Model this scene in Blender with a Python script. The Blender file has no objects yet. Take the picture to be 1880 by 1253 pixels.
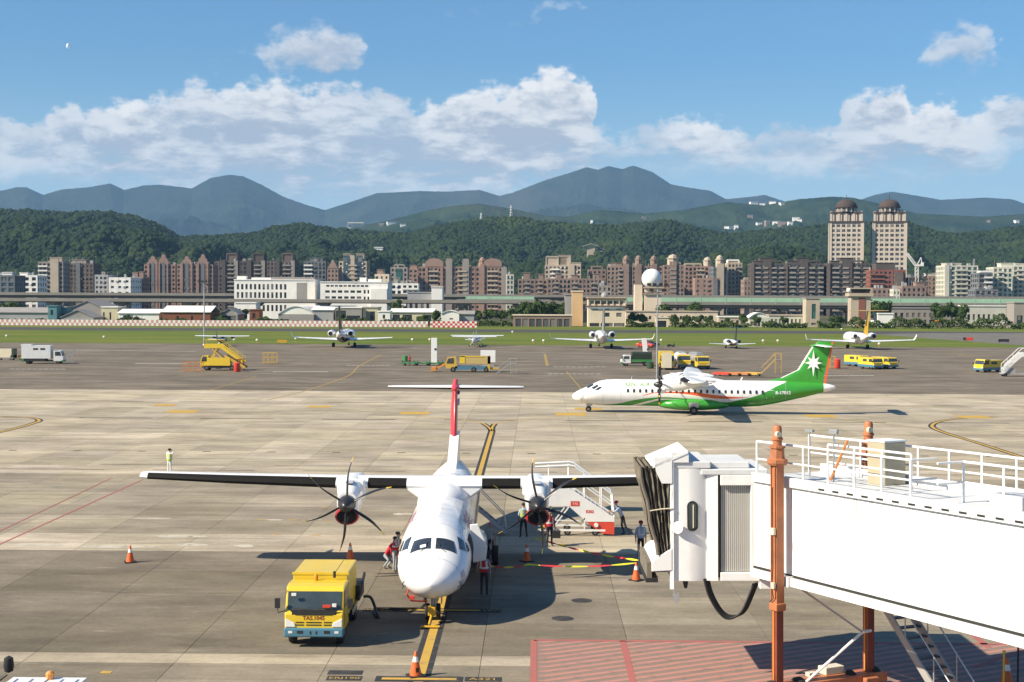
import bpy, bmesh, math, random
import numpy as np
from mathutils import Vector, Matrix
random.seed(7); rng = np.random.default_rng(7)
S = bpy.context.scene
COL = S.collection
R = math.radians

# ------------------------------------------------------------------ camera
H, F, W0, H0 = 12.0, 2611.0, 1880.0, 1253.0
YAW, PITCH, ROLL = 0.987, 1.777, 0.25
def _basis():
    fw = Vector((-math.sin(R(YAW)) * math.cos(R(PITCH)), math.cos(R(YAW)) * math.cos(R(PITCH)), -math.sin(R(PITCH))))
    rt = Vector((math.cos(R(YAW)), math.sin(R(YAW)), 0)); up = rt.cross(fw)
    c, s = math.cos(R(ROLL)), math.sin(R(ROLL))
    return fw, rt * c + up * s, up * c - rt * s
FW, RT, UP = _basis()
cam = bpy.data.cameras.new('camera'); cam.sensor_width = 36.0; cam.lens = F / W0 * 36.0
cam.clip_start = 0.5; cam.clip_end = 60000
CAM = bpy.data.objects.new('camera', cam); COL.objects.link(CAM); S.camera = CAM
CAM.matrix_world = Matrix(((RT.x, UP.x, -FW.x, 0), (RT.y, UP.y, -FW.y, 0), (RT.z, UP.z, -FW.z, H), (0, 0, 0, 1)))
def ray(px, py):
    return FW + RT * ((px - W0 / 2) / F) + UP * ((H0 / 2 - py) / F)
def G(px, py, z=0.0):                     # the place on the level z that the photograph shows at px, py
    d = ray(px, py); t = (z - H) / d.z
    return Vector((d.x * t, d.y * t, z))
def A(px, py, Y):                         # the place at distance Y
    d = ray(px, py); t = Y / d.y
    return Vector((d.x * t, Y, H + d.z * t))
def GX(px, Y, z=0.0):                     # x of a column of the photograph at distance Y on level z
    d = ray(px, 560); return d.x / d.y * Y

# ------------------------------------------------------------------ sun, sky, exposure
SUN_EL, SUN_AZ = 37.0, 246.0              # azimuth clockwise from +Y
sd = Vector((math.sin(R(SUN_AZ)) * math.cos(R(SUN_EL)), math.cos(R(SUN_AZ)) * math.cos(R(SUN_EL)), math.sin(R(SUN_EL))))
sl = bpy.data.lights.new('sun', 'SUN'); sl.energy = 5.0; sl.angle = R(0.53); sl.color = (1.0, 0.89, 0.71)
so = bpy.data.objects.new('sun', sl); COL.objects.link(so); so.rotation_euler = sd.to_track_quat('Z', 'Y').to_euler()
S.view_settings.view_transform = 'Standard'; S.view_settings.look = 'None'
S.view_settings.gamma = 1.0; S.view_settings.exposure = 0.78; S.view_settings.use_curve_mapping = False
S.render.engine = 'CYCLES'; S.cycles.use_denoising = True
S.cycles.max_bounces = 6; S.cycles.diffuse_bounces = 2; S.cycles.glossy_bounces = 2; S.cycles.transmission_bounces = 4
S.cycles.volume_bounces = 0; S.cycles.transparent_max_bounces = 6

class NT:                                  # tiny helper to write node trees
    def __init__(s, tree): s.t = tree; s.n = tree.nodes; s.l = tree.links
    def new(s, kind, **kw):
        n = s.n.new(kind)
        for k, v in kw.items():
            if k == 'inputs':
                for i, x in v.items(): s.put(n, i, x)
            else: setattr(n, k, v)
        return n
    def put(s, n, i, x):
        if isinstance(x, bpy.types.NodeSocket): s.l.new(x, n.inputs[i])
        elif isinstance(x, bpy.types.Node): s.l.new(x.outputs[0], n.inputs[i])
        else: n.inputs[i].default_value = x
    def math(s, op, a, b=0.0, clamp=False):
        n = s.new('ShaderNodeMath', operation=op, use_clamp=clamp); s.put(n, 0, a); s.put(n, 1, b); return n.outputs[0]
    def vmath(s, op, a, b=(0, 0, 0)):
        n = s.new('ShaderNodeVectorMath', operation=op); s.put(n, 0, a); s.put(n, 1, b); return n
    def rng(s, v, a, b, c=0.0, d=1.0, smooth=True):
        n = s.new('ShaderNodeMapRange', interpolation_type='SMOOTHSTEP' if smooth else 'LINEAR')
        for i, x in enumerate((v, a, b, c, d)): s.put(n, i, x)
        return n.outputs[0]
    def mix(s, f, a, b, mode='MIX'):
        n = s.new('ShaderNodeMix', data_type='RGBA', blend_type=mode); s.put(n, 0, f); s.put(n, 6, a); s.put(n, 7, b); return n.outputs[2]
    def noise(s, vec, scale, detail=3.0, rough=0.55, out=0):
        n = s.new('ShaderNodeTexNoise'); s.put(n, 'Vector', vec); s.put(n, 'Scale', scale); s.put(n, 'Detail', detail); s.put(n, 'Roughness', rough); return n.outputs[out]

W = bpy.data.worlds.new('World'); S.world = W; W.use_nodes = True
def build_world():
    t = NT(W.node_tree); t.n.clear()
    out = t.new('ShaderNodeOutputWorld'); bg = t.new('ShaderNodeBackground'); t.l.new(bg.outputs[0], out.inputs[0])
    sky = t.new('ShaderNodeTexSky', sky_type='NISHITA', sun_disc=False, sun_elevation=R(SUN_EL), sun_rotation=R(SUN_AZ), altitude=20, air_density=1.15, dust_density=0.6, ozone_density=2.2)
    co = t.new('ShaderNodeTexCoord').outputs['Generated']
    sx = t.new('ShaderNodeSeparateXYZ'); t.put(sx, 0, co)
    az = t.math('ARCTAN2', sx.outputs[0], sx.outputs[1]); el = t.math('ARCSINE', sx.outputs[2])
    cv = t.new('ShaderNodeCombineXYZ'); t.put(cv, 0, t.math('MULTIPLY', az, 57.2958)); t.put(cv, 1, t.math('MULTIPLY', el, 57.2958))
    # cumulus belt and a few higher puffs: top and base of the cloud as curves over azimuth, broken up by noise
    SP = 23.0
    def deg(px, py):
        d = ray(px, py).normalized(); return math.degrees(math.atan2(d.x, d.y)), math.degrees(math.asin(d.z))
    def curve(pts, x, lo, hi):
        n = t.new('ShaderNodeFloatCurve'); cu = n.mapping.curves[0]; pp = sorted((min(.999, max(.001, (a + SP) / (2 * SP))), (v - lo) / (hi - lo)) for a, v in pts)
        cu.points[0].location = (0, pp[0][1]); cu.points[1].location = (1, pp[-1][1])
        for p in pp: cu.points.new(*p)
        for p in cu.points: p.handle_type = 'AUTO_CLAMPED'
        n.mapping.update(); t.put(n, 1, x); return t.math('ADD', t.math('MULTIPLY', n.outputs[0], hi - lo), lo)
    c = cv.outputs[0]
    n1 = t.new('ShaderNodeTexNoise', inputs={'Vector': t.vmath('MULTIPLY', c, (.8, 1.0, 0)).outputs[0], 'Scale': 0.95, 'Detail': 3.0, 'Roughness': .6})
    wv = t.vmath('SCALE', t.vmath('SUBTRACT', n1.outputs['Color'], (.5, .5, .5)).outputs[0]); wv.inputs['Scale'].default_value = 1.7
    ws = t.new('ShaderNodeSeparateXYZ', inputs={0: t.vmath('ADD', c, wv.outputs[0]).outputs[0]})
    fine = t.math('SUBTRACT', t.noise(t.vmath('MULTIPLY', c, (.8, 1.25, 0)).outputs[0], 1.5, 5.0, .6), .5)
    def lay(tops, bots, wts):
        a_ = t.math('SUBTRACT', t.math('PINGPONG', t.math('ADD', ws.outputs[0], SP), 2 * SP), 0.0)
        x = t.math('DIVIDE', a_, 2 * SP)
        T = [deg(px, py) for px, py in tops]; B = [deg(px, py) for px, py in bots]
        top = curve(T, x, 0, 16); bot = curve(B, x, 0, 16); w = curve([(deg(px, 200)[0], v) for px, v in wts], x, 0, 1)
        dt = t.math('SUBTRACT', top, ws.outputs[1]); db = t.math('SUBTRACT', ws.outputs[1], bot)
        return dt, db, w
    dt, db, w = lay([(-40, 228), (0, 222), (60, 216), (85, 226), (105, 198), (145, 193), (162, 208), (190, 184), (265, 178), (300, 172), (345, 148), (385, 152), (400, 172), (450, 153), (485, 146), (530, 153), (560, 166), (620, 154), (680, 165), (735, 172), (765, 206), (800, 186), (850, 166), (930, 154), (975, 136), (1030, 124), (1068, 142), (1086, 180), (1100, 236), (1150, 240), (1200, 232), (1260, 226), (1295, 219), (1330, 222), (1350, 234), (1400, 243), (1450, 232), (1510, 232), (1545, 198), (1590, 170), (1640, 160), (1662, 166), (1676, 194), (1700, 184), (1745, 182), (1775, 206), (1805, 198), (1840, 180), (1880, 174), (1930, 190)],
        [(-40, 345), (200, 350), (400, 365), (700, 372), (900, 366), (1040, 345), (1090, 322), (1150, 308), (1300, 318), (1350, 324), (1500, 330), (1700, 330), (1830, 312), (1880, 285), (1930, 280)],
        [(-40, .85), (0, .85), (90, .88), (150, .88), (230, 1), (300, .9), (480, .95), (620, .88), (740, .82), (790, .97), (1040, 1), (1080, .95), (1110, .72), (1200, .82), (1300, 1), (1350, .9), (1440, .78), (1520, .8), (1600, .95), (1720, 1), (1830, .88), (1930, .8)])
    zt, zb, zw = lay([(-40, 120), (380, 118), (388, 98), (400, 98), (408, 118), (425, 96), (460, 80), (500, 62), (560, 48), (620, 42), (662, 50), (680, 100), (700, 112), (790, 30), (815, 4), (875, 8), (890, 30), (935, 36), (945, 26), (975, 26), (985, 10), (1020, -5), (1070, 0), (1085, 30), (1660, 112), (1690, 84), (1715, 58), (1770, 34), (1815, 44), (1832, 80), (1850, 112), (1930, 112)],
        [(-40, 120), (380, 118), (390, 130), (405, 130), (415, 112), (470, 112), (500, 138), (560, 142), (640, 138), (690, 108), (700, 112), (790, 30), (820, 32), (870, 32), (890, 30), (940, 48), (980, 48), (1000, 26), (1060, 30), (1085, 30), (1660, 112), (1700, 126), (1760, 126), (1820, 114), (1850, 112), (1930, 112)],
        [(-40, .3), (400, .4), (480, .6), (600, .85), (680, .7), (830, .35), (960, .35), (1050, .5), (1500, .5), (1760, .75), (1930, .5)])
    fm = t.math('MULTIPLY', fine, 1.5)
    ea = t.math('MULTIPLY', t.math('MULTIPLY', t.rng(t.math('ADD', dt, fm), -.12, .42), t.rng(t.math('ADD', db, fm), -.3, 1.1)), w)
    ea = t.math('MULTIPLY', ea, t.rng(t.math('ADD', fine, t.math('MULTIPLY', w, .75)), .22, .58, .55, 1.0))
    eb = t.math('MULTIPLY', t.math('MULTIPLY', t.rng(t.math('ADD', zt, fm), .0, .75), t.rng(t.math('ADD', zb, fm), .0, .7)), zw)
    alpha = t.math('MULTIPLY', t.math('MAXIMUM', ea, eb), .97)
    # sunlit heads, grey-blue bases
    depth = t.math('ADD', dt, t.math('MULTIPLY', fine, -3.4))
    head = t.math('MULTIPLY', t.rng(depth, .1, 1.9, 1.0, 0.0), t.rng(w, .72, 1.0, .45, 1.0))
    bil = t.noise(t.vmath('MULTIPLY', c, (.40, 1.10, 0)).outputs[0], .8, 5.0, .6)
    lit = t.math('MAXIMUM', head, t.rng(bil, .43, .62, .12, .85))
    zl = t.rng(t.math('ADD', zt, t.math('MULTIPLY', fine, -2.6)), .1, 1.7, .75, .2)
    lit = t.mix(t.math('GREATER_THAN', eb, ea), lit, zl)
    ccol = t.mix(lit, (3.7, 4.1, 4.9, 1), (9.4, 9.1, 8.7, 1))
    gap = t.rng(bil, .36, .52, .30, 1.0); low = t.rng(db, .2, 1.8, 1.0, 0.0)
    alpha = t.math('MULTIPLY', alpha, t.math('MAXIMUM', gap, t.math('SUBTRACT', 1.0, low)))
    haze = t.rng(sx.outputs[2], .0, .17, .9, 0.0)
    skyc = t.mix(haze, t.mix(1.0, sky.outputs[0], (.52, .84, 1.12, 1), 'MULTIPLY'), (5.0, 6.5, 7.6, 1))
    t.put(bg, 0, t.mix(alpha, skyc, ccol)); bg.inputs[1].default_value = 0.066
    W.cycles.sampling_method = 'MANUAL'; W.cycles.sample_map_resolution = 256
build_world()

# ------------------------------------------------------------------ materials
MATS = {}
def mat(name, col=(.5, .5, .5), rough=.5, metal=0.0, var=.12, scale=1.5, bump=0.0, coat=0.0, dirt=0.0, spec=.5, coords='Object', emit=None, streak=None):
    if name in MATS: return MATS[name]
    m = bpy.data.materials.new(name); m.use_nodes = True; t = NT(m.node_tree); b = t.n['Principled BSDF']
    tc = t.new('ShaderNodeTexCoord').outputs['Object'] if coords == 'Object' else t.new('ShaderNodeNewGeometry').outputs['Position']
    v = tc
    if streak: v = t.vmath('MULTIPLY', tc, streak).outputs[0]
    n = t.noise(v, scale, 5.0, .6)
    k = t.rng(n, .25, .75, 1 - var, 1 + var, False)
    c = t.vmath('SCALE', (col[0], col[1], col[2])); t.put(c, 'Scale', k); cc = c.outputs[0]
    if dirt:
        n2 = t.noise(t.vmath('MULTIPLY', tc, (1, 1, .35)).outputs[0], scale * 3.1, 6.0, .65)
        cc = t.mix(t.rng(n2, .52, .78, 0, dirt), cc, (.10, .085, .065, 1))
    t.put(b, 'Base Color', cc)
    t.put(b, 'Roughness', t.rng(n, .2, .8, max(.02, rough - .08), min(1, rough + .08), False))
    b.inputs['Metallic'].default_value = metal; b.inputs['Coat Weight'].default_value = coat; b.inputs['Coat Roughness'].default_value = .08
    b.inputs['Specular IOR Level'].default_value = spec
    if bump:
        bn = t.new('ShaderNodeBump'); bn.inputs['Strength'].default_value = bump; bn.inputs['Distance'].default_value = .02
        t.put(bn, 'Height', t.noise(tc, scale * 9, 4.0)); t.l.new(bn.outputs[0], b.inputs['Normal'])
    if emit: b.inputs['Emission Color'].default_value = (*emit[:3], 1); b.inputs['Emission Strength'].default_value = emit[3]
    MATS[name] = m; return m
M = mat

# ------------------------------------------------------------------ mesh helpers
class MB:
    def __init__(s): s.v = []; s.f = []; s.m = []
    def add(s, vs, fs, m=0):
        o = len(s.v); s.v += [tuple(v) for v in vs]; s.f += [tuple(i + o for i in f) for f in fs]
        s.m += ([m] * len(fs) if isinstance(m, int) else list(m)); return s
    def box(s, x0, x1, y0, y1, z0, z1, m=0, mx=None):
        vs = [Vector((x, y, z)) for z in (z0, z1) for y in (y0, y1) for x in (x0, x1)]
        if mx is not None: vs = [mx @ v for v in vs]
        return s.add(vs, [(0, 2, 3, 1), (4, 5, 7, 6), (0, 1, 5, 4), (2, 6, 7, 3), (0, 4, 6, 2), (1, 3, 7, 5)], m)
    def bar(s, a, b, w, h, m=0, up=(0, 0, 1)):          # a beam from a to b, w wide and h high
        a, b = Vector(a), Vector(b); d = (b - a).normalized(); u = Vector(up)
        if abs(d.dot(u)) > .98: u = Vector((0, 1, 0))
        sx = d.cross(u).normalized() * (w / 2); sz = sx.cross(d).normalized() * (h / 2)
        vs = [p + i * sx + j * sz for p in (a, b) for i, j in ((-1, -1), (1, -1), (1, 1), (-1, 1))]
        return s.add(vs, [(3, 2, 1, 0), (4, 5, 6, 7), (0, 1, 5, 4), (1, 2, 6, 5), (2, 3, 7, 6), (3, 0, 4, 7)], m)
    def rings(s, rs, m=0, cap=True, closed=False):       # loft through rings of equal length
        n = len(rs[0]); vs = [v for r in rs for v in r]; fs = []
        k = len(rs)
        for i in range(k if closed else k - 1):
            i2 = (i + 1) % k
            for j in range(n): fs.append((i * n + j, i * n + (j + 1) % n, i2 * n + (j + 1) % n, i2 * n + j))
        if cap and not closed: fs.append(tuple(range(n - 1, -1, -1))); fs.append(tuple((k - 1) * n + j for j in range(n)))
        return s.add(vs, fs, m)
    def tube(s, pts, r, n=8, m=0, cap=True):
        pts = [Vector(p) for p in pts]; rs = []; r = r if isinstance(r, (list, tuple)) else [r] * len(pts); last = None
        for i, p in enumerate(pts):
            d = (pts[min(i + 1, len(pts) - 1)] - pts[max(i - 1, 0)]).normalized()
            a = last - d * last.dot(d) if last is not None else d.orthogonal()
            if a.length < 1e-4: a = d.orthogonal()
            a.normalize(); last = a; b = d.cross(a)
            rs.append([p + (a * math.cos(2 * math.pi * j / n) + b * math.sin(2 * math.pi * j / n)) * r[i] for j in range(n)])
        return s.rings(rs, m, cap)
    def prism(s, poly, y0, y1, m=0, ax='y', mx=None):    # polygon in the other two axes, extruded along ax
        def pt(p, t): return Vector((p[0], t, p[1])) if ax == 'y' else Vector((t, p[0], p[1])) if ax == 'x' else Vector((p[0], p[1], t))
        n = len(poly); vs = [pt(p, t) for t in (y0, y1) for p in poly]
        if mx is not None: vs = [mx @ v for v in vs]
        fs = [(j, (j + 1) % n, n + (j + 1) % n, n + j) for j in range(n)] + [tuple(range(n - 1, -1, -1)), tuple(range(n, 2 * n))]
        return s.add(vs, fs, m)
    def lathe(s, prof, c=(0, 0, 0), ax=(0, 0, 1), n=16, m=0):   # (radius, height) profile about an axis
        ax = Vector(ax).normalized(); a = ax.orthogonal().normalized(); b = ax.cross(a); c = Vector(c)
        return s.rings([[c + ax * h + (a * math.cos(2 * math.pi * j / n) + b * math.sin(2 * math.pi * j / n)) * max(r, 1e-3) for j in range(n)] for r, h in prof], m)
    def quad(s, a, b, c, d, m=0): return s.add([a, b, c, d], [(0, 1, 2, 3)], m)
    def build(s, name, mats, parent=None, smooth=None, bevel=0, kind=None, loc=None):
        me = bpy.data.meshes.new(name); me.from_pydata(s.v, [], s.f); me.validate(verbose=False)
        for x in (mats if isinstance(mats, (list, tuple)) else [mats]): me.materials.append(x)
        if len(me.polygons) == len(s.m): me.polygons.foreach_set('material_index', s.m)
        bm = bmesh.new(); bm.from_mesh(me); bmesh.ops.recalc_face_normals(bm, faces=bm.faces); bm.to_mesh(me); bm.free()
        if smooth is not None:
            me.polygons.foreach_set('use_smooth', [True] * len(me.polygons)); me.set_sharp_from_angle(angle=R(smooth))
        o = bpy.data.objects.new(name, me); COL.objects.link(o)
        if parent is not None: o.parent = parent
        if loc is not None: o.location = loc
        if bevel:
            b = o.modifiers.new('bevel', 'BEVEL'); b.width = bevel; b.segments = 2; b.limit_method = 'ANGLE'; b.angle_limit = R(40)
        if kind: o['kind'] = kind
        return o
def tag(o, label=None, cat=None, group=None, kind=None):
    if label: o['label'] = label
    if cat: o['category'] = cat
    if group: o['group'] = group
    if kind: o['kind'] = kind
    return o
def empty(name, loc=(0, 0, 0), rz=0.0, label=None, cat=None, group=None):
    o = bpy.data.objects.new(name, None); COL.objects.link(o); o.location = loc; o.rotation_euler = (0, 0, rz); o.empty_display_size = .3
    return tag(o, label, cat, group)
def copy_tree(o, parent=None, loc=None, rz=None, label=None):
    c = o.copy(); COL.objects.link(c); c.parent = parent
    if loc is not None: c.location = loc
    if rz is not None: c.rotation_euler = (0, 0, rz)
    if label: c['label'] = label
    for ch in list(o.children): copy_tree(ch, c)
    return c
def text_faces(txt, size, bold=0.0):
    cu = bpy.data.curves.new('lettering', 'FONT'); cu.body = txt; cu.size = size; cu.align_x = 'CENTER'; cu.align_y = 'CENTER'; cu.resolution_u = 3; cu.offset = bold
    o = bpy.data.objects.new('lettering', cu); COL.objects.link(o)
    dg = bpy.context.evaluated_depsgraph_get(); me = bpy.data.meshes.new_from_object(o.evaluated_get(dg))
    vs = [v.co.copy() for v in me.vertices]; fs = [tuple(p.vertices) for p in me.polygons]
    bpy.data.objects.remove(o); bpy.data.curves.remove(cu); bpy.data.meshes.remove(me)
    return vs, fs
def lerp(a, b, t): return a + (b - a) * t
def interp(tab, x):
    if x <= tab[0][0]: return tab[0][1]
    for (x0, y0), (x1, y1) in zip(tab, tab[1:]):
        if x <= x1: return y0 + (y1 - y0) * (x - x0) / (x1 - x0)
    return tab[-1][1]

# ================================================================== the setting
def ground_mat(name, col, var=.25, obcol=False, island=False, streaks=.35, dark=(.05, .045, .04), light=None, fine=.12, rough=.8):
    m = bpy.data.materials.new(name); m.use_nodes = True; t = NT(m.node_tree); b = t.n['Principled BSDF']
    geo = t.new('ShaderNodeNewGeometry'); p = geo.outputs['Position']
    base = t.new('ShaderNodeObjectInfo').outputs['Color'] if obcol else (*col, 1)
    if island:
        at = t.new('ShaderNodeAttribute', attribute_name='tint'); base = at.outputs['Color']
    a = t.noise(t.vmath('MULTIPLY', p, (.045, .16, 1)).outputs[0], 1.0, 5.0, .6)
    c = t.vmath('SCALE', t.mix(0.0, base, base)); t.put(c, 'Scale', t.rng(a, .25, .75, 1 - var, 1 + var, False)); cc = c.outputs[0]
    s1 = t.noise(t.vmath('MULTIPLY', p, (.10, .9, 1)).outputs[0], 1.0, 6.0, .65)          # long drag and water stains along the rows
    cc = t.mix(t.rng(s1, .5, .72, 0, streaks), cc, (*dark, 1))
    s2 = t.noise(t.vmath('MULTIPLY', p, (.22, .75, 1)).outputs[0], 1.0, 7.0, .7, 0)
    lt = light or tuple(min(1, x * 1.45) for x in col)
    cc = t.mix(t.rng(s2, .56, .78, 0, .55), cc, (*lt, 1))
    dg_ = t.new('ShaderNodeVectorRotate', rotation_type='Z_AXIS'); t.put(dg_, 0, p); dg_.inputs['Angle'].default_value = R(33)
    s3 = t.noise(t.vmath('MULTIPLY', dg_.outputs[0], (.08, 1.1, 1)).outputs[0], .8, 5.0, .7)   # turning tracks
    cc = t.mix(t.rng(s3, .6, .8, 0, .3), cc, (*dark, 1))
    pt = t.noise(t.vmath('MULTIPLY', p, (.16, .30, 1)).outputs[0], 1.0, 8.0, .72)                 # patchy weathering
    c3 = t.vmath('SCALE', cc); t.put(c3, 'Scale', t.rng(pt, .36, .66, .74, 1.26, False)); cc = c3.outputs[0]
    dr = t.noise(t.vmath('MULTIPLY', p, (1.5, 2.6, 1)).outputs[0], 1.0, 6.0, .75)
    cc = t.mix(t.rng(dr, .60, .74, 0, .38), cc, (*dark, 1))
    tr = t.new('ShaderNodeTexWave', wave_type='BANDS', bands_direction='Y'); t.put(tr, 'Vector', t.vmath('MULTIPLY', p, (.01, .21, 0)).outputs[0]); tr.inputs['Scale'].default_value = 1.0; tr.inputs['Distortion'].default_value = 3.0; tr.inputs['Detail'].default_value = 3.0
    cc = t.mix(t.math('MULTIPLY', t.rng(tr.outputs['Fac'], .86, 1.0, 0, .30), t.rng(a, .4, .6)), cc, (*dark, 1))
    f = t.noise(p, 5.0, 6.0, .7)
    c2 = t.vmath('SCALE', cc); t.put(c2, 'Scale', t.rng(f, .3, .7, 1 - fine, 1 + fine, False)); cc = c2.outputs[0]
    sp = t.noise(t.vmath('MULTIPLY', p, (.5, .8, 1)).outputs[0], .9, 3.0)                    # oil spots
    cc = t.mix(t.rng(sp, .73, .8, 0, .6), cc, (.045, .04, .035, 1))
    t.put(b, 'Base Color', cc); b.inputs['Roughness'].default_value = rough; b.inputs['Specular IOR Level'].default_value = .06
    bn = t.new('ShaderNodeBump'); bn.inputs['Strength'].default_value = .25; bn.inputs['Distance'].default_value = .02; t.put(bn, 'Height', f); t.l.new(bn.outputs[0], b.inputs['Normal'])
    return m
def sheet(name, pts, z, m, kind='structure', label=None):
    q = MB(); q.add([(x, y, z) for x, y in pts], [tuple(range(len(pts)))]); o = q.build(name, m); o['kind'] = kind
    if label: o['label'] = label
    return o
CONC = (.42, .36, .265)
m_earth = ground_mat('earth', (.10, .10, .06), .3, streaks=.1, dark=(.04, .05, .02))
m_asph = ground_mat('apron_asphalt', (.182, .152, .116), .40, streaks=.6, dark=(.088, .075, .060), light=(.30, .255, .195))
m_run = ground_mat('runway_asphalt', (.085, .08, .078), .15, streaks=.4, light=(.13, .125, .12))
m_taxi = ground_mat('taxiway_asphalt', (.17, .16, .14), .2, streaks=.3)
m_slab = ground_mat('slab_concrete', CONC, .16, obcol=True, streaks=.42, dark=(.14, .12, .092), light=(.46, .41, .32))
m_slabf = ground_mat('slab_concrete_far', CONC, .16, island=True, streaks=.42, dark=(.15, .13, .10), light=(.46, .41, .32))
m_joint = M('joint_filler', (.085, .074, .06), .9)
m_grass = bpy.data.materials.new('grass'); m_grass.use_nodes = True
def _gr():
    t = NT(m_grass.node_tree); b = t.n['Principled BSDF']; p = t.new('ShaderNodeNewGeometry').outputs['Position']
    n = t.noise(t.vmath('MULTIPLY', p, (.012, .05, 1)).outputs[0], 1.0, 5.0, .65); n2 = t.noise(t.vmath('MULTIPLY', p, (.15, .3, 1)).outputs[0], 1.0, 5.0, .7)
    c = t.mix(t.rng(n, .3, .7), (.085, .132, .018, 1), (.17, .18, .036, 1)); c = t.mix(t.rng(n2, .35, .75, 0, .65), c, (.085, .12, .02, 1))
    t.put(b, 'Base Color', c); b.inputs['Roughness'].default_value = .95; b.inputs['Specular IOR Level'].default_value = .1
_gr()
Y_ASPH = G(940, 720).y; Y_GRASS = G(940, 634).y; Y_RUN0 = G(940, 610.5).y; Y_RUN1 = G(940, 605.5).y; Y_FENCE = 548.0
XL = 2400
sheet('ground', [(-8000, -350), (8000, -350), (8000, 15000), (-8000, 15000)], -.35, m_earth)
sheet('apron_asphalt', [(-XL, Y_ASPH), (XL, Y_ASPH), (XL, Y_GRASS), (-XL, Y_GRASS)], 0.0, m_asph)
sheet('joint_bed', [(-200, -8), (200, -8), (200, Y_ASPH), (-200, Y_ASPH)], -.035, m_joint)
sheet('grass_verge', [(-XL, Y_GRASS), (XL, Y_GRASS), (XL, Y_RUN0), (-XL, Y_RUN0)], .006, m_grass, 'stuff', 'mown green grass strip between apron and runway')
sheet('runway', [(-XL, Y_RUN0), (XL, Y_RUN0), (XL, Y_RUN1), (-XL, Y_RUN1)], .0, m_run)
sheet('grass_field', [(-XL, Y_RUN1), (XL, Y_RUN1), (XL, 600), (-XL, 600)], .006, m_grass, 'stuff', 'mown green grass strip beyond the runway')
tx = [G(1600, 614), G(1760, 626), G(1880, 635), G(2400, 640), G(2400, 612), G(1700, 612)]
sheet('taxiway', [(v.x, v.y) for v in tx], .016, m_taxi)

# concrete slabs of the stand: the largest in view one by one, the rest joined
YS0, YS1, YD = G(480, 1219).y, G(480, 1201).y, G(480, 1013).y       # pale strip, far edge of the dark rows
ST = (YD - YS1) / 4
rows = [(YS0 - 3 * ST, YS0 - 2 * ST), (YS0 - 2 * ST, YS0 - ST), (YS0 - ST, YS0), (YS0, YS1)]
y = YS1
while y < Y_ASPH - 2.4: rows.append((y, y + ST)); y += ST
rows[-1] = (rows[-1][0], Y_ASPH)
X0 = G(885, 1200).x
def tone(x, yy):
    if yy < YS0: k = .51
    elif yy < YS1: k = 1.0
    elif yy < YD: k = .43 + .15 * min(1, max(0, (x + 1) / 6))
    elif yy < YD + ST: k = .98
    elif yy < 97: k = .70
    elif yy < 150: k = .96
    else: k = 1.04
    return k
apron = empty('concrete_apron'); tag(apron, kind='structure')
slabs = []
for (y0, y1) in rows:
    n0 = int((-.40 * y1 - 12 - X0) // 5); n1 = int((.40 * y1 + 12 - X0) // 5) + 1
    rt = random.uniform(.93, 1.07)
    for i in range(n0, n1):
        x0 = X0 + i * 5; vis = abs((x0 + 2.5) / y1 + .017) < .37 + 2.5 / y1 and y1 > 44.5
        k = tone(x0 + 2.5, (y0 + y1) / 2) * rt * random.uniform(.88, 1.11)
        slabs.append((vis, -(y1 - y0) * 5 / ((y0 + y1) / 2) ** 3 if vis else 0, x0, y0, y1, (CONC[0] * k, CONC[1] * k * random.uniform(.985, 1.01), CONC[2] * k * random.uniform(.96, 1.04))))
slabs.sort(key=lambda s: (not s[0], s[1]))
slab_me = {}
def slab_mesh(d):
    k = round(d, 2)
    if k not in slab_me:
        q = MB(); g = .009; q.box(g, 5 - g, g, d - g, -.25, 0); o = q.build('slab', m_slab); slab_me[k] = o.data; bpy.data.objects.remove(o)
    return slab_me[k]
rest = MB(); tints = []
for n, (vis, a, x0, y0, y1, c) in enumerate(slabs):
    if n < 290 and vis:
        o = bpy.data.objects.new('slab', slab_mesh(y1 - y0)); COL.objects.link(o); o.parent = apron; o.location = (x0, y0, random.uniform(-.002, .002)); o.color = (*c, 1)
    else:
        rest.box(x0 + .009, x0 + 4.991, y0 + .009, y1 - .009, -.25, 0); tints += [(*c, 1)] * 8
o = rest.build('outer_slabs', m_slabf, apron, kind='stuff')
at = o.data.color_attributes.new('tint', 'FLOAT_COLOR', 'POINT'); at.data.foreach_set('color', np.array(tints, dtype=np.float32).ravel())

# ------------------------------------------------------------------ painted markings
def paint(name, col, wear=.35):
    m = bpy.data.materials.new(name); m.use_nodes = True; t = NT(m.node_tree); b = t.n['Principled BSDF']; p = t.new('ShaderNodeNewGeometry').outputs['Position']
    n = t.noise(t.vmath('MULTIPLY', p, (.8, .8, 1)).outputs[0], 2.2, 7.0, .7)
    t.put(b, 'Base Color', t.mix(t.rng(n, .48, .72, 0, wear), (*col, 1), (.17, .15, .12, 1))); b.inputs['Roughness'].default_value = .8; b.inputs['Specular IOR Level'].default_value = .1
    return m
p_yel = paint('yellow_paint', (.50, .315, .07), .55); p_yel2 = paint('pale_yellow_paint', (.34, .24, .08), .85)
p_blk = paint('black_paint', (.045, .045, .048), .5); p_red = paint('red_paint', (.38, .13, .115), .65)
p_wht = paint('white_paint', (.55, .52, .46), .5); p_pink = paint('faded_red_paint', (.43, .215, .175), .55)
ZM = [.004]
def marking(name, m, polys, z=.008, label=None):
    q = MB()
    for pl in polys: q.add([(x, y_, z) for x, y_ in pl], [tuple(range(len(pl)))])
    o = q.build(name, m); o['kind'] = 'structure'
    if label: o['label'] = label
    return o
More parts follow.
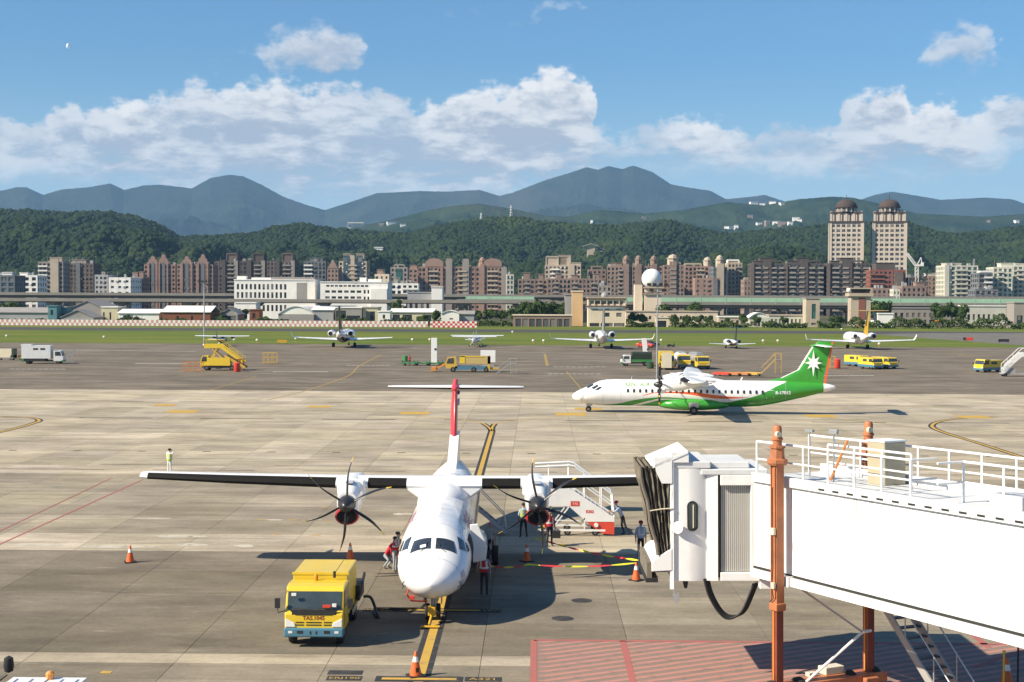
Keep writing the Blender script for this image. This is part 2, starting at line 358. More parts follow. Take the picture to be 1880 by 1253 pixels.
def strip(pts, w):
    pts = [Vector((p[0], p[1])) for p in pts]; L, Rr = [], []
    for i, p in enumerate(pts):
        d = (pts[min(i + 1, len(pts) - 1)] - pts[max(i - 1, 0)]).normalized(); nrm = Vector((-d.y, d.x)) * w / 2
        L.append(p + nrm); Rr.append(p - nrm)
    return [[tuple(L[i]), tuple(L[i + 1]), tuple(Rr[i + 1]), tuple(Rr[i])] for i in range(len(pts) - 1)]
def gp(*pp): return [tuple(G(a, b)[:2]) for a, b in pp]
def rect(cx, cy, w, d): return [(cx - w / 2, cy - d / 2), (cx + w / 2, cy - d / 2), (cx + w / 2, cy + d / 2), (cx - w / 2, cy + d / 2)]
def smooth_pts(pts, n=8):
    out = []
    for i in range(len(pts) - 1):
        p0, p1, p2, p3 = [Vector(pts[max(0, min(len(pts) - 1, i + k))]) for k in (-1, 0, 1, 2)]
        for j in range(n):
            t = j / n
            out.append(tuple(.5 * ((2 * p1) + (p2 - p0) * t + (2 * p0 - 5 * p1 + 4 * p2 - p3) * t * t + (3 * p1 - p0 - 3 * p2 + p3) * t ** 3)))
    return out + [tuple(pts[-1])]
a, b = G(768, 1253), G(903, 792)
lx = lambda Y: lerp(a.x, b.x, (Y - a.y) / (b.y - a.y))
lead = [(lx(38), 38), (lx(90), 90), (b.x, b.y)]
forkL = smooth_pts([(b.x, b.y), tuple(G(895, 783)[:2]), tuple(G(876, 775)[:2]), tuple(G(820, 768)[:2]), tuple(G(760, 765)[:2])])
forkR = smooth_pts([(b.x, b.y), tuple(G(905, 783)[:2]), tuple(G(918, 776)[:2]), tuple(G(980, 769)[:2]), tuple(G(1040, 766)[:2])])
loopR = smooth_pts(gp((1880, 841), (1800, 815), (1750, 800), (1717, 788), (1712, 780), (1730, 773), (1770, 768), (1830, 766)))
loopL = smooth_pts(gp((-40, 803), (20, 789), (60, 778), (72, 772), (55, 767), (0, 765)))
longl = smooth_pts(gp((1500, 766), (1600, 776), (1700, 787)))
mk_b = strip(lead, .68) + strip(forkL[:14], .6) + strip(forkR[:14], .6) + strip(loopR, .7) + strip(loopL, .7)
mk_y = strip(lead, .30) + strip(forkL, .22) + strip(forkR, .22) + strip(loopR, .30) + strip(loopL, .30)
marking('lead_in_border', p_blk, mk_b, .004); marking('lead_in_line', p_yel, mk_y, .008)
marking('taxi_curve', p_yel2, strip(longl, .3) + strip(smooth_pts(gp((490, 735), (560, 718), (640, 690), (660, 672), (700, 652))), .28) + strip(gp((380, 718), (470, 692)), .2) + strip(gp((1000, 650), (1005, 672)), .5)
        + strip(gp((1040, 682), (1068, 716)), .18) + strip(gp((1230, 684), (1245, 700)), .25) + strip(gp((1290, 654), (1348, 665)), .3), .008)
marking('stop_bar_border', p_blk, [rect(lx(45), G(940, 1249).y, 2.75, .62), rect(lx(54), G(800, 1121).y, 3.6, .6)], .012)
marking('stop_bar', p_yel, [rect(lx(45), G(940, 1249).y, 2.35, .24), rect(lx(54), G(800, 1121).y, 3.1, .22)], .016)
def stand_text(txt, px, py, w, size, d=.8, fill=True):
    c = G(px, py); marking('stand_plate', p_blk, [rect(c.x, c.y, w, d)], .0125)
    if txt:
        vs, fs = text_faces(txt, size); q = MB(); q.add([(v.x * 1.15 + c.x, v.y * .95 + c.y, .0165) for v in vs], fs); q.build('stand_lettering', p_yel)['kind'] = 'structure'
stand_text('ERJ190', 632, 1246, 1.10, .30, .52); stand_text('', 634, 1235.5, 1.10, .3, .5); stand_text('A321', 887, 1248, 1.15, .36, .5)
stand_text('ATR72', 898, 1122.5, 1.0, .32, .5); stand_text('(MD82)', 693, 1120.5, 1.1, .3, .5)
marking('manhole_cover', p_blk, [[(c.x + .42 * math.cos(k), c.y + .42 * math.sin(k)) for k in np.linspace(0, 6.283, 17)[:-1]] for c in (G(1033, 1136), G(1068, 1103))], .006)
blocks = [(335, 756, 3.1, 3.2), (303, 744, 2.2, 2.6), (587, 747, 2.6, 2.6), (762, 759, 3.0, 3.2), (1048, 761, 3.1, 3.4), (1080, 751, 2.9, 2.6), (1506, 764, 3.1, 3.2), (1788, 766, 3.1, 3.2)]
marking('taxiway_block', p_yel, [rect(G(x, y_).x, G(x, y_).y, w, d) for x, y_, w, d in blocks], .010)
# dark drains and joint lines along the rows
yd = G(940, 772).y; dl = []
k0 = G(364, 770).x
for i in range(-5, 10): dl.append(rect(k0 + i * 11.9 + 3.6, yd, 7.2, .42))
yj = G(940, 833).y; x5 = G(265, 827).x
for i in range(-8, 22): dl.append(rect(x5 + i * 5.0, yj, .62, .34))
yj2 = G(940, 868).y
for i in range(-4, 7): dl.append(rect(G(274, 866).x + i * 10.4 + 3.5, yj2 + .2, 7.0, .17))
yj3 = G(940, 858).y
for i in range(-4, 7): dl.append(rect(G(200, 857).x + i * 12.4 + 3.5, yj3, 9.0, .13))
yj4 = G(940, 741).y
for i in range(-5, 7): dl.append(rect(i * 17.0, yj4, 13.0, .3))
marking('drain_line', p_blk, dl, .006)
marking('safety_line', p_red, strip(gp((262, 881), (-60, 1027)), .12) + strip(gp((205, 878), (-60, 1004)), .09), .010)
# worn dashes and patches on the far apron
wd = []
for px0, py0, n, st in [(22, 678, 10, 10.4), (252, 668, 12, 8), (505, 683, 12, 8.5), (640, 671, 9, 9), (1020, 674, 9, 11), (1010, 687, 9, 11), (1515, 690, 10, 9.5)]:
    for i in range(n):
        c = G(px0 + i * st, py0); wd.append(rect(c.x, c.y, .75, .9))
marking('stand_dash', p_wht, wd, .008)
marking('apron_edge_line', p_wht, strip(gp((0, 642), (180, 643.5), (360, 646)), .7) + strip(gp((925, 648), (1000, 648)), .4) + strip(gp((1170, 649), (1270, 650)), .35), .010)
marking('worn_yellow_line', p_yel2, strip(gp((590, 646), (625, 646)), .8) + strip(gp((820, 647), (845, 648)), .8) + strip(gp((1050, 649.5), (1095, 649.5)), .7) + strip(gp((1740, 651), (1770, 651)), .7) + strip(gp((1755, 651), (1790, 653.5), (1820, 654)), 1.1) + strip(gp((1360, 650), (1400, 650)), .8), .010)
marking('bay_mark', p_yel, [rect(G(x, y_).x, G(x, y_).y, .45, .16) for x, y_ in [(598, 933), (603, 956), (538, 955), (509, 982), (580, 983), (480, 955), (1035, 1000)]] + [rect(G(195, 1235).x, G(195, 1235).y, .34, .3)], .010)
sc_ = []
for x, y_, w, d in [(280, 952, 2.6, .25), (330, 985, 3.5, .5), (505, 955, 1.2, .3), (580, 955, 1.0, .2), (740, 944, 1.6, .5), (215, 1004, 5, .5), (450, 1003, 1.2, .5), (350, 1001, 2.0, .5), (60, 1001, 3.0, .5)]: 
    c = G(x, y_); sc_.append([(c.x + w / 2 * math.cos(k) * random.uniform(.6, 1), c.y + d * math.sin(k) * random.uniform(.6, 1)) for k in np.linspace(0, 6.283, 15)[:-1]])
marking('concrete_scuff', paint('pale_scuff', (.50, .45, .36), .9), sc_, .006)
# red hatched keep-clear zone under the bridge
zx0, zy1 = G(980, 1176).x, G(980, 1176).y
hat = []; hx1 = 26.0; zy0 = 38.0
for i in range(-30, 75):
    s0 = zx0 + i * 1.05
    p0 = [s0, zy0]; p1 = [s0 + (zy1 - zy0) * 1.9, zy1]; w = .46
    def clipx(p, q_, x):
        t = (x - p[0]) / (q_[0] - p[0]); return [x, p[1] + (q_[1] - p[1]) * t]
    if p1[0] <= zx0 or p0[0] >= hx1: continue
    if p0[0] < zx0: p0 = clipx(p0, p1, zx0)
    if p1[0] > hx1: p1 = clipx(p0, p1, hx1)
    hat.append([(p0[0], p0[1]), (p0[0] + w, p0[1]), (p1[0] + w, p1[1]), (p1[0], p1[1])])
marking('hatch_wash', paint('pink_wash', (.255, .185, .15), .9), [[(zx0, zy0), (hx1, zy0), (hx1, zy1), (zx0, zy1)]], .005)
marking('hatch_line', p_pink, hat, .009)
bx = lambda px: G(px, 1176).x
marking('keep_clear_border', p_red, [rect((zx0 + hx1) / 2, zy1, hx1 - zx0, .22), rect(zx0, (zy0 + zy1) / 2, .22, zy1 - zy0), rect(bx(1143), (zy0 + zy1) / 2, .22, zy1 - zy0)] + strip(gp((1755, 1140), (1815, 1190)), .25) + strip(gp((1790, 1225), (1880, 1195)), .2), .013)

# ------------------------------------------------------------------ hills and mountains
def prof(pts): return [((p[0]), p[1]) for p in pts]
def vnoise(nx, seed):
    g_ = np.random.default_rng(seed).random((257, 257)); 
    def f(x, y_):
        x = np.asarray(x) % 256; y_ = np.asarray(y_) % 256; i = np.floor(x).astype(int); j = np.floor(y_).astype(int); fx = x - i; fy = y_ - j
        fx = fx * fx * (3 - 2 * fx); fy = fy * fy * (3 - 2 * fy)
        return (g_[i, j] * (1 - fx) + g_[i + 1, j] * fx) * (1 - fy) + (g_[i, j + 1] * (1 - fx) + g_[i + 1, j + 1] * fx) * fy
    return f
def fbm(f, x, y_, o=5):
    a, s, t = 1.0, 0.0, 0.0
    for k in range(o): s = s + a * f(x * 2 ** k + 17 * k, y_ * 2 ** k + 31 * k); t += a; a *= .5
    return s / t - .5
def ridge_z(px, py, Y): return A(px, py, Y).z
def terrain(name, pr, Yf, Yr, Yb, mtl, nx, ny, amp, nsc, seed, power=1.0, u0=-.43, u1=.43, off=0.0, jitter=0.0):
    f = vnoise(0, seed); us = np.linspace(u0, u1, nx)
    pxs = np.array([W0 / 2 + (uu + math.tan(R(YAW))) * F for uu in us]); pys = np.interp(pxs, [p[0] for p in pr], [p[1] for p in pr])
    V = np.zeros((ny, nx, 3)); ts = np.concatenate([np.linspace(0, 1, int(ny * .72)), np.linspace(1, 2, ny - int(ny * .72) + 1)[1:]])
    zr = np.array([ridge_z(px, py, Yr) for px, py in zip(pxs, pys)]) - off
    wob = 1 + .10 * (np.interp(us, np.linspace(u0, u1, 24), np.random.default_rng(seed + 5).random(24)) - .5) * 2
    for k, t in enumerate(ts):
        Yk = (Yf + (Yr - Yf) * t) if t <= 1 else Yr + (Yb - Yr) * (t - 1)
        Yk = np.full(nx, Yk); X = us * Yk
        e = (np.minimum(t, 2 - t)); base = zr * (e ** power) * (1 if t >= 1 else Yk / Yr)
        n = fbm(f, X / nsc + 40, Yk / nsc + 40) * amp * (4 * e * (1 - e) if t < 1 else .8 * (t - 1) * (2 - t)) * np.clip(zr / 120, .3, 1.5)
        n2 = np.abs(fbm(f, X / (nsc * .55) + 90, Yk / (nsc * 1.6) + 10, 4)) * amp * -.9 * (e * (1 - e) * 4)
        jr = np.random.default_rng(seed * 1000 + k); jit = (jr.random(nx) - .5) * jitter * (4 * e * (1 - e) + .12)
        V[k, :, 0] = X; V[k, :, 1] = Yk; V[k, :, 2] = base + n + n2 + jit - .6
    # keep the slope under the line of sight to the ridge
    el = (V[:, :, 2] - H) / V[:, :, 1]; kr = int(ny * .72) - 1
    cap = el[kr][None, :] * np.linspace(.0, .975, kr)[:, None] ** .25 * V[:kr, :, 1] + H
    V[:kr, :, 2] = np.minimum(V[:kr, :, 2], np.maximum(cap, -.6))
    idx = np.arange(nx * ny).reshape(ny, nx)
    fc = np.stack([idx[:-1, :-1], idx[:-1, 1:], idx[1:, 1:], idx[1:, :-1]], -1).reshape(-1, 4)
    me = bpy.data.meshes.new(name); me.from_pydata(V.reshape(-1, 3).tolist(), [], fc.tolist()); me.materials.append(mtl)
    me.polygons.foreach_set('use_smooth', [True] * len(me.polygons))
    o = bpy.data.objects.new(name, me); COL.objects.link(o); o['kind'] = 'structure'
    return o, V
def slope_mat(name, c0, c1, c2, sc):
    m = bpy.data.materials.new(name); m.use_nodes = True; t = NT(m.node_tree); b = t.n['Principled BSDF']; p = t.new('ShaderNodeNewGeometry').outputs['Position']
    n = t.noise(p, sc, 8.0, .65); n2 = t.noise(p, sc * .22, 4.0, .6)
    c = t.mix(t.rng(n, .35, .65), (*c0, 1), (*c1, 1)); c = t.mix(t.rng(n2, .52, .7, 0, .7), c, (*c2, 1))
    t.put(b, 'Base Color', c); b.inputs['Roughness'].default_value = 1.0; b.inputs['Specular IOR Level'].default_value = 0.0
    bn = t.new('ShaderNodeBump'); bn.inputs['Strength'].default_value = .9; bn.inputs['Distance'].default_value = .12 / sc; t.put(bn, 'Height', t.noise(p, sc * 2, 7.0, .7)); t.l.new(bn.outputs[0], b.inputs['Normal'])
    return m
near_p = [(-300, 392), (0, 383), (50, 382), (120, 388), (190, 385), (250, 395), (300, 415), (325, 432), (400, 430), (460, 425), (500, 415), (545, 407), (600, 415), (700, 425), (750, 427), (790, 415), (850, 405), (900, 398), (950, 396), (1000, 405), (1060, 410), (1130, 412), (1180, 405), (1230, 402), (1290, 420), (1340, 428), (1400, 420), (1480, 414), (1520, 410), (1600, 404), (1660, 405), (1700, 418), (1740, 427), (1800, 421), (1880, 412), (2200, 420)]
mid_p = [(-300, 440), (500, 440), (620, 420), (700, 408), (790, 385), (830, 378), (880, 374), (930, 382), (1000, 396), (1040, 398), (1100, 385), (1180, 392), (1250, 386), (1330, 371), (1400, 377), (1460, 366), (1520, 361), (1560, 363), (1600, 372), (1680, 392), (1800, 398), (1880, 392), (2200, 400)]
far_p = [(-300, 365), (0, 350), (25, 344), (45, 344), (75, 358), (110, 348), (160, 344), (200, 337), (225, 349), (260, 341), (290, 339), (350, 346), (385, 327), (420, 321), (445, 324), (480, 340), (520, 362), (560, 376), (595, 386), (640, 372), (690, 355), (770, 351), (820, 352), (880, 349), (915, 360), (940, 354), (1000, 331), (1040, 319), (1075, 307), (1095, 312), (1115, 305), (1140, 311), (1160, 304), (1195, 316), (1230, 339), (1270, 346), (1300, 350), (1330, 366), (1370, 362), (1400, 358), (1440, 371), (1490, 368), (1560, 372), (1600, 358), (1630, 352), (1680, 360), (1720, 367), (1800, 363), (1850, 366), (1880, 377), (2200, 372)]
m_far = slope_mat('mountain_forest', (.012, .020, .012), (.026, .036, .018), (.05, .048, .03), .004)
m_mid = slope_mat('mid_hill_forest', (.012, .026, .012), (.036, .055, .022), (.05, .06, .03), .008)
m_near = slope_mat('hill_undergrowth', (.018, .034, .010), (.040, .062, .018), (.06, .07, .03), .03)
terrain('mountains', far_p, 7600, 11500, 13500, m_far, 640, 150, 640, 1300, 11, .85, jitter=22)
_mid, MV = terrain('middle_hills', mid_p, 3900, 5600, 6900, m_mid, 640, 150, 230, 460, 23, .9, jitter=14)
hill, HV = terrain('hills', near_p, 1500, 2650, 3500, m_near, 420, 120, 150, 260, 35, .9, off=6.0)

# forest on the near hills: crowns of several kinds, placed by a node tree
def crown_mesh(name, mtl, seed, sx=1.0, sz=1.0):
    bm = bmesh.new(); bmesh.ops.create_icosphere(bm, subdivisions=2, radius=1.0); rr = random.Random(seed)
    ph = [Vector((rr.uniform(-1, 1), rr.uniform(-1, 1), rr.uniform(-.2, 1))).normalized() for _ in range(7)]
    for v in bm.verts:
        k = max(v.co.dot(p) for p in ph); v.co *= .62 + .42 * max(0, k) ** 3 + rr.uniform(-.07, .07); v.co.x *= sx; v.co.y *= sx; v.co.z *= sz
    me = bpy.data.meshes.new(name); bm.to_mesh(me); bm.free(); me.materials.append(mtl); return me
def leaf_mat(name, c0, c1, bright=(.12, .145, .035)):
    m = bpy.data.materials.new(name); m.use_nodes = True; t = NT(m.node_tree); b = t.n['Principled BSDF']
    oi = t.new('ShaderNodeObjectInfo'); p = t.new('ShaderNodeTexCoord').outputs['Object']
    n = t.noise(p, 2.6, 4.0, .7); c = t.mix(oi.outputs['Random'], (*c0, 1), (*c1, 1)); c = t.mix(t.rng(n, .4, .75, 0, .6), c, (*bright, 1))
    loc = t.noise(t.vmath('MULTIPLY', oi.outputs['Location'], (.006, .006, 0)).outputs[0], 1.0, 3.0); c = t.mix(t.rng(loc, .5, .7, 0, .55), c, (*bright, 1))
    t.put(b, 'Base Color', c); b.inputs['Roughness'].default_value = .9; b.inputs['Specular IOR Level'].default_value = .15
    return m
m_crown = leaf_mat('forest_leaves', (.006, .016, .007), (.020, .038, .012), (.046, .066, .017))
def forest():
    us = []; r_ = np.random.default_rng(3); N = 125000
    ny, nx, _ = HV.shape; kr = int(ny * .72) + 4
    u = r_.uniform(-.41, .41, N); t = r_.uniform(.10, 1.0, N) ** .9
    gy = t * (kr - 1); gx = (u + .43) / .86 * (nx - 1); i = np.floor(gy).astype(int).clip(0, ny - 2); j = np.floor(gx).astype(int).clip(0, nx - 2); fy = (gy - i)[:, None]; fx = (gx - j)[:, None]
    P = (HV[i, j] * (1 - fx) + HV[i, j + 1] * fx) * (1 - fy) + (HV[i + 1, j] * (1 - fx) + HV[i + 1, j + 1] * fx) * fy
    keep = P[:, 2] > 2
    P = P[keep]; P[:, 2] += 1.6
    me = bpy.data.meshes.new('forest'); me.from_pydata(P.tolist(), [], [])
    sc = (2.2 + 4.6 * r_.random(len(P)) ** 2.0).astype(np.float32); at = me.attributes.new('size', 'FLOAT', 'POINT'); at.data.foreach_set('value', sc)
    o = bpy.data.objects.new('forest', me); COL.objects.link(o); tag(o, 'dense green forest covering the near hills behind the city', kind='stuff')
    src = bpy.data.collections.new('crown_kinds')
    for k in range(4): src.objects.link(bpy.data.objects.new('forest_crown', crown_mesh('forest_crown', m_crown, k, 1.0, random.uniform(.8, 1.25))))
    g = bpy.data.node_groups.new('forest_scatter', 'GeometryNodeTree'); g.interface.new_socket('Geometry', in_out='INPUT', socket_type='NodeSocketGeometry'); g.interface.new_socket('Geometry', in_out='OUTPUT', socket_type='NodeSocketGeometry')
    q = NT(g); gi = q.new('NodeGroupInput'); go = q.new('NodeGroupOutput'); ip = q.new('GeometryNodeInstanceOnPoints'); ci = q.new('GeometryNodeCollectionInfo')
    ci.inputs['Collection'].default_value = src; ci.inputs['Separate Children'].default_value = True; ci.inputs['Reset Children'].default_value = True
    na = q.new('GeometryNodeInputNamedAttribute', data_type='FLOAT'); na.inputs['Name'].default_value = 'size'
    rv = q.new('FunctionNodeRandomValue', data_type='FLOAT_VECTOR'); rv.inputs['Max'].default_value = (.4, .4, 6.283)
    ip.inputs['Pick Instance'].default_value = True
    q.put(ip, 'Points', gi.outputs[0]); q.put(ip, 'Instance', ci.outputs[0]); q.put(ip, 'Rotation', rv.outputs[0]); q.put(ip, 'Scale', na.outputs[0]); q.put(go, 0, ip.outputs[0])
    md = o.modifiers.new('scatter', 'NODES'); md.node_group = g
forest()

# ------------------------------------------------------------------ haze
mo = MB(); mo.lathe([(46 * math.cos(k), 46 * math.sin(k)) for k in np.linspace(-1.57, 1.57, 13)], n=20); mo = mo.build('moon', M('moon_dust', (.75, .75, .75), .9), None, smooth=80); mo.location = Vector((0, 0, H)) + ray(125, 85).normalized() * 30000; mo.scale = (.8, .8, 1.15); tag(mo, 'tiny pale daytime moon in the blue sky at upper left', 'moon')
def haze():
    q = MB(); q.box(-8300, 8300, -420, 15400, -2.0, 1250.0); o = q.build('haze', []); o['kind'] = 'stuff'; o['label'] = 'thin blue summer haze over the whole airfield and hills'
    m = bpy.data.materials.new('haze_air'); m.use_nodes = True; t = NT(m.node_tree); t.n.clear()
    out = t.new('ShaderNodeOutputMaterial'); v = t.new('ShaderNodeVolumePrincipled'); t.l.new(v.outputs[0], out.inputs['Volume'])
    v.inputs['Color'].default_value = (.36, .64, .99, 1); v.inputs['Density'].default_value = 4.6e-5; v.inputs['Anisotropy'].default_value = 0.0
    o.data.materials.append(m)
haze()

ORD = 'first second third fourth fifth sixth seventh eighth ninth tenth eleventh twelfth thirteenth fourteenth fifteenth sixteenth seventeenth eighteenth nineteenth twentieth'.split() + ['twenty-first', 'twenty-second']

# ================================================================== city behind the airfield
def wallm(n, c, var=.12, dirt=.25, sc=.12): return M('wall_' + n, c, .85, 0, var, sc, dirt=dirt, coords='World', spec=.2)
WC = {'pink': wallm('pink_tile', (.31, .205, .165), .2), 'rose': wallm('rose_tile', (.265, .19, .155), .2), 'brown': wallm('brown_tile', (.15, .122, .105)), 'dark': wallm('dark_tile', (.10, .085, .078)),
      'grey': wallm('grey_tile', (.30, .265, .235)), 'beige': wallm('beige_tile', (.46, .38, .29)), 'cream': wallm('cream_render', (.68, .56, .42)), 'white': wallm('white_render', (.80, .77, .71), .06),
      'pale': wallm('pale_stone', (.55, .53, .44)), 'red': wallm('red_tile', (.24, .10, .075)), 'orange': wallm('ochre_render', (.52, .36, .20)), 'tower': wallm('tower_stone', (.50, .43, .355), .08), 'slate': wallm('slate_panel', (.16, .17, .18)),
      'teal': wallm('teal_sheet', (.10, .22, .24)), 'greybox': wallm('grey_sheet', (.33, .33, .33)), 'rust': wallm('rusty_sheet', (.22, .085, .045)), 'roofgrey': wallm('grey_roof_sheet', (.30, .28, .26)), 'roofwhite': wallm('white_roof_sheet', (.80, .77, .70)),
      'yellowish': wallm('straw_sheet', (.55, .50, .33)), 'mint': wallm('mint_barrier', (.33, .52, .36)), 'deck': wallm('bridge_concrete', (.25, .23, .20)), 'deckdark': wallm('dark_bridge_concrete', (.13, .12, .105)), 'dome': wallm('bronze_dome', (.075, .055, .05), .2)}
def glassm(n, c, r=.25):
    m = bpy.data.materials.new('glass_' + n); m.use_nodes = True; t = NT(m.node_tree); b = t.n['Principled BSDF']; p = t.new('ShaderNodeNewGeometry').outputs['Position']
    cell = t.new('ShaderNodeTexWhiteNoise', noise_dimensions='3D'); t.put(cell, 0, t.vmath('FLOOR', t.vmath('MULTIPLY', p, (.34, .34, .31)).outputs[0]).outputs[0])
    t.put(b, 'Base Color', t.mix(t.rng(cell.outputs['Value'], .74, .78, 0, .8), t.mix(cell.outputs['Value'], (*c, 1), tuple(x * 2.4 for x in c) + (1,)), (.20, .185, .155, 1))); b.inputs['Roughness'].default_value = r
    return m
GC = {'dark': glassm('dark', (.018, .020, .024)), 'blue': glassm('blue', (.035, .055, .065)), 'green': glassm('green', (.025, .075, .065)), 'grey': glassm('grey', (.05, .05, .05))}
def bld(name, label, px0, px1, ptop, Y, dp=18, wall='pink', glass='dark', fh=3.3, bw=3.4, pier=.42, band=.45, balc=(), bwall='white', rz=None, roof=(), group=None, cat='apartment building', mid=None, side=True):
    """one building: glazing set back in a grid of floor bands and piers, balconies, and roof pieces"""
    cx = (px0 + px1) / 2; x0, x1 = GX(px0, Y), GX(px1, Y); w = x1 - x0; h = A(cx, ptop, Y).z
    e = empty(name, ((x0 + x1) / 2, Y, -.3), R(rz if rz is not None else random.uniform(-3, 3)), label, cat, group)
    hw = w / 2; h += .3
    g = MB(); g.box(-hw + .3, hw - .3, .3, dp - .3, 0, h - .4); g.build('glazing', GC[glass], e)
    q = MB(); nf = max(2, round(h / fh)); f = h / nf; nb = max(2, round(w / bw)); b = w / nb; pw = b * pier
    for i in range(nf + 1):
        z = i * f; t = f * band
        q.box(-hw, hw, 0, dp, max(0, z - t * .6), min(h, z + t * .4) if i < nf else h + .5)
    for j in range(nb + 1):
        x = -hw + j * b; q.box(max(-hw - .02, x - pw / 2), min(hw + .02, x + pw / 2), -.06, .32, 0, h + .3)
    if side:
        ns = max(2, round(dp / bw)); bs = dp / ns
        for j in range(ns + 1):
            yy = j * bs; a0, a1 = max(0, yy - pw / 2), min(dp, yy + pw / 2)
            q.box(hw - .3, hw + .05, a0, a1, 0, h + .3); q.box(-hw - .05, -hw + .3, a0, a1, 0, h + .3)
    q.box(-hw + .3, hw - .3, dp - .25, dp + .05, 0, h)
    q.build('wall', WC[wall], e)
    if balc:
        q = MB()
        for j0, j1 in balc:
            xa, xb = -hw + w * j0, -hw + w * j1
            for i in range(1, nf):
                z = i * f; q.box(xa, xb, -1.25, -.07, z - .15, z + .02); q.box(xa, xb, -1.35, -1.2, z - .15, z + 1.0)
        q.build('balconies', WC[bwall], e, kind='stuff')
    q = MB()
    for i in range(int(3 + w / 7)):
        c = random.uniform(-hw + 1.5, hw - 1.5); yy = random.uniform(1, dp - 4); kk = random.random(); rw_ = random.uniform(.8, 2.6)
        if kk < .45: q.box(c - rw_ / 2, c + rw_ / 2, yy, yy + rw_, h + .4, h + .5 + random.uniform(1.0, 2.6))
        elif kk < .75: q.lathe([(rw_ * .4, 0), (rw_ * .4, 1.7), (.05, 1.9)], (c, yy, h + .45), n=8)
        else: q.bar((c, yy, h + .4), (c, yy, h + random.uniform(3, 6)), .16, .16)
    q.build('roof_clutter', WC['greybox'] if random.random() < .6 else WC['grey'], e, kind='stuff')
    q = MB()
    for i in range(int(w * h / 42)):
        j = random.randint(0, nb); x = -hw + j * b; z = random.randint(1, nf - 1) * f + f * random.uniform(.45, .6); q.box(max(-hw, x - .55), min(hw, x + .55), -.62, -.06, z - .38, z + .38)
    q.build('air_conditioners', WC['white'] if wall in ('white', 'beige', 'pale') else WC['grey'], e, kind='stuff')
    for r_ in roof:
        k, fx, rw, rh = r_[:4]; wl = WC.get(r_[4] if len(r_) > 4 else wall, WC[wall]); c = -hw + w * fx; q = MB()
        if k == 'box':
            q.box(c - rw / 2, c + rw / 2, 2.0, 2.0 + min(dp - 4, rw * 1.2), h + .5, h + .5 + rh); q.box(c - rw / 2 - .3, c + rw / 2 + .3, 1.7, 2.3 + min(dp - 4, rw * 1.2), h + .5 + rh, h + .9 + rh); q.build('penthouse', wl, e)
        elif k == 'gable':
            q.prism([(c - rw / 2, h + .5), (c + rw / 2, h + .5), (c + rw / 2, h + .5 + rh * .22), (c + rw * .36, h + .5 + rh * .25), (c + rw * .34, h + .5 + rh * .48), (c + rw * .17, h + .5 + rh * .68), (c + rw * .15, h + .5 + rh * .86), (c + rw * .06, h + .5 + rh), (c - rw * .06, h + .5 + rh), (c - rw * .15, h + .5 + rh * .86), (c - rw * .17, h + .5 + rh * .68), (c - rw * .34, h + .5 + rh * .48), (c - rw * .36, h + .5 + rh * .25), (c - rw / 2, h + .5 + rh * .22)], -.3, 4, ax='y'); q.build('gable', wl, e)
        elif k == 'arch':
            q.prism([(c - rw / 2, h + .4)] + [(c + rw / 2 * math.cos(a_), h + .4 + rh * .4 + rh * .6 * math.sin(a_)) for a_ in np.linspace(math.pi, 0, 9)] + [(c + rw / 2, h + .4)], -.3, 3, ax='y'); q.build('arched_gable', wl, e)
        elif k == 'turret':
            q.lathe([(rw / 2, 0), (rw / 2, rh * .55), (rw * .58, rh * .58), (rw * .58, rh * .64), (rw * .42, rh * .66), (rw * .36, rh * .85), (.05, rh)], (c, 3, h + .4), n=8); q.build('turret', wl, e)
        elif k == 'frame':
            for s in (-1, 1): q.box(c + s * rw / 2 - .4, c + s * rw / 2 + .4, 1.5, 8, h + .5, h + .5 + rh)
            q.box(c - rw / 2, c + rw / 2, 1.5, 8, h + .1 + rh, h + 1.1 + rh); q.build('roof_frame', wl, e)
        elif k == 'tank':
            q.lathe([(rw / 2, 0), (rw / 2, rh * .8), (.1, rh)], (c, 5, h + .5), n=10); q.build('water_tank', wl, e)
        elif k == 'strip':                                  # a shaft of the wall standing out over the whole height
            q.box(c - rw / 2, c + rw / 2, -.9, .5, 0, h + rh); q.build('shaft', wl, e)
        elif k == 'glassstrip':
            q.box(c - rw / 2, c + rw / 2, -.35, .5, 2, h + rh); q.build('glazed_shaft', GC[r_[4]] if r_[4] in GC else WC[r_[4]], e)
    return e
AB = 'apartment blocks behind the airfield'
bld('office_block', 'low blue and white office block at the far left edge', -12, 27, 507, 860, 20, 'slate', 'blue', 3.6, 4, .3, .35, cat='office building', roof=(('box', .6, 6, 1.5, 'white'),))
bld('office_block', 'white low office block beside the tall grey tower at far left', 30, 69, 507, 900, 18, 'white', 'dark', 3.6, 4, .45, .4, cat='office building', roof=(('box', .3, 5, 1.2),))
bld('apartment_block', 'tall grey block with pale striped left wing at far left', 71, 116, 482, 1060, 18, 'grey', 'dark', 3.3, 3.2, .4, .4, ((.0, .38),), roof=(('strip', .66, 6, 2.5, 'beige'), ('box', .68, 9, 3, 'beige')), group=AB)
bld('apartment_block', 'dark brown block with two roof turrets at far left', 121, 172, 485, 1090, 18, 'brown', 'grey', 3.3, 3.2, .45, .4, roof=(('strip', .45, 3.5, 1, 'slate'), ('box', .45, 11, 2.5, 'grey'), ('turret', .36, 2.2, 5), ('turret', .58, 2.2, 5), ('box', .9, 3, 2)), group=AB)
bld('apartment_block', 'small grey flat-roofed block right of the dark turreted block', 174, 198, 506, 1000, 16, 'greybox', 'dark', 3.3, 3.5, .5, .5, group=AB)
bld('warehouse', 'low white roofed warehouse behind the elevated road at left', 200, 240, 511, 980, 30, 'white', 'grey', 4, 6, .6, .6, cat='warehouse')
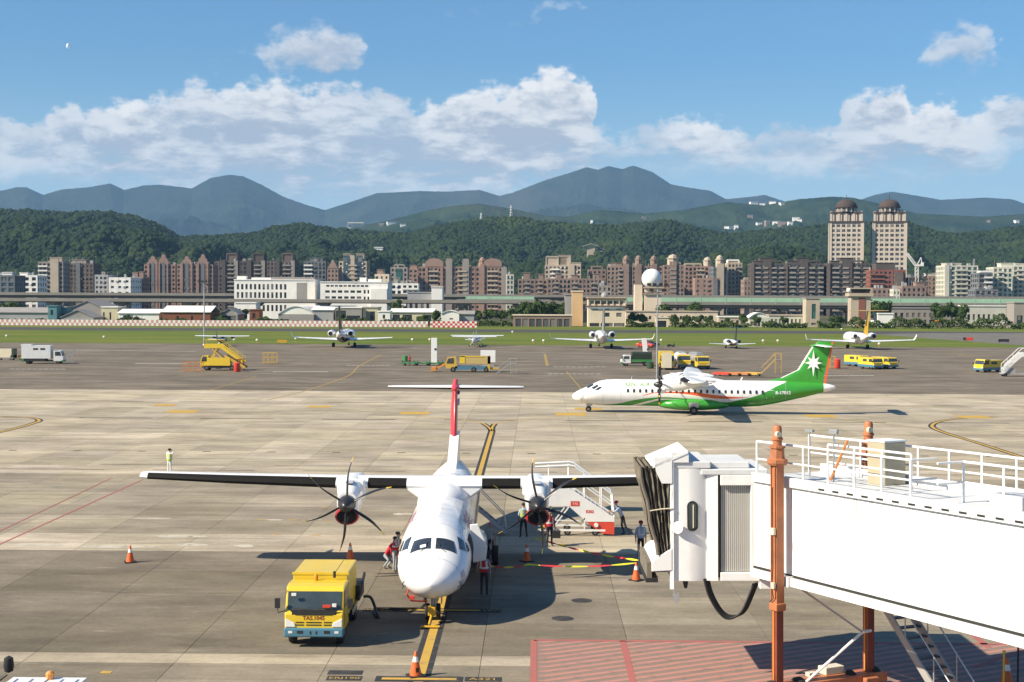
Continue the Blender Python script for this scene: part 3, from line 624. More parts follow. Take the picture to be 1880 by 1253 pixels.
bld('apartment_block', 'small pinkish brown pair of towers left of the gabled pink block', 240, 263, 510, 1010, 16, 'rose', 'dark', 3.3, 3, .5, .5, roof=(('box', .3, 4, 3), ('box', .8, 3, 3.5)), group=AB)
for px0, px1, pk, lab in [(265, 322, (.28, .62), 'pink gabled apartment block, left one of the gabled pair'), (325, 391, (.28, .72), 'pink gabled apartment block, right one of the gabled pair')]:
    bld('apartment_block', lab, px0, px1, 487, 1040, 20, 'pink', 'dark', 3.2, 2.9, .45, .42, rz=2, roof=(('gable', pk[0], 9, 6), ('gable', pk[1], 9, 7.5), ('glassstrip', pk[0], 2.4, 2, 'slate'), ('glassstrip', pk[1], 2.4, 2, 'slate'), ('strip', pk[0] - .13, 1.2, 1.5), ('strip', pk[0] + .13, 1.2, 1.5), ('strip', pk[1] - .13, 1.2, 1.5), ('strip', pk[1] + .13, 1.2, 1.5)), group=AB)
for k, (px0, px1, lab) in enumerate([(394, 438, 'dark brown slab block next to the pink gabled pair'), (440, 488, 'dark brown slab block, second from the pink gabled pair'), (490, 543, 'dark brown slab block above the long white office')]):
    bld('apartment_block', lab, px0, px1, 481, 1120, 18, 'brown' if k != 1 else 'dark', 'dark', 3.2, 3.0, .5, .4, ((.55, .82),), 'grey', rz=1, roof=(('box', .72, 9, 5), ('strip', .38, 3, 1.5, 'dark'), ('strip', .9, 3.0, 1.0, 'grey'), ('frame', .7, 8, 6)), group=AB)
bld('apartment_block', 'stepped dark block with white balconies on its left half', 558, 598, 481, 1080, 16, 'slate', 'dark', 3.2, 3, .4, .4, ((.0, .4),), 'white', roof=(('box', .55, 10, 2.2), ('tank', .5, 3, 3)), group=AB)
bld('apartment_block', 'narrow brown block with pointed top left of the beige tower', 601, 621, 494, 1040, 14, 'rose', 'dark', 3.2, 2.7, .5, .5, roof=(('gable', .5, 7, 6),), group=AB)
bld('apartment_block', 'tall beige block with two green glass corner towers', 622, 673, 481, 1100, 18, 'beige', 'dark', 3.2, 2.9, .42, .4, ((.35, .65),), 'beige', roof=(('glassstrip', .28, 5, 5, 'blue'), ('glassstrip', .75, 5, 5, 'blue'), ('box', .28, 6, 5.5), ('box', .75, 6, 5.5), ('strip', .5, 3, 5)), group=AB)
bld('apartment_block', 'small cream block with a pink roof hut above the second white office', 688, 714, 505, 980, 14, 'cream', 'dark', 3.2, 3.4, .6, .5, roof=(('box', .35, 4, 3, 'pink'),), group=AB)
bld('apartment_block', 'grey stone block with a green glass centre', 717, 748, 492, 1010, 16, 'grey', 'dark', 3.2, 2.7, .5, .4, roof=(('glassstrip', .5, 4, -1, 'green'), ('frame', .5, 7, 1.5)), group=AB)
bld('apartment_block', 'low white striped block under the grey stone block', 718, 768, 522, 900, 14, 'white', 'dark', 3.4, 3.4, .4, .4, ((.4, 1.0),), 'white', group=AB)
bld('apartment_block', 'slender pink tower left of the arched pink complex', 750, 767, 494, 1060, 14, 'pink', 'dark', 3.2, 3, .5, .5, roof=(('box', .5, 5, 2),), group=AB)
for px0, px1, lab, rf in [(768, 818, 'pink block with arched top at the left end of the long pink complex', (('arch', .58, 13, 6), ('box', .58, 10, 2), ('strip', .3, 2, 0), ('strip', .85, 2, 0))),
                          (819, 872, 'middle pink block with two slim clock-like towers of the long complex', (('strip', .1, 4.5, 6, 'grey'), ('turret', .1, 5, 6), ('strip', .68, 4.5, 6, 'grey'), ('turret', .68, 5, 6))),
                          (873, 929, 'pink block with arched top at the right end of the long pink complex', (('arch', .56, 13, 6), ('turret', .22, 5, 7), ('strip', .22, 3, 2), ('strip', .93, 4, 0, 'grey')))]:
    bld('apartment_block', lab, px0, px1, 491, 1020, 20, 'pink', 'dark', 3.2, 2.8, .42, .42, ((.38, .72),), 'beige', rz=1.5, roof=rf, group=AB)
bld('apartment_block', 'pale blue slim block right of the long pink complex', 930, 943, 505, 1000, 14, 'pale', 'blue', 3.3, 3, .4, .4, group=AB)
bld('apartment_block', 'long low brown apartment row left of the beige penthouse block', 951, 1004, 514, 940, 16, 'rose', 'dark', 3.1, 2.6, .42, .42, ((.2, .4), (.65, .85)), 'grey', rz=1, roof=(('box', .3, 4, 4), ('box', .8, 3, 3)), group=AB)
bld('apartment_block', 'tall beige block with an open roof frame and stepped shoulders', 1000, 1066, 488, 1060, 18, 'beige', 'dark', 3.2, 3, .42, .42, ((.15, .4),), 'white', roof=(('box', .33, 15, 6), ('frame', .2, 9, 6), ('box', .55, 9, 7), ('box', .85, 8, 1.5), ('strip', .75, 4, 1)), group=AB)
bld('apartment_block', 'low brown apartment row in front of the beige penthouse block', 1005, 1105, 513, 930, 16, 'rose', 'dark', 3.1, 2.6, .42, .42, ((.1, .2), (.45, .55), (.8, .9)), 'grey', rz=1, roof=(('box', .2, 4, 3), ('box', .5, 4, 2), ('box', .9, 4, 3)), group=AB)
bld('apartment_block', 'small rosy block behind the low brown row', 1080, 1112, 496, 1080, 14, 'rose', 'dark', 3.2, 3, .5, .5, roof=(('frame', .5, 8, 2),), group=AB)
bld('apartment_block', 'grey house block beside the radar dome', 1098, 1122, 526, 850, 12, 'grey', 'dark', 3.2, 2.7, .5, .4, roof=(('tank', .4, 3, 3),), group=AB)
for px0, px1, lab, rf in [(1114, 1158, 'pink stepped block, left one of the turreted cluster behind the radar dome', (('box', .4, 8, 2), ('turret', .8, 5, 8), ('strip', .8, 4, 2))),
                          (1160, 1216, 'pink turreted block right behind the radar dome', (('turret', .22, 5, 8), ('strip', .22, 4, 2), ('turret', .72, 5, 8), ('strip', .72, 4, 2)))]:
    bld('apartment_block', lab, px0, px1, 490, 1040, 20, 'rose', 'dark', 3.2, 2.8, .45, .42, ((.45, .65),), 'grey', roof=rf, group=AB)
bld('apartment_block', 'rosy block with a big domed turret right of the radar dome', 1218, 1256, 488, 1030, 20, 'rose', 'dark', 3.2, 2.8, .45, .42, ((.3, .6),), 'grey', roof=(('turret', .45, 8, 8, 'beige'), ('strip', .45, 5, 3)), group=AB)
bld('apartment_block', 'wide rosy block with pale frame top right of the domed turret', 1257, 1308, 490, 1060, 20, 'pink', 'dark', 3.2, 2.8, .42, .42, ((.4, .7),), 'beige', roof=(('frame', .3, 12, 1.5, 'beige'), ('turret', .82, 6, 7, 'beige')), group=AB)
bld('apartment_block', 'grey green block with slender turret beside the pale corner block', 1309, 1335, 492, 1030, 18, 'slate', 'dark', 3.2, 2.8, .45, .42, roof=(('turret', .5, 6, 9, 'beige'), ('strip', .5, 5, 3, 'beige')), group=AB)
bld('apartment_block', 'pale corner block at the right end of the rosy cluster', 1336, 1362, 484, 1040, 18, 'beige', 'dark', 3.2, 2.8, .4, .42, ((.55, .95),), 'grey', roof=(('box', .4, 8, 1.5), ('frame', .4, 8, 1.8, 'white')), group=AB)
bld('apartment_block', 'plain pink wall block in front of the rosy cluster', 1276, 1322, 512, 950, 16, 'pink', 'grey', 3.2, 4.2, .7, .6, roof=(('strip', .8, 3, 0, 'slate'),), group=AB)
bld('apartment_block', 'little pink block left of the dark balcony slabs', 1366, 1378, 515, 900, 14, 'rose', 'dark', 3.2, 3, .6, .5, group=AB)
for px0, px1, lab in [(1379, 1439, 'dark balconied slab block, first of the three left of the twin towers'), (1440, 1512, 'dark balconied slab block, second of the three left of the twin towers'), (1518, 1596, 'dark balconied slab block at the foot of the left twin tower')]:
    bld('apartment_block', lab, px0, px1, 485, 1000, 20, 'dark', 'blue', 3.2, 3.0, .4, .35, ((.12, .28), (.36, .5), (.62, .76), (.84, .98)), 'grey', rz=-1, roof=(('strip', .5, 5, 3, 'dark'), ('box', .47, 9, 3.5), ('box', .2, 6, 1.5), ('frame', .75, 8, 1.5), ('strip', .03, 2.4, .5, 'brown')), group=AB)
bld('apartment_block', 'red brown block with striped balconies at the foot of the right twin tower', 1597, 1662, 497, 985, 20, 'red', 'dark', 3.2, 3, .45, .42, ((.0, .4),), 'red', rz=-1, roof=(('box', .45, 13, 4.5, 'dark'), ('strip', .8, 6, -1, 'brown')), group=AB)
bld('apartment_block', 'low rosy houses right of the small control tower', 1602, 1645, 531, 830, 12, 'rose', 'dark', 3, 2.6, .5, .45, group=AB)
bld('apartment_block', 'pale narrow house with roof hut left of the crane', 1640, 1652, 533, 800, 10, 'pale', 'dark', 3, 2.6, .5, .45, group=AB)
bld('apartment_block', 'brownish terrace under the crane', 1656, 1700, 527, 830, 12, 'rose', 'dark', 3, 2.6, .5, .45, roof=(('box', .8, 5, 2),), group=AB)
bld('building_shell', 'dark unfinished concrete frame building under the tower crane', 1668, 1702, 511, 1000, 16, 'dark', 'grey', 3.6, 4, .3, .3, cat='building site', roof=(('box', .5, 9, 2, 'slate'),))
bld('apartment_block', 'pinkish grey block with small windows right of the crane', 1703, 1733, 508, 1000, 16, 'rose', 'dark', 3.2, 3, .6, .5, roof=(('box', .4, 8, 1.5, 'pale'),), group=AB)
bld('apartment_block', 'pale green glass and stone block with wide balconies near the right edge', 1734, 1795, 489, 980, 20, 'pale', 'green', 3.3, 3.6, .35, .32, ((.3, .68),), 'pale', roof=(('box', .3, 10, 1.2), ('strip', .05, 3, 1.0, 'pale'), ('turret', .93, 2, 5, 'slate')), group=AB)
bld('apartment_block', 'dark block with a white window frame between two pale green blocks', 1796, 1822, 502, 960, 16, 'slate', 'dark', 3.2, 4.4, .3, .4, ((.35, .95),), 'white', roof=(('frame', .6, 8, .5, 'white'),), group=AB)
bld('apartment_block', 'pale block with glazed centre second from the right edge', 1823, 1858, 492, 970, 18, 'pale', 'green', 3.3, 3.2, .4, .34, ((.2, .55),), 'pale', roof=(('box', .75, 8, 2.4),), group=AB)
bld('apartment_block', 'pale and dark green glass block cut by the right edge', 1860, 1912, 489, 990, 18, 'pale', 'green', 3.3, 3.2, .35, .34, ((.1, .35),), 'pale', roof=(('box', .3, 8, 1.0),), group=AB)
bld('apartment_block', 'dark low block with terraces in front of the pale green blocks', 1790, 1832, 533, 860, 14, 'slate', 'dark', 3.2, 3.4, .4, .4, group=AB)

# twin towers: windows one by one
win_me = None
def twin(px0, px1, lab):
    global win_me
    Y = 1180; x0, x1 = GX(px0, Y), GX(px1, Y); w = x1 - x0; hw = w / 2; dp = 26
    zs = A(0, 408, Y).z + (GX(0, 1) * 0); cx = (px0 + px1) / 2
    z_sh = A(cx, 410, Y).z; z_c1 = A(cx, 395, Y).z; z_dr = A(cx, 382, Y).z; z_tp = A(cx, 366, Y).z
    e = empty('tower_block', ((x0 + x1) / 2, Y, -.3), R(-11), lab, 'high-rise', 'domed twin towers')
    g = MB(); g.box(-hw + .5, hw - .5, .5, dp, 0, z_sh); g.build('core', GC['grey'], e)
    nb, fh = 6, 3.75; b = (w - 2.4) / nb; nf = int(z_sh / fh); f = z_sh / nf; q = MB()
    for j in range(nb + 1):
        x = -hw + 1.2 + j * b; pw = b * .34 if 0 < j < nb else 2.4; q.box(x - pw / 2, x + pw / 2, -.1 if 0 < j < nb else -.5, .55, 0, z_sh + .6)
    for i in range(nf + 1): q.box(-hw, hw, .0, dp, i * f - f * .22, i * f + f * .22)
    for s in (-1, 1):
        for j in range(8): q.box(s * hw - .35, s * hw + .35, j * dp / 7 - .7, j * dp / 7 + .7, 0, z_sh + .6)
    q.build('stone_grid', WC['tower'], e)
    for i in range(nf):
        for j in range(nb):
            z = i * f + f * .22; x = -hw + 1.2 + j * b + b * .17
            if win_me is None:
                m = MB(); m.box(0, 1, 0, .12, 0, 1); m.box(.46, .54, -.06, .001, 0, 1, 1); o = m.build('window', [GC['dark'], WC['slate']], e); win_me = o.data
            else:
                o = bpy.data.objects.new('window', win_me); COL.objects.link(o); o.parent = e
            o.location = (x, .2, z); o.scale = (b * .66, 1, f * .56)
    q = MB(); k = hw * .88
    q.box(-hw - .8, hw + .8, -.9, dp + .6, z_sh + .6, z_sh + 2.0, 1)
    q.box(-k, k, 1.2, dp - 2, z_sh + 2.0, z_c1 + 1.5, 0); q.box(-k - .7, k + .7, .5, dp - 1.3, z_c1 + 1.5, z_c1 + 3.0, 1)
    for j in range(9): q.box(-k + j * k / 4 - .5, -k + j * k / 4 + .5, .9, 1.3, z_sh + 2, z_c1 + 1.5, 1) if j % 2 else q.box(-k + j * k / 4 - .9, -k + j * k / 4 + .9, .7, 1.3, z_sh + 2, z_c1 + 3.5, 0)
    q.build('upper_storeys', [WC['tower'], WC['dome']], e)
    q = MB(); rr = hw * .56
    q.lathe([(rr * 1.0, 0), (rr * 1.0, (z_dr - z_c1) * .75)], (0, dp / 2 - 6, z_c1 + 3.0), n=16); 
    dr = q.build('drum', GC['grey'], e)
    q = MB()
    for j in range(12):
        a_ = 2 * math.pi * j / 12; q.box(rr * math.cos(a_) - .6, rr * math.cos(a_) + .6, dp / 2 - 6 + rr * math.sin(a_) - .6, dp / 2 - 6 + rr * math.sin(a_) + .6, z_c1 + 3, z_dr + 1)
    q.build('column_ring', WC['tower'], dr, kind='stuff')
    q = MB(); R_ = rr * 1.12; hh = z_tp - z_dr - 1
    q.lathe([(R_ * 1.08, 0), (R_ * 1.08, 1.0)] + [(R_ * math.cos(a_), 1.0 + hh * math.sin(a_)) for a_ in np.linspace(0, 1.5, 8)] + [(.25, hh + 1.2), (.2, hh + 4.5), (.02, hh + 5)], (0, dp / 2 - 6, z_dr + .6), n=20); q.build('dome', WC['dome'], e, smooth=40)
twin(1521, 1583, 'left one of the two domed pale stone towers'); twin(1601, 1662, 'right one of the two domed pale stone towers')

# tower crane
def crane():
    Y = 1000; b = A(1683, 505, Y); t_ = A(1683, 488, Y); s = 2611 / Y
    e = empty('tower_crane', (b.x, Y, 0), 0, 'white luffing tower crane beside the right twin tower', 'crane'); m = M('crane_paint', (.72, .70, .66), .5)
    def lat(name, p, q_, w, n):
        o = MB(); p, q_ = Vector(p), Vector(q_); d = (q_ - p); a = d.normalized().cross(Vector((0, 1, 0))).normalized() * w / 2; c = Vector((0, w / 2, 0))
        for sa in (-1, 1):
            for sc in (-1, 1): o.bar(p + a * sa + c * sc, q_ + a * sa + c * sc, .28, .28)
        for i in range(n):
            for sc in (-1, 1): o.bar(p + d * (i / n) + a + c * sc, p + d * ((i + 1) / n) - a + c * sc, .2, .2)
        o.build(name, m, e)
    lat('mast', (0, 0, 0), (0, 0, t_.z), 2.0, 14)
    lat('jib', (-1, 0, t_.z + .5), (A(1665, 466, Y).x - b.x, 0, A(1665, 466, Y).z), 1.5, 10)
    q = MB(); q.bar((0, 0, t_.z), (A(1691, 473, Y).x - b.x, 0, A(1691, 473, Y).z), .5, .5); q.bar((3.6, 0, t_.z + .6), (A(1691, 473, Y).x - b.x, 0, A(1691, 473, Y).z), .4, .4); q.build('a_frame', m, e)
    q = MB(); q.box(-1.2, 4.5, -1.2, 1.2, t_.z - .4, t_.z + .8); q.box(3.0, 4.6, -1, 1, t_.z + .8, t_.z + 2.2); q.build('slewing_deck', m, e)
crane()

# ------------------------------------------------------------------ elevated roads
def viaduct(name, label, Y, ptop, pbot, px0, px1, dw, barrier=None, every=32, m='deck', gird='deckdark', bar_px=None):
    x0, x1 = GX(px0, Y), GX(px1, Y); zt = A(940, ptop, Y).z; zb = A(940, pbot, Y).z
    e = empty(name, (0, Y, 0), 0, label, 'elevated road')
    q = MB(); q.box(x0, x1, .5, dw, zb + .6, zt - 1.0); q.box(x0, x1, 1.5, dw - 1.5, zb, zb + .6); q.build('deck', WC[gird], e)
    q = MB(); q.box(x0, x1, .0, .35, zt - 1.5, zt); q.build('parapet', WC[m], e); q = MB(); q.box(x0, x1, dw + .1, dw + .45, zt - 1.5, zt); q.build('parapet', WC[m], e)
    q = MB(); n = int((x1 - x0) / every)
    pm = None
    for i in range(n + 1):
        if pm is None:
            q.box(-1.2, 1.2, dw / 2 - 1.5, dw / 2 + 1.5, -.3, zb - 1.4); q.prism([(-1.2, zb - 1.4), (1.2, zb - 1.4), (2.6, zb), (-2.6, zb)], 1.5, dw - 1.5); o = q.build('pier', WC['deck'], e); pm = o.data
        else: o = bpy.data.objects.new('pier', pm); COL.objects.link(o); o.parent = e
        o.location.x = x0 + i * every + 4
    if barrier:
        a_, b_ = GX(barrier[0], Y), GX(barrier[1], Y); k = int((b_ - a_) / 12); bm_ = None
        for i in range(k):
            if bm_ is None:
                q = MB(); q.box(.1, 11.9, .0, .2, 0, barrier[2]); q.box(-.12, .12, -.1, .3, 0, barrier[2] + .2); o = q.build('noise_panel', WC['mint'], e); bm_ = o.data
            else: o = bpy.data.objects.new('noise_panel', bm_); COL.objects.link(o); o.parent = e
            o.location = (a_ + i * 12, .06, zt - 1.1 if barrier[3] is None else barrier[3])
    return e
viaduct('viaduct', 'long elevated road running behind the white offices', 800, 541, 551, -300, 2200, 16)
viaduct('viaduct', 'nearer elevated road with pale parapet above the sheds', 660, 551.5, 559, -300, 950, 14)
viaduct('viaduct', 'elevated road with mint green noise panels on the right', 690, 553, 565, 940, 2300, 14, (1150, 2300, 3.1, None), m='deck')
viaduct('viaduct', 'short mint green stretch of elevated road behind the hedge', 745, 550, 558, 840, 1010, 12, (855, 1000, 2.6, None))

# ------------------------------------------------------------------ low buildings along the far side of the airfield
def house(name, label, px0, px1, ptop, pbase, Y, wall='white', roofc=None, dp=12, kind='flat', win=(), glass='dark', cat='building', rise=.4, group=None, rz=0, extra=None, frame=None):
    """a low building: shell, roof, and window openings given as (x0, x1, z0, z1) shares of the front"""
    cx = (px0 + px1) / 2; x0, x1 = GX(px0, Y), GX(px1, Y); hw = (x1 - x0) / 2; h = A(cx, ptop, Y).z; zb = -.1
    e = empty(name, ((x0 + x1) / 2, Y, zb), R(rz), label, cat, group); h -= zb
    he = h if kind == 'flat' else h * (1 - rise)
    # the front wall is a grid cut by the openings
    xs = sorted({0, 1} | {v for a in win for v in a[:2]}); zs = sorted({0, 1} | {v for a in win for v in a[2:4]}); q = MB()
    for i in range(len(xs) - 1):
        for j in range(len(zs) - 1):
            mx_, mz_ = (xs[i] + xs[i + 1]) / 2, (zs[j] + zs[j + 1]) / 2
            if any(a[0] < mx_ < a[1] and a[2] < mz_ < a[3] for a in win): continue
            q.box(-hw + 2 * hw * xs[i], -hw + 2 * hw * xs[i + 1], 0, .3, he * zs[j], he * zs[j + 1])
    q.box(-hw, -hw + .3, .3, dp, 0, he); q.box(hw - .3, hw, .3, dp, 0, he); q.box(-hw, hw, dp - .3, dp, 0, he)
    q.build('wall', WC[wall], e)
    rc = WC[roofc or wall]
    q = MB()
    if kind == 'flat': q.box(-hw - .25, hw + .25, -.3, dp + .2, he, he + .45)
    elif kind == 'gable':     # ridge along x
        q.prism([(-.5, he - .05), (dp / 2, h), (dp + .5, he - .05), (dp + .5, he + .2), (dp / 2, h + .25), (-.5, he + .2)], -hw - .4, hw + .4, ax='x')
    elif kind == 'front':     # gable end faces the runway
        q.prism([(-hw - .5, he), (0, h), (hw + .5, he), (hw + .5, he + .25), (0, h + .3), (-hw - .5, he + .25)], -.4, dp + .3, ax='y'); q.prism([(-hw, he), (hw, he), (0, h)], .02, .3, ax='y')
    elif kind == 'round':
        arc = [(-hw - .3 + (2 * hw + .6) * i / 10, he + (h - he) * math.sin(math.pi * i / 10)) for i in range(11)]
        q.prism(arc + [(x, z - .2) for x, z in reversed(arc)], -.4, dp + .3, ax='y'); q.prism([(p[0] * .98, p[1] - .15) for p in arc], .02, .3, ax='y')
    q.build('roof', rc, e)
    for a in win:
        q = MB(); q.box(-hw + 2 * hw * a[0], -hw + 2 * hw * a[1], .18, .24, he * a[2], he * a[3]); g = q.build('window', GC[a[4] if len(a) > 4 else glass], e)
    if extra: extra(e, hw, h, dp)
    return e
def rowwin(n, z0, z1, fill=.6, a=0.03, b=.97): return tuple((a + (b - a) * (i + (1 - fill) / 2) / n, a + (b - a) * (i + (1 + fill) / 2) / n, z0, z1) for i in range(n))
def offA(e, hw, h, dp):
    q = MB(); q.box(-hw * .95, -hw * .72, 2, 6, h + .45, h + 2.2); q.box(-hw * .6, -hw * .1, 3, 7, h + .45, h + 1.4); q.build('roof_plant', WC['white'], e); q = MB(); q.box(-hw * .1, hw * .98, 1, 12, h + .45, h + 1.7); q.build('plant_storey', WC['roofgrey'], e)
    q = MB(); q.box(hw * .55, hw * .8, -.12, -.02, h * .5, h * .94); q.build('louvre_panel', WC['roofgrey'], e)
house('office_building', 'long white office with tall dark slot windows on its left half', 430, 578, 515, 556, 745, 'white', 'white', 22, win=rowwin(12, .76, .90, .52, .02, .66) + rowwin(12, .54, .69, .52, .02, .66) + rowwin(12, .2, .36, .52, .02, .66), cat='office building', extra=offA)
def offB(e, hw, h, dp):
    q = MB(); q.box(hw * .15, hw * .35, 2, 6, h + .45, h + 2.6); q.box(hw * .4, hw * .8, 2, 6, h + .45, h + 1.8); q.box(hw * .5, hw * .98, -1.5, .02, 0, h * .84); q.build('roof_plant', WC['white'], e)
house('office_building', 'white office with three rows of small dark windows', 588, 712, 519, 558, 735, 'white', 'white', 22, win=rowwin(10, .88, .93, .75, .08, .72) + rowwin(6, .72, .785, .7, .06, .62) + rowwin(6, .56, .625, .7, .06, .62) + rowwin(6, .2, .28, .7, .06, .62) + rowwin(2, .70, .80, .5, .63, .74) + rowwin(2, .52, .62, .5, .63, .74), cat='office building', extra=offB)
house('office_building', 'pale blue grey low office with a white block at its right end', 748, 792, 538, 560, 700, 'greybox', 'greybox', 14, win=rowwin(4, .3, .7, .5), cat='office building')
house('plant_room', 'plain white windowless block at the end of the pale low office', 792, 812, 528, 562, 696, 'white', 'white', 12, cat='building')
house('cream_house', 'flat cream house with dark gate behind the left sheds', 432, 470, 557, 572, 640, 'white', 'white', 10, win=rowwin(3, .2, .7, .5), cat='building')
SH = 'sheds along the far perimeter'
house('storage_shed', 'long grey shed with pale wall at the far left edge', -20, 88, 566, 590, 600, 'greybox', 'roofgrey', 20, 'gable', rise=.3, win=rowwin(8, .1, .45, .25), cat='shed', group=SH)
house('storage_shed', 'small teal shed between grey sheds', 88, 104, 563, 586, 592, 'teal', 'teal', 8, win=((.3, .6, .5, .8),), cat='shed', group=SH)
house('storage_shed', 'dark green shed beside the teal shed', 105, 122, 565, 586, 598, 'teal', 'roofgrey', 8, win=((.1, .8, .0, .6),), cat='shed', group=SH)
house('storage_shed', 'big grey gabled shed with straw coloured side', 124, 196, 553, 588, 612, 'roofgrey', 'roofgrey', 26, 'front', rise=.42, win=((.1, .35, .1, .8), (.75, .8, .2, .7)), cat='shed', group=SH)
house('storage_shed', 'low grey shed in front of the big gabled shed', 112, 172, 570, 590, 590, 'greybox', 'roofgrey', 14, 'front', rise=.55, cat='shed', group=SH)
house('storage_shed', 'straw coloured flat shed right of the big gabled shed', 186, 216, 565, 588, 604, 'yellowish', 'roofwhite', 12, win=((.1, .2, .1, .7), (.5, .6, .1, .7)), cat='shed', group=SH)
house('storage_shed', 'white flat roofed shed behind the low bushes', 217, 292, 569, 589, 594, 'white', 'roofwhite', 16, 'gable', rise=.25, win=((.12, .2, .5, .8),), cat='shed', group=SH)
house('storage_shed', 'rusty red corrugated shed under a long white roof', 298, 386, 563, 588, 590, 'rust', 'roofwhite', 18, 'gable', rise=.32, win=((.3, .34, .1, .7), (.6, .64, .1, .7)), cat='shed', group=SH)
house('storage_shed', 'dark open gabled shed right of the rusty shed', 405, 436, 567, 590, 600, 'roofgrey', 'roofgrey', 14, 'front', rise=.4, win=((.1, .9, .0, .9),), cat='shed', group=SH)
house('storage_shed', 'small orange brick hut below the long white office', 458, 476, 570, 588, 605, 'rust', 'rust', 8, win=((.3, .6, .4, .8),), cat='hut', group=SH)
house('hangar', 'white round roofed hangar below the long white office', 511, 576, 562, 590, 604, 'roofgrey', 'roofwhite', 28, 'round', rise=.45, win=((.05, .3, .0, .5, 'grey'), (.4, .6, .0, .4, 'grey')), cat='hangar')
house('storage_shed', 'grey sheet shed with orange edged roof beside the round hangar', 573, 612, 563, 590, 606, 'greybox', 'roofwhite', 20, 'gable', rise=.2, cat='shed', group=SH)
house('storage_shed', 'dark open shed below the second white office', 616, 664, 566, 590, 600, 'roofgrey', 'roofwhite', 16, win=((.02, .4, .0, .85), (.42, .95, .0, .55)), cat='shed', group=SH)
house('storage_shed', 'low white van-like hut between dark open sheds', 694, 716, 573, 590, 588, 'white', 'roofwhite', 8, win=((.4, .6, .5, .8),), cat='hut', group=SH)
house('storage_shed', 'flat pale shed with brown doors right of the dark open shed', 666, 694, 566, 590, 602, 'yellowish', 'roofgrey', 12, win=((.2, .8, .0, .8),), cat='shed', group=SH)
house('storage_shed', 'pale green roofed shed with open bays near the small white hangar', 717, 796, 568, 590, 606, 'yellowish', 'roofwhite', 16, 'gable', rise=.2, win=((.05, .22, .0, .8), (.28, .5, .0, .8), (.6, .7, .1, .6), (.75, .95, .0, .8)), cat='shed', group=SH)
house('hangar', 'small white hangar at the end of the red checkered fence', 811, 843, 570, 591, 588, 'white', 'roofwhite', 10, 'round', rise=.2, win=((.45, .65, .5, .62),), cat='hangar')
house('storage_shed', 'grey sheet shed adjoining the small white hangar', 843, 870, 572, 591, 590, 'greybox', 'roofgrey', 12, 'gable', rise=.2, cat='shed', group=SH)
house('walkway_shelter', 'long low shelter with a salmon roof edge by the hedge', 942, 1050, 580, 597, 575, 'rose', 'cream', 8, win=rowwin(8, .0, .72, .8), cat='shelter', glass='grey')
house('stair_tower', 'plain ochre stair tower beside the cream building', 1050, 1070, 536, 598, 590, 'orange', 'cream', 7, cat='tower')
house('annex', 'grey annex behind the ochre stair tower', 1037, 1051, 542, 596, 600, 'greybox', 'greybox', 8, cat='building')
def crm(e, hw, h, dp):
    q = MB(); q.box(-hw - .6, hw + .6, -1.0, dp + .5, h * .72, h * .75); q.box(-hw - .6, hw + .6, -1.0, dp + .5, h - .1, h + .3); q.build('cornice', WC['rose'], e)
    q = MB()
    for i in range(7): q.box(-hw + hw * 2 * i / 6 - .15, -hw + hw * 2 * i / 6 + .15, -.5, -.2, h * .75, h)
    q.build('roof_post', WC['cream'], e, kind='stuff'); q = MB(); q.lathe([(1.2, 0), (1.4, .6), (1.0, 1.6), (.1, 2)], (-hw * .1, 4, h + .5), n=10); q.build('roof_dish', WC['greybox'], e)
house('operations_building', 'cream three storey building with open roof deck in front of the viaduct', 1080, 1148, 548, 598, 578, 'cream', 'cream', 14, win=((.12, .26, .60, .68), (.44, .58, .60, .68), (.76, .9, .60, .68), (.44, .58, .36, .5), (.76, .9, .36, .5), (.04, .3, .02, .14), (.34, .66, .02, .14), (.7, .98, .02, .14), (.06, .94, .80, .9)), cat='building', extra=crm)
house('barrack', 'long two storey cream barrack with small windows behind trees', 1149, 1318, 573, 592, 615, 'cream', 'beige', 12, win=rowwin(14, .45, .7, .4), cat='barracks')
house('guard_house', 'tiny cream porch building in front of the long barrack', 1205, 1227, 584, 597, 580, 'cream', 'cream', 5, win=((.15, .85, .0, .7),), cat='hut')
house('canopy_hut', 'pale flat hut among bushes right of the barrack', 1320, 1360, 583, 597, 590, 'beige', 'roofwhite', 7, win=rowwin(4, .2, .7, .5), cat='hut')
house('stair_tower', 'square beige tower with a tall pale window strip', 1480, 1505, 549, 595, 592, 'beige', 'roofgrey', 8, win=((.42, .72, .3, .82, 'green'), (.4, .75, .08, .16)), cat='tower')
house('arrival_shed', 'low pale pavilion with white barrel roof right of the hut', 1376, 1412, 574, 596, 590, 'pale', 'roofwhite', 10, 'round', rise=.35, win=rowwin(5, .1, .6, .6), cat='pavilion')
house('utility_row', 'low pale utility row between bushes and the square tower', 1412, 1482, 580, 597, 600, 'pale', 'beige', 8, win=rowwin(9, .2, .7, .5), cat='building')
house('barrack', 'grey two storey terrace behind the long hedge', 1636, 1772, 567, 590, 640, 'grey', 'roofgrey', 10, win=rowwin(12, .5, .75, .5) + rowwin(12, .1, .35, .5), cat='barracks')
house('barrack', 'pale low barrack with white roof at the right edge', 1772, 1860, 563, 590, 640, 'pale', 'roofwhite', 10, win=rowwin(9, .3, .6, .5), cat='barracks')
house('barrack', 'dark grey gate building cut by the right edge', 1862, 1920, 557, 596, 600, 'grey', 'roofgrey', 10, win=rowwin(3, .1, .5, .6), cat='building')
house('pump_house', 'white low pump house below the small control tower', 1612, 1640, 577, 593, 600, 'white', 'roofwhite', 8, cat='hut')
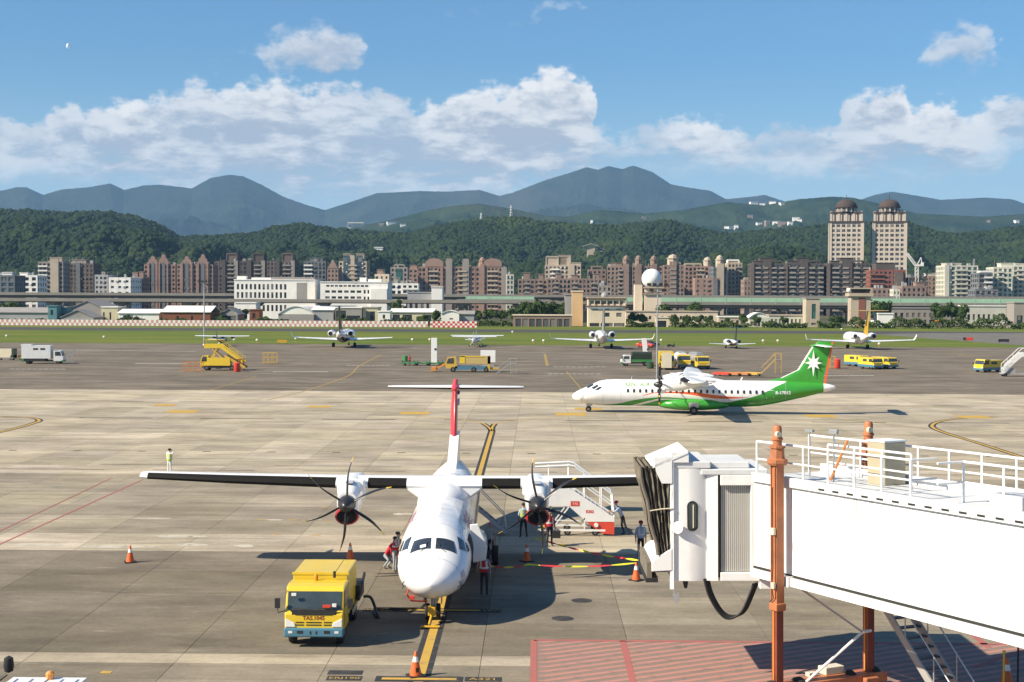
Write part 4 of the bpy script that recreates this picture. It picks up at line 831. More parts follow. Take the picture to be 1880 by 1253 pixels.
# small control tower
def ctower():
    Y = 600; c = A(1580, 590, Y); e = empty('control_tower', (c.x, Y, 0), 0, 'small control tower with dark glass cab and red brick stripe', 'control tower')
    s = Y / 2611; zc0 = A(1580, 540, Y).z; zc1 = A(1580, 531, Y).z
    q = MB(); q.box(-18 * s, 18 * s, 0, 6, 0, zc0 - 1.0, 0); q.box(-4 * s, 8 * s, -.2, .0, 0, zc0 - 1.6, 1); q.build('shaft', [WC['beige'], WC['red']], e)
    q = MB(); q.box(-22 * s, 22 * s, -.9, 7, zc0 - 1.0, zc0 + .3); q.build('gallery', WC['beige'], e)
    q = MB(); q.rings([[(-16 * s, .5, zc0 + .3), (16 * s, .5, zc0 + .3), (16 * s, 6, zc0 + .3), (-16 * s, 6, zc0 + .3)], [(-18 * s, .1, zc1), (18 * s, .1, zc1), (18 * s, 6.4, zc1), (-18 * s, 6.4, zc1)]]); q.build('cab_glazing', GC['dark'], e)
    q = MB(); q.box(-20 * s, 20 * s, -.5, 7, zc1, zc1 + .5); q.build('cab_roof', WC['beige'], e)
    q = MB(); q.lathe([(.05, -1.0), (.8, -.7), (1.0, 0), (.8, .7), (.05, 1.0)], (-21 * s, 1, zc0 + 1.4), n=12); q.build('radar_ball', WC['white'], e, smooth=60)
    for dx in (2, 14, 22):
        q = MB(); q.lathe([(.05, -1.4), (1.1, -1), (1.5, 0), (1.1, 1), (.05, 1.4)], ((dx + 4) * s, -4, 1.6), n=12); q.build('dish_cover', WC['white'], e, smooth=60)
ctower()
# radar dome on its tower
def radome():
    Y = 660; c = A(1198, 512, Y); s = Y / 2611; e = empty('radar_tower', (c.x, Y, 0), 0, 'white radar dome on a cream tower with open decks', 'radar tower')
    zd = c.z - 15 * s
    q = MB(); q.box(-32 * s, -18 * s, 2, 9, 0, zd + 1.0); q.box(-14 * s, 16 * s, 0, 9, 0, zd - 3.5); q.box(-14 * s, 16 * s, .8, 8, zd - 2.4, zd - .6); q.build('tower_shaft', WC['cream'], e)
    q = MB(); q.box(-16 * s, 19 * s, -.8, 9.6, zd - 3.5, zd - 3.1); q.box(-16 * s, 20 * s, -.8, 9.6, zd - .6, zd - .1); q.build('deck', WC['beige'], e)
    q = MB(); r = 18.5 * s; q.lathe([(r * math.cos(a), r * math.sin(a)) for a in np.linspace(-.95, 1.55, 14)], (0, 4.5, c.z), n=28); q.build('radome', M('radome_shell', (.82, .81, .78), .5, 0, .04, .5), e, smooth=50)
    q = MB()
    for i in range(9): q.tube([(-14 * s + i * 4 * s, -.6, zd - .1), (-14 * s + i * 4 * s, -.6, zd + .9)], .07, 5)
    q.bar((-15 * s, -.6, zd + .9), (19 * s, -.6, zd + .9), .08, .08); q.build('deck_rail', WC['greybox'], e)
radome()

# ------------------------------------------------------------------ hill-top details
def mast(label, px, pb, pt, Y, w=3):
    b = A(px, pb, Y); t_ = A(px, pt, Y).z; e = empty('antenna_mast', (b.x, Y, b.z - 8), 0, label, 'antenna mast'); h = t_ - b.z + 8
    q = MB()
    for k in range(3):
        a = 2.1 * k; q.bar((w * math.cos(a), w * math.sin(a), 0), (.4 * math.cos(a), .4 * math.sin(a), h), .9, .9)
    for i in range(4): q.box(-w * .5, w * .5, -w * .5, w * .5, h * (.35 + .16 * i), h * (.35 + .16 * i) + 1.2)
    q.build('lattice', WC['white'], e)
mast('white antenna mast on the green ridge at centre', 938, 398, 377, 2640, 4); mast('small pale mast and hut on the green ridge left of the big mast', 883, 404, 391, 2640, 4)
def on_slope(px, py, V):
    d = ray(px, py); u = d.x / d.y; nx = V.shape[1]; j = int(round((u + .43) / .86 * (nx - 1))); col_ = V[:, j, :]
    for k in range(V.shape[0]):
        if (col_[k, 2] - H) / col_[k, 1] >= d.z / d.y: return Vector((u * col_[k, 1], col_[k, 1], col_[k, 2])), col_[k, 1]
    k = int(np.argmax((col_[:, 2] - H) / col_[:, 1])); return Vector((u * col_[k, 1], col_[k, 1], col_[k, 2])), col_[k, 1]
hv = [(1385, 375, 14), (1400, 374, 10), (1418, 372, 12), (1437, 379, 8), (1334, 422, 9), (1345, 423, 16), (1352, 421, 7), (1378, 400, 9), (1395, 414, 10), (1410, 412, 8), (1425, 411, 14), (1437, 413, 18), (1452, 414, 8), (1462, 404, 12), (1468, 407, 8), (1184, 403, 8), (1086, 410, 4), (1815, 410, 6), (1868, 412, 7), (722, 413, 22), (740, 416, 10), (700, 416, 8)]
hv.sort()
for i, (px, py, w) in enumerate(hv):
    Y = 5200 if px > 1000 else 5400; ratio = 2611 / Y; c = A(px, py, Y); ww = w / ratio
    c, Y = on_slope(px, py, MV); ratio = 2611 / Y; ww = w / ratio
    e = empty('hillside_house', (c.x, Y, c.z - 12), R(random.uniform(-20, 20)), ORD[i] + ' from the left of the tiny pale houses on the distant slope', 'house', 'pale houses on the distant slope')
    q = MB(); h = 12 + 4.0 / ratio
    q.box(-ww / 2, ww / 2, 0, 18, 0, h); q.build('wall', WC['white'] if i % 4 else WC['rose'], e)
    q = MB(); q.box(-ww / 2 - 1, ww / 2 + 1, -1, 19, h, h + 1.2); q.build('roof', WC['roofgrey'] if i % 3 else WC['roofwhite'], e)
def resort():
    c, Y = on_slope(653, 418, MV); e = empty('hillside_hotel', (c.x, Y, c.z - 14), 0, 'pale blue hotel block in the gap between the hills', 'hotel')
    q = MB(); q.box(-32, 32, 0, 20, 0, 34); q.build('wall', WC['pale'], e); q = MB(); q.box(-30, 30, -.8, .2, 14, 30); q.build('glazing', GC['blue'], e)
resort()
def temple():
    Y = 2300; c = A(1090, 470, Y); s = Y / 2611; c, Y = on_slope(1090, 472, HV); e = empty('hillside_villa', (c.x, Y, c.z - 4), 0, 'pale villa with grey roofs half hidden in the forest slope', 'villa')
    q = MB(); q.box(-12 * s, 2 * s, 0, 12, 0, 19); q.box(4 * s, 16 * s, 2, 14, 0, 14); q.build('wall', WC['beige'], e)
    q = MB(); q.prism([(-21 * s, 19), (-5 * s, 23), (10 * s, 19), (10 * s, 20), (-5 * s, 24.5), (-21 * s, 20)], -3, 15); q.prism([(2 * s, 14), (10 * s, 17), (20 * s, 14), (20 * s, 15), (10 * s, 18), (2 * s, 15)], 0, 16); q.build('roof', WC['roofgrey'], e)
    c, Y = on_slope(695, 468, HV); e2 = empty('hillside_villa', (c.x, Y, c.z - 3), 0, 'low white roofed villa alone on the green slope above the white offices', 'villa')
    q = MB(); q.box(-8 * s, 8 * s, 0, 10, 0, 13); q.build('wall', WC['white'], e2); q = MB(); q.box(-9 * s, 9 * s, -1, 11, 13, 14.4); q.build('roof', WC['roofwhite'], e2)
temple()

# ------------------------------------------------------------------ trees and hedges beyond the runway
def foliage_mesh(name, n, rx, rz, seed, mtl, leaf=.55, lobes=9, flat=.0):
    r_ = random.Random(seed); vs, fs = [], []
    cs = [(Vector((r_.uniform(-1, 1) * rx * .62, r_.uniform(-1, 1) * rx * .62, rz * (r_.uniform(-.55, .75)))), r_.uniform(.35, .6)) for _ in range(lobes)]
    for i in range(n):
        c, k = r_.choice(cs); d = Vector((r_.gauss(0, 1), r_.gauss(0, 1), r_.gauss(0, 1))).normalized() * r_.uniform(.55, 1.0)
        p = c + Vector((d.x * rx * k, d.y * rx * k, d.z * rz * k)); nrm = (d + Vector((r_.uniform(-.6, .6), r_.uniform(-.6, .6), r_.uniform(-.2, .8)))).normalized()
        a = nrm.orthogonal().normalized(); b = nrm.cross(a); s = leaf * r_.uniform(.6, 1.3); o = len(vs); th = r_.uniform(0, 3.14); a, b = a * math.cos(th) + b * math.sin(th), b * math.cos(th) - a * math.sin(th)
        vs += [p - a * s, p - b * s * .6, p + a * s + nrm * s * .25, p + b * s * .6]; fs.append((o, o + 1, o + 2, o + 3))
    me = bpy.data.meshes.new(name); me.from_pydata([tuple(v) for v in vs], [], fs); me.materials.append(mtl); return me
m_tree = leaf_mat('tree_leaves', (.022, .045, .012), (.045, .075, .02), (.085, .12, .03))
m_tree2 = leaf_mat('hedge_leaves', (.03, .055, .014), (.055, .085, .022), (.095, .13, .035))
m_bark = M('bark', (.10, .08, .06), .9)
crowns = [foliage_mesh('crown', 620, 1.0, 1.0, s, m_tree, .16) for s in range(5)]
core_me = [crown_mesh('crown_core', m_tree, 40 + s) for s in range(3)]
def tree(label, px, py_top, w, Y, zb=0.0, name='tree', cat='tree', group='trees beyond the runway'):
    c = A(px, py_top, Y); h = c.z - zb; rw = w * Y / 2611 / 2; e = empty(name, (c.x, Y, zb), random.uniform(0, 6), label, cat, group)
    q = MB(); q.tube([(0, 0, -.1), (.05, 0, h * .3), (-.05, .05, h * .65)], [h * .035 + .06, h * .028 + .05, .05], 7)
    for k in range(3): q.tube([(0, 0, h * .3), (rw * .4 * math.cos(2.1 * k), rw * .4 * math.sin(2.1 * k), h * .6)], [.09, .04], 5)
    q.build('trunk', m_bark, e)
    o = bpy.data.objects.new('crown', random.choice(crowns)); COL.objects.link(o); o.parent = e; o.location = (0, 0, h * .60); o.scale = (rw * 1.05, rw * 1.05, h * .40)
    o2 = bpy.data.objects.new('inner_crown', random.choice(core_me)); COL.objects.link(o2); o2.parent = e; o2.location = (0, 0, h * .58); o2.scale = (rw * .8, rw * .8, h * .33)
for kk, (px, pt, w) in enumerate([(942, 566, 26), (958, 560, 30), (972, 554, 30), (988, 551, 32), (1002, 553, 30), (1016, 554, 30), (1030, 556, 26)]): tree(ORD[kk] + ' tree from the left in the dark clump beside the ochre stair tower', px, pt, w, 600 + random.uniform(-6, 8), group='trees left of the ochre stair tower')
for px, pt, w, lb in [(880, 570, 22, 'bushy tree just right of the grey shed at the fence end'), (900, 566, 26, 'bushy tree second from the grey shed at the fence end'), (920, 570, 22, 'bushy tree third from the grey shed at the fence end'), (1160, 574, 22, 'dark tree against the left end of the cream barrack'), (1180, 577, 24, 'dark tree second along the cream barrack'), (1240, 578, 18, 'small tree before the middle of the cream barrack'), (1262, 577, 20, 'tree right of the tiny porch building'), (1283, 579, 18, 'small tree near the right half of the cream barrack'), (1300, 580, 18, 'tree at the right end of the cream barrack'), (1272, 556, 34, 'broad tree standing up in front of the mint green panels'), (1225, 560, 34, 'tree behind the light mast in front of the viaduct'),
        (1334, 584, 14, 'little tree by the pale flat hut'), (1366, 577, 18, 'round tree left of the white barrel roof'), (1390, 580, 16, 'round tree before the white barrel roof'), (1440, 582, 16, 'small tree before the pale utility row'), (1541, 580, 30, 'round clipped dark tree right of the square beige tower'), (1612, 551, 34, 'dark tree right of the small control tower'), (1628, 555, 24, 'darker smaller tree right of the small control tower'), (1725, 558, 30, 'tree rising behind the grey terrace'), (1765, 560, 26, 'tree at the end of the grey terrace'), (1748, 556, 22, 'taller tree between the terraces'), (25, 553, 30, 'tree cluster left of the grey sheds at the far left edge'), (8, 556, 24, 'tree at the very left edge behind the sheds'),
        (250, 580, 14, 'bush before the white flat roofed shed'), (235, 578, 14, 'taller bush before the white flat roofed shed'), (404, 578, 16, 'bush between the rusty shed and the dark gabled shed'), (446, 568, 20, 'tree below the left end of the long white office'), (624, 577, 18, 'bush by the dark open shed'), (800, 571, 22, 'bush left of the small white hangar'), (775, 579, 20, 'bush before the pale green roofed shed'), (730, 549, 24, 'tree in front of the low white striped block')]:
    tree(lb, px, pt, w, 584 if pt > 570 else 625)
hedge_me = [foliage_mesh('hedge', 700, 1.0, 1.0, 90 + s, m_tree2, .15, 14) for s in range(3)]
hedge = MB()
def hedge_row(name, label, spans, Y):
    vs, fs = [], []
    for px0, px1, pt in spans:
        x0, x1 = GX(px0, Y), GX(px1, Y); h = A((px0 + px1) / 2, pt, Y).z; n = int((x1 - x0) / 1.2) + 1
        for i in range(n * 60):
            p = Vector((random.uniform(x0, x1), Y + random.uniform(-2.5, 2.5), 0)); hh = h * (.72 + .38 * math.sin(p.x * .55 + Y) * math.sin(p.x * .21)); p.z = abs(random.uniform(0, 1)) ** .6 * hh
            nr = Vector((random.uniform(-1, 1), random.uniform(-1, .3), random.uniform(-.3, 1))).normalized(); a = nr.orthogonal().normalized(); b = nr.cross(a); s = random.uniform(.25, .6); o = len(vs)
            vs += [tuple(p - a * s), tuple(p - b * s * .7), tuple(p + a * s), tuple(p + b * s * .7)]; fs.append((o, o + 1, o + 2, o + 3))
    me = bpy.data.meshes.new(name); me.from_pydata(vs, [], fs); me.materials.append(m_tree2); o = bpy.data.objects.new(name, me); COL.objects.link(o); tag(o, label, kind='stuff')
hedge_row('hedge', 'ragged green hedge and weeds along the far side of the runway', [(1500, 1545, 588), (1558, 1630, 584), (1625, 1700, 581), (1700, 1790, 582), (1790, 1860, 578), (1860, 1900, 589), (1310, 1376, 590), (1400, 1482, 590), (1150, 1200, 588), (1230, 1310, 587)], 572)
hedge_row('undergrowth', 'low weeds and shrubs between the sheds', [(200, 300, 584), (300, 440, 585), (440, 520, 583), (600, 740, 584), (740, 810, 582), (870, 945, 588), (-20, 120, 586)], 578)

# ================================================================== aircraft
VBLK0 = M('black_fitting', (.02, .02, .02), .5)
def curve_node(t, pts, x, xr=28.0, zr=4.0):
    n = t.new('ShaderNodeFloatCurve'); cu = n.mapping.curves[0]; pp = sorted((min(.999, max(.001, a / xr)), b / zr) for a, b in pts)
    cu.points[0].location = (0, pp[0][1]); cu.points[1].location = (1, pp[-1][1])
    for p in pp: cu.points.new(*p)
    for p in cu.points: p.handle_type = 'AUTO_CLAMPED'
    n.mapping.update(); t.put(n, 1, t.math('DIVIDE', x, xr)); return t.math('MULTIPLY', n.outputs[0], zr)
def livery_mat():
    m = bpy.data.materials.new('green_swoosh_livery'); m.use_nodes = True; t = NT(m.node_tree); b = t.n['Principled BSDF']
    s = t.new('ShaderNodeSeparateXYZ', inputs={0: t.new('ShaderNodeTexCoord').outputs['Object']}); x, z = s.outputs[0], s.outputs[2]
    def below(pts): return t.math('LESS_THAN', z, curve_node(t, pts, x))
    g = below([(0, .0), (2.6, .55), (3.4, .78), (4.6, .92), (6.5, 1.36), (8.1, 1.62), (9.6, 1.72), (11.4, 1.62), (14.6, 1.45), (15.9, 1.25), (17.1, 1.47), (18.7, 1.86), (20, 2.38), (21.1, 2.95), (22.2, 3.45), (22.6, 4)])
    w1 = t.math('SUBTRACT', below([(0, 0), (5.4, .60), (6.8, .95), (8.2, 1.34), (9.6, 1.56), (11.5, 1.5), (12.5, 1.4), (28, 0)]), below([(0, 0), (5.4, .55), (6.8, .75), (8.2, 1.14), (9.6, 1.44), (11.5, 1.46), (12.5, 1.42), (28, 0)]), True)
    o = t.math('MULTIPLY', below([(0, 0), (7.3, 1.88), (8.95, 2.24), (9.8, 2.30), (12.2, 2.30), (14.6, 2.03), (16.3, 1.86), (18.4, 1.80), (28, 1.8)]), t.math('SUBTRACT', 1.0, below([(0, 4), (7.3, 1.88), (8.95, 2.14), (9.8, 2.14), (12.2, 2.02), (13.5, 1.80), (15.5, 1.62), (16.8, 1.66), (18.4, 1.80), (28, 4)])))
    wht = (.82, .81, .79, 1); c = t.mix(g, wht, (.045, .30, .035, 1)); c = t.mix(w1, c, wht); c = t.mix(o, c, (.72, .11, .02, 1))
    tail = t.math('GREATER_THAN', x, 25.9); c = t.mix(tail, c, wht)
    n = t.noise(t.new('ShaderNodeTexCoord').outputs['Object'], .8, 6.0, .6); k = t.vmath('SCALE', c); t.put(k, 'Scale', t.rng(n, .3, .7, .93, 1.04)); t.put(b, 'Base Color', k.outputs[0])
    b.inputs['Roughness'].default_value = .28; b.inputs['Coat Weight'].default_value = .3; return m
AW = M('aircraft_white', (.82, .81, .79), .28, 0, .04, .9, coat=.3); AG = M('aircraft_green', (.045, .30, .035), .28, 0, .06, .9, coat=.3); AO = M('aircraft_orange', (.72, .11, .02), .3, 0, .05, 1, coat=.3)
AR = M('aircraft_red', (.58, .035, .04), .3, 0, .06, 1, coat=.3); BOOT = M('deicing_boot', (.012, .011, .010), .75, 0, .2, 2, spec=.15); BLADE = M('propeller_blade', (.02, .019, .02), .4); SPIN = M('spinner', (.03, .028, .03), .35)
AGREY = M('aircraft_grey', (.42, .44, .47), .4, 0, .08, 1); PANE = M('cockpit_glass', (.035, .045, .06), .08, 0, .5, 1.5, spec=.8); CABW = M('cabin_window', (.03, .033, .04), .15, spec=.7)
TYRE = M('tyre', (.018, .017, .016), .85, 0, .2, 4); HUB = M('wheel_hub', (.50, .50, .49), .4, .4); STRUT = M('gear_strut', (.45, .45, .44), .35, .5); YTIP = M('blade_tip_yellow', (.62, .42, .03), .5); DARKHOLE = M('dark_interior', (.012, .011, .011), .8)
SEC = [(0.0, 1.62, .03, .03), (.12, 1.60, .36, .26), (.4, 1.60, .68, .48), (.8, 1.64, .97, .66), (1.3, 1.71, 1.18, .82), (1.8, 1.80, 1.30, .97), (2.3, 1.89, 1.36, 1.12), (2.9, 1.99, 1.39, 1.28), (3.6, 2.05, 1.39, 1.36), (4.6, 2.08, 1.42, 1.38), (8, 2.08, 1.42, 1.38), (12, 2.08, 1.42, 1.38), (16, 2.08, 1.42, 1.38), (18, 2.09, 1.41, 1.37), (19.5, 2.14, 1.37, 1.32), (21, 2.28, 1.22, 1.18), (22.5, 2.44, 1.02, 1.00), (24, 2.60, .78, .80), (25.3, 2.73, .54, .58), (26.4, 2.81, .33, .38), (27.0, 2.84, .17, .2), (27.2, 2.85, .04, .05)]
def sec(x):
    for a, b in zip(SEC, SEC[1:]):
        if x <= b[0]:
            k = (x - a[0]) / (b[0] - a[0]); return [a[i] + (b[i] - a[i]) * k for i in (1, 2, 3)]
    return SEC[-1][1:]
def skin(x, th, off=0.0):           # th in degrees from the top, positive towards -y (port)
    zc, hw, hh = sec(x); a = R(th); return Vector((x, -math.sin(a) * (hw + off), zc + math.cos(a) * (hh + off)))
def patch(q, x0, x1, t0, t1, off=.012, n=5, k=5, m=0, corners=None):
    c = corners or [(x0, t0), (x1, t0), (x1, t1), (x0, t1)]; vs = []
    for i in range(n + 1):
        for j in range(k + 1):
            u, v = i / n, j / k
            x = (c[0][0] * (1 - u) + c[1][0] * u) * (1 - v) + (c[3][0] * (1 - u) + c[2][0] * u) * v; th = (c[0][1] * (1 - u) + c[1][1] * u) * (1 - v) + (c[3][1] * (1 - u) + c[2][1] * u) * v
            vs.append(skin(x, th, off))
    q.add(vs, [(i * (k + 1) + j, (i + 1) * (k + 1) + j, (i + 1) * (k + 1) + j + 1, i * (k + 1) + j + 1) for i in range(n) for j in range(k)], m)
AF = [(1, 0), (.8, .035), (.55, .085), (.3, .105), (.15, .088), (.05, .055), (.012, .026), (0, 0), (.012, -.022), (.05, -.04), (.15, -.055), (.3, -.06), (.55, -.05), (.8, -.022)]
def wing(q, secs, boot=True, vertical=False, thick=1.0, mats=(0, 1)):
    """secs: (span, x of leading edge, chord, height); leading edge faces takes the second material"""
    rs = []
    for y, xl, c, z in secs: rs.append([Vector((xl + a * c, y, z + b * c * thick)) if not vertical else Vector((xl + a * c, z + b * c * thick, y)) for a, b in AF])
    n = len(AF); fs, ms, vs = [], [], [v for r_ in rs for v in r_]
    for i in range(len(rs) - 1):
        for j in range(n):
            fs.append((i * n + j, i * n + (j + 1) % n, (i + 1) * n + (j + 1) % n, (i + 1) * n + j)); ms.append(mats[1] if boot and 3 <= j <= 9 and j >= (4 if len(secs) == 7 else 6) and (len(secs) < 7 or i not in (0, 2, 5)) else mats[0])
    fs += [tuple(range(n - 1, -1, -1)), tuple((len(rs) - 1) * n + j for j in range(n))]; ms += [mats[0], mats[0]]
    q.add(vs, fs, ms)
def wheel(parent, c, r, w, name='wheel', ax=(0, 1, 0), n=20):
    c = Vector(c); ax = Vector(ax); q = MB(); q.lathe([(r * .55, -w / 2), (r * .9, -w / 2), (r, -w * .3), (r, w * .3), (r * .9, w / 2), (r * .55, w / 2)], c, ax, n); o = q.build(name, TYRE, parent, smooth=40)
    q = MB(); q.lathe([(.02, -w * .42), (r * .3, -w * .52), (r * .56, -w * .40), (r * .56, w * .40), (r * .3, w * .52), (.02, w * .42)], c, ax, 14); q.build('rim', HUB, o, smooth=40); return o
def blade_mesh():
    q = MB(); rs = []
    for k in range(9):
        t = k / 8; r_ = .28 + t * 1.78; ch = (.10, .16, .22, .25, .26, .25, .22, .17, .08)[k]; tw = R(62 + 20 * t); sw = .10 * math.sin(t * 2.6) - .16 * max(0, t - .6)
        ring = []
        for a in np.linspace(0, 2 * math.pi, 9)[:-1]:
            u, v = math.cos(a) * ch / 2, math.sin(a) * (.035 * (1 - t) + .010)
            ring.append(Vector((u * math.sin(tw) + v * math.cos(tw), sw + u * math.cos(tw) - v * math.sin(tw), r_)))
        rs.append(ring)
    q.rings(rs[:8], 0); q.rings(rs[7:], 1); o = q.build('blade', [BLADE, YTIP], None, smooth=50); me = o.data; bpy.data.objects.remove(o); return me
BLADE_ME = blade_mesh()
def wing_txt(q, txt, x, z, size, bold, mir, m=0, sx=1.0):
    vs, fs = text_faces(txt, size, bold); out = []
    for v in vs:
        X = x + v.x * sx * (1 if mir < 0 else -1); Z = z + v.y; zc, hw, hh = sec(X); k = max(-.99, min(.99, (Z - zc) / hh)); out.append((X, mir * (hw * math.sqrt(1 - k * k) + .014), Z))
    q.add(out, fs, m)
def turboprop(loc, rz, label, body, tailm, belly, port_open, phase):
    e = empty('turboprop_airplane', loc, rz, label, 'airplane')
    q = MB(); q.rings([[skin(s[0], -i * 360 / 40) for i in range(40)] for s in SEC]); fus = q.build('fuselage', body, e, smooth=60)
    q = MB(); n = 24; rs = []
    for x, w, b_, t_ in [(9.2, .9, .66, 1.2), (9.8, 1.35, .50, 1.45), (10.8, 1.72, .38, 1.6), (12.2, 1.92, .34, 1.65), (13.6, 1.88, .36, 1.62), (15, 1.55, .46, 1.5), (16.2, .95, .66, 1.2)]:
        rs.append([Vector((x, w * math.copysign(abs(math.cos(a)) ** .7, math.cos(a)), (b_ + t_) / 2 + (t_ - b_) / 2 * math.copysign(abs(math.sin(a)) ** .8, math.sin(a)))) for a in np.linspace(0, 2 * math.pi, n + 1)[:-1]])
    q.rings(rs); q.m = [1 if belly is AR and sum(q.v[i][2] for i in f) / len(f) > .95 else 0 for f in q.f]; q.build('gear_fairing', [belly, AW], e, smooth=60)
    # wing: centre section, outer panels, fairing on top of the cabin
    for s in (-1, 1):
        q = MB(); wing(q, [(s * 0.0, 11.2, 2.65, 3.72), (s * 1.65, 11.2, 2.65, 3.72), (s * 3.35, 11.2, 2.65, 3.73), (s * 4.75, 11.2, 2.65, 3.74), (s * 9.4, 11.52, 2.12, 3.85), (s * 13.15, 11.85, 1.60, 3.97), (s * 13.5, 12.0, 1.3, 3.98)], thick=1.25); w = q.build('wing', [AW, BOOT], e, smooth=35)
        q = MB(); q.box(13.45, 13.52, min(s * 8.9, s * 13), max(s * 8.9, s * 13), 3.86, 3.88); q.build('aileron_gap', AGREY, w)
        q = MB()
        for yy in (3.0, 6.6, 9.9): q.rings([[Vector((13.0 + dx, s * yy + hw_ * math.cos(a), 3.52 + dz + hh_ * math.sin(a))) for a in np.linspace(0, 6.283, 9)[:-1]] for dx, hw_, hh_, dz in [(0, .03, .03, .08), (.4, .09, .11, 0), (1.0, .08, .1, 0), (1.5, .02, .02, .08)]])
        q.build('flap_track', AW, w, kind='stuff', smooth=50)
        q = MB(); wl = [(9.45, .40, .42, 3.24), (9.8, .48, .60, 3.16), (10.5, .52, .70, 3.22), (11.4, .54, .74, 3.32), (12.6, .58, .62, 3.50), (13.8, .42, .38, 3.60), (14.8, .15, .14, 3.62)]
        q.rings([[Vector((x, s * 4.05 + hw * math.copysign(abs(math.cos(a)) ** .75, math.cos(a)), z + hh * math.copysign(abs(math.sin(a)) ** .85, math.sin(a)))) for a in np.linspace(0, 2 * math.pi, 25)[:-1]] for x, hw, hh, z in wl]); na = q.build('engine_nacelle', AW, e, smooth=55)
        q = MB(); q.box(11.05, 11.3, s * 4.05 - .62, s * 4.05 + .62, 3.3, 4.02); q.build('wing_root_cuff', AW, na, bevel=.1)
        q = MB(); q.lathe([(.34, 0), (.44, .02), (.46, .18), (.40, .42)], (9.30, s * 4.05, 2.66), (1, 0, 0), 20); q.v = [(a, s * 4.05 + (b - s * 4.05) * 1.15, 2.66 + (c - 2.66) * .85) for a, b, c in q.v]; q.build('intake_ring', AR if port_open else AW, na, smooth=50)
        q = MB(); q.lathe([(.005, 0), (.37, .0), (.37, .04), (.005, .04)], (9.27, s * 4.05, 2.66), (1, 0, 0), 20); q.v = [(a, s * 4.05 + (b - s * 4.05) * 1.15, 2.66 + (c - 2.66) * .85) for a, b, c in q.v]; q.build('intake_mouth', DARKHOLE, na)
        q = MB(); q.box(10.2, 10.75, s * 4.05 - .18, s * 4.05 + .18, 3.935, 4.01); q.build('cowl_scoop', AGREY, na, bevel=.03)
        pr = empty('propeller', (9.15, s * 4.05, 3.18)); pr.parent = e
        q = MB(); q.lathe([(.02, -.62), (.13, -.55), (.25, -.36), (.34, -.1), (.38, .2), (.38, .34)], (0, 0, 0), (1, 0, 0), 22); q.build('spinner', SPIN, pr, smooth=50)
        for k in range(6):
            b = bpy.data.objects.new('blade', BLADE_ME); COL.objects.link(b); b.parent = pr; b.rotation_euler = (R(phase[0 if s > 0 else 1] + 60 * k), 0, 0)
    q = MB(); q.rings([[Vector((x, w * math.cos(a), 2.85 + h_ * math.sin(a))) for a in np.linspace(0, 2 * math.pi, 25)[:-1]] for x, w, h_ in [(9.4, .3, .5), (10.0, .8, .72), (10.7, 1.08, .92), (11.4, 1.2, 1.06), (12.6, 1.22, 1.10), (13.9, 1.12, .98), (15.2, .8, .75), (16.4, .4, .5)]]); q.build('wing_fairing', AW, e, smooth=60)
    for s in (-1, 1):
        q = MB(); q.rings([[Vector((x, s * y_, z)) for y_, z in ((.7, 3.9), (1.15, 3.78), (1.75, 3.72), (1.6, 3.5), (1.25, 3.25), (.7, 2.9))] for x in (11.25, 13.6)]); q.build('root_fillet', AW, e, smooth=60, bevel=.08)
    # tail
    q = MB(); FN = [(3.2, 18.9, 7.0, .10), (3.5, 20.4, 5.5, .12), (3.85, 21.9, 4.0, .16), (4.6, 23.35, 2.75, .16), (6.0, 24.2, 2.2, .16), (7.2, 24.95, 1.75, .15), (7.55, 25.35, 1.45, .12)]
    rs = []
    for z, xl, c, th in FN: rs.append([Vector((xl + a * c, b * 2.1 * th / .16, z)) if False else Vector((xl + a * c, b * 1.9 * (th / .16) * min(c, 2.2) * .55, z)) for a, b in AF])
    q.rings(rs); q.build('fin', tailm, e, smooth=40)
    q = MB(); q.prism([(25.92, 3.1), (26.12, 3.1), (26.86, 7.5), (26.70, 7.5)], -.07, .07); q.build('rudder', AO if tailm is AG else AR, e)
    for s in (-1, 1):
        q = MB(); wing(q, [(s * .0, 24.9, 1.75, 7.12), (s * 3.4, 25.35, 1.1, 7.12), (s * 3.65, 25.55, .85, 7.12)], thick=.8, mats=(0, 1)); q.build('tailplane', [AW, BOOT], e, smooth=35)
    q = MB(); q.rings([[Vector((x, r_ * math.cos(a), 7.12 + r_ * .75 * math.sin(a))) for a in np.linspace(0, 6.283, 13)[:-1]] for x, r_ in [(24.5, .03), (24.9, .22), (25.6, .3), (26.5, .25), (27.1, .05)]]); q.build('tail_fairing', tailm, e, smooth=50)
    # glazing
    for s in (1, -1):
        for nm, cs in (('windscreen', [(1.58, 4), (2.20, 4), (2.27, 33), (1.66, 42)]), ('side_window', [(2.04, 46), (2.72, 38), (2.80, 52), (2.34, 62)]), ('side_window', [(2.44, 66), (2.98, 55), (3.2, 61), (2.80, 72)])):
            q = MB(); patch(q, 0, 0, 0, 0, .014, corners=[(a, s * b) for a, b in cs]); q.build(nm, PANE, fus)
    wm = None
    for s in (1, -1):
        for k in range(23):
            if wm is None:
                q = MB(); pts = [(.12 * math.copysign(abs(math.cos(a)) ** .6, math.cos(a)), .19 * math.copysign(abs(math.sin(a)) ** .6, math.sin(a))) for a in np.linspace(0, 6.283, 13)[:-1]]
                q.add([(p[0], -1.42 * math.sqrt(1 - ((.27 + p[1]) / 1.38) ** 2) - .012, 2.35 + p[1]) for p in pts], [tuple(range(12))]); o = q.build('cabin_window', CABW, e); wm = o.data
            else: o = bpy.data.objects.new('cabin_window', wm); COL.objects.link(o); o.parent = e
            o.location = (5.9 + k * .625, 0, 0); o.scale = (1, s, 1)
    q = MB()
    for s in (1, -1):
        for x in (1.0, 1.35, 1.7): q.lathe([(.03, 0), (.03, .03)], skin(x, s * (105 + 8 * x)), Vector((0, -s, 0)), 8)
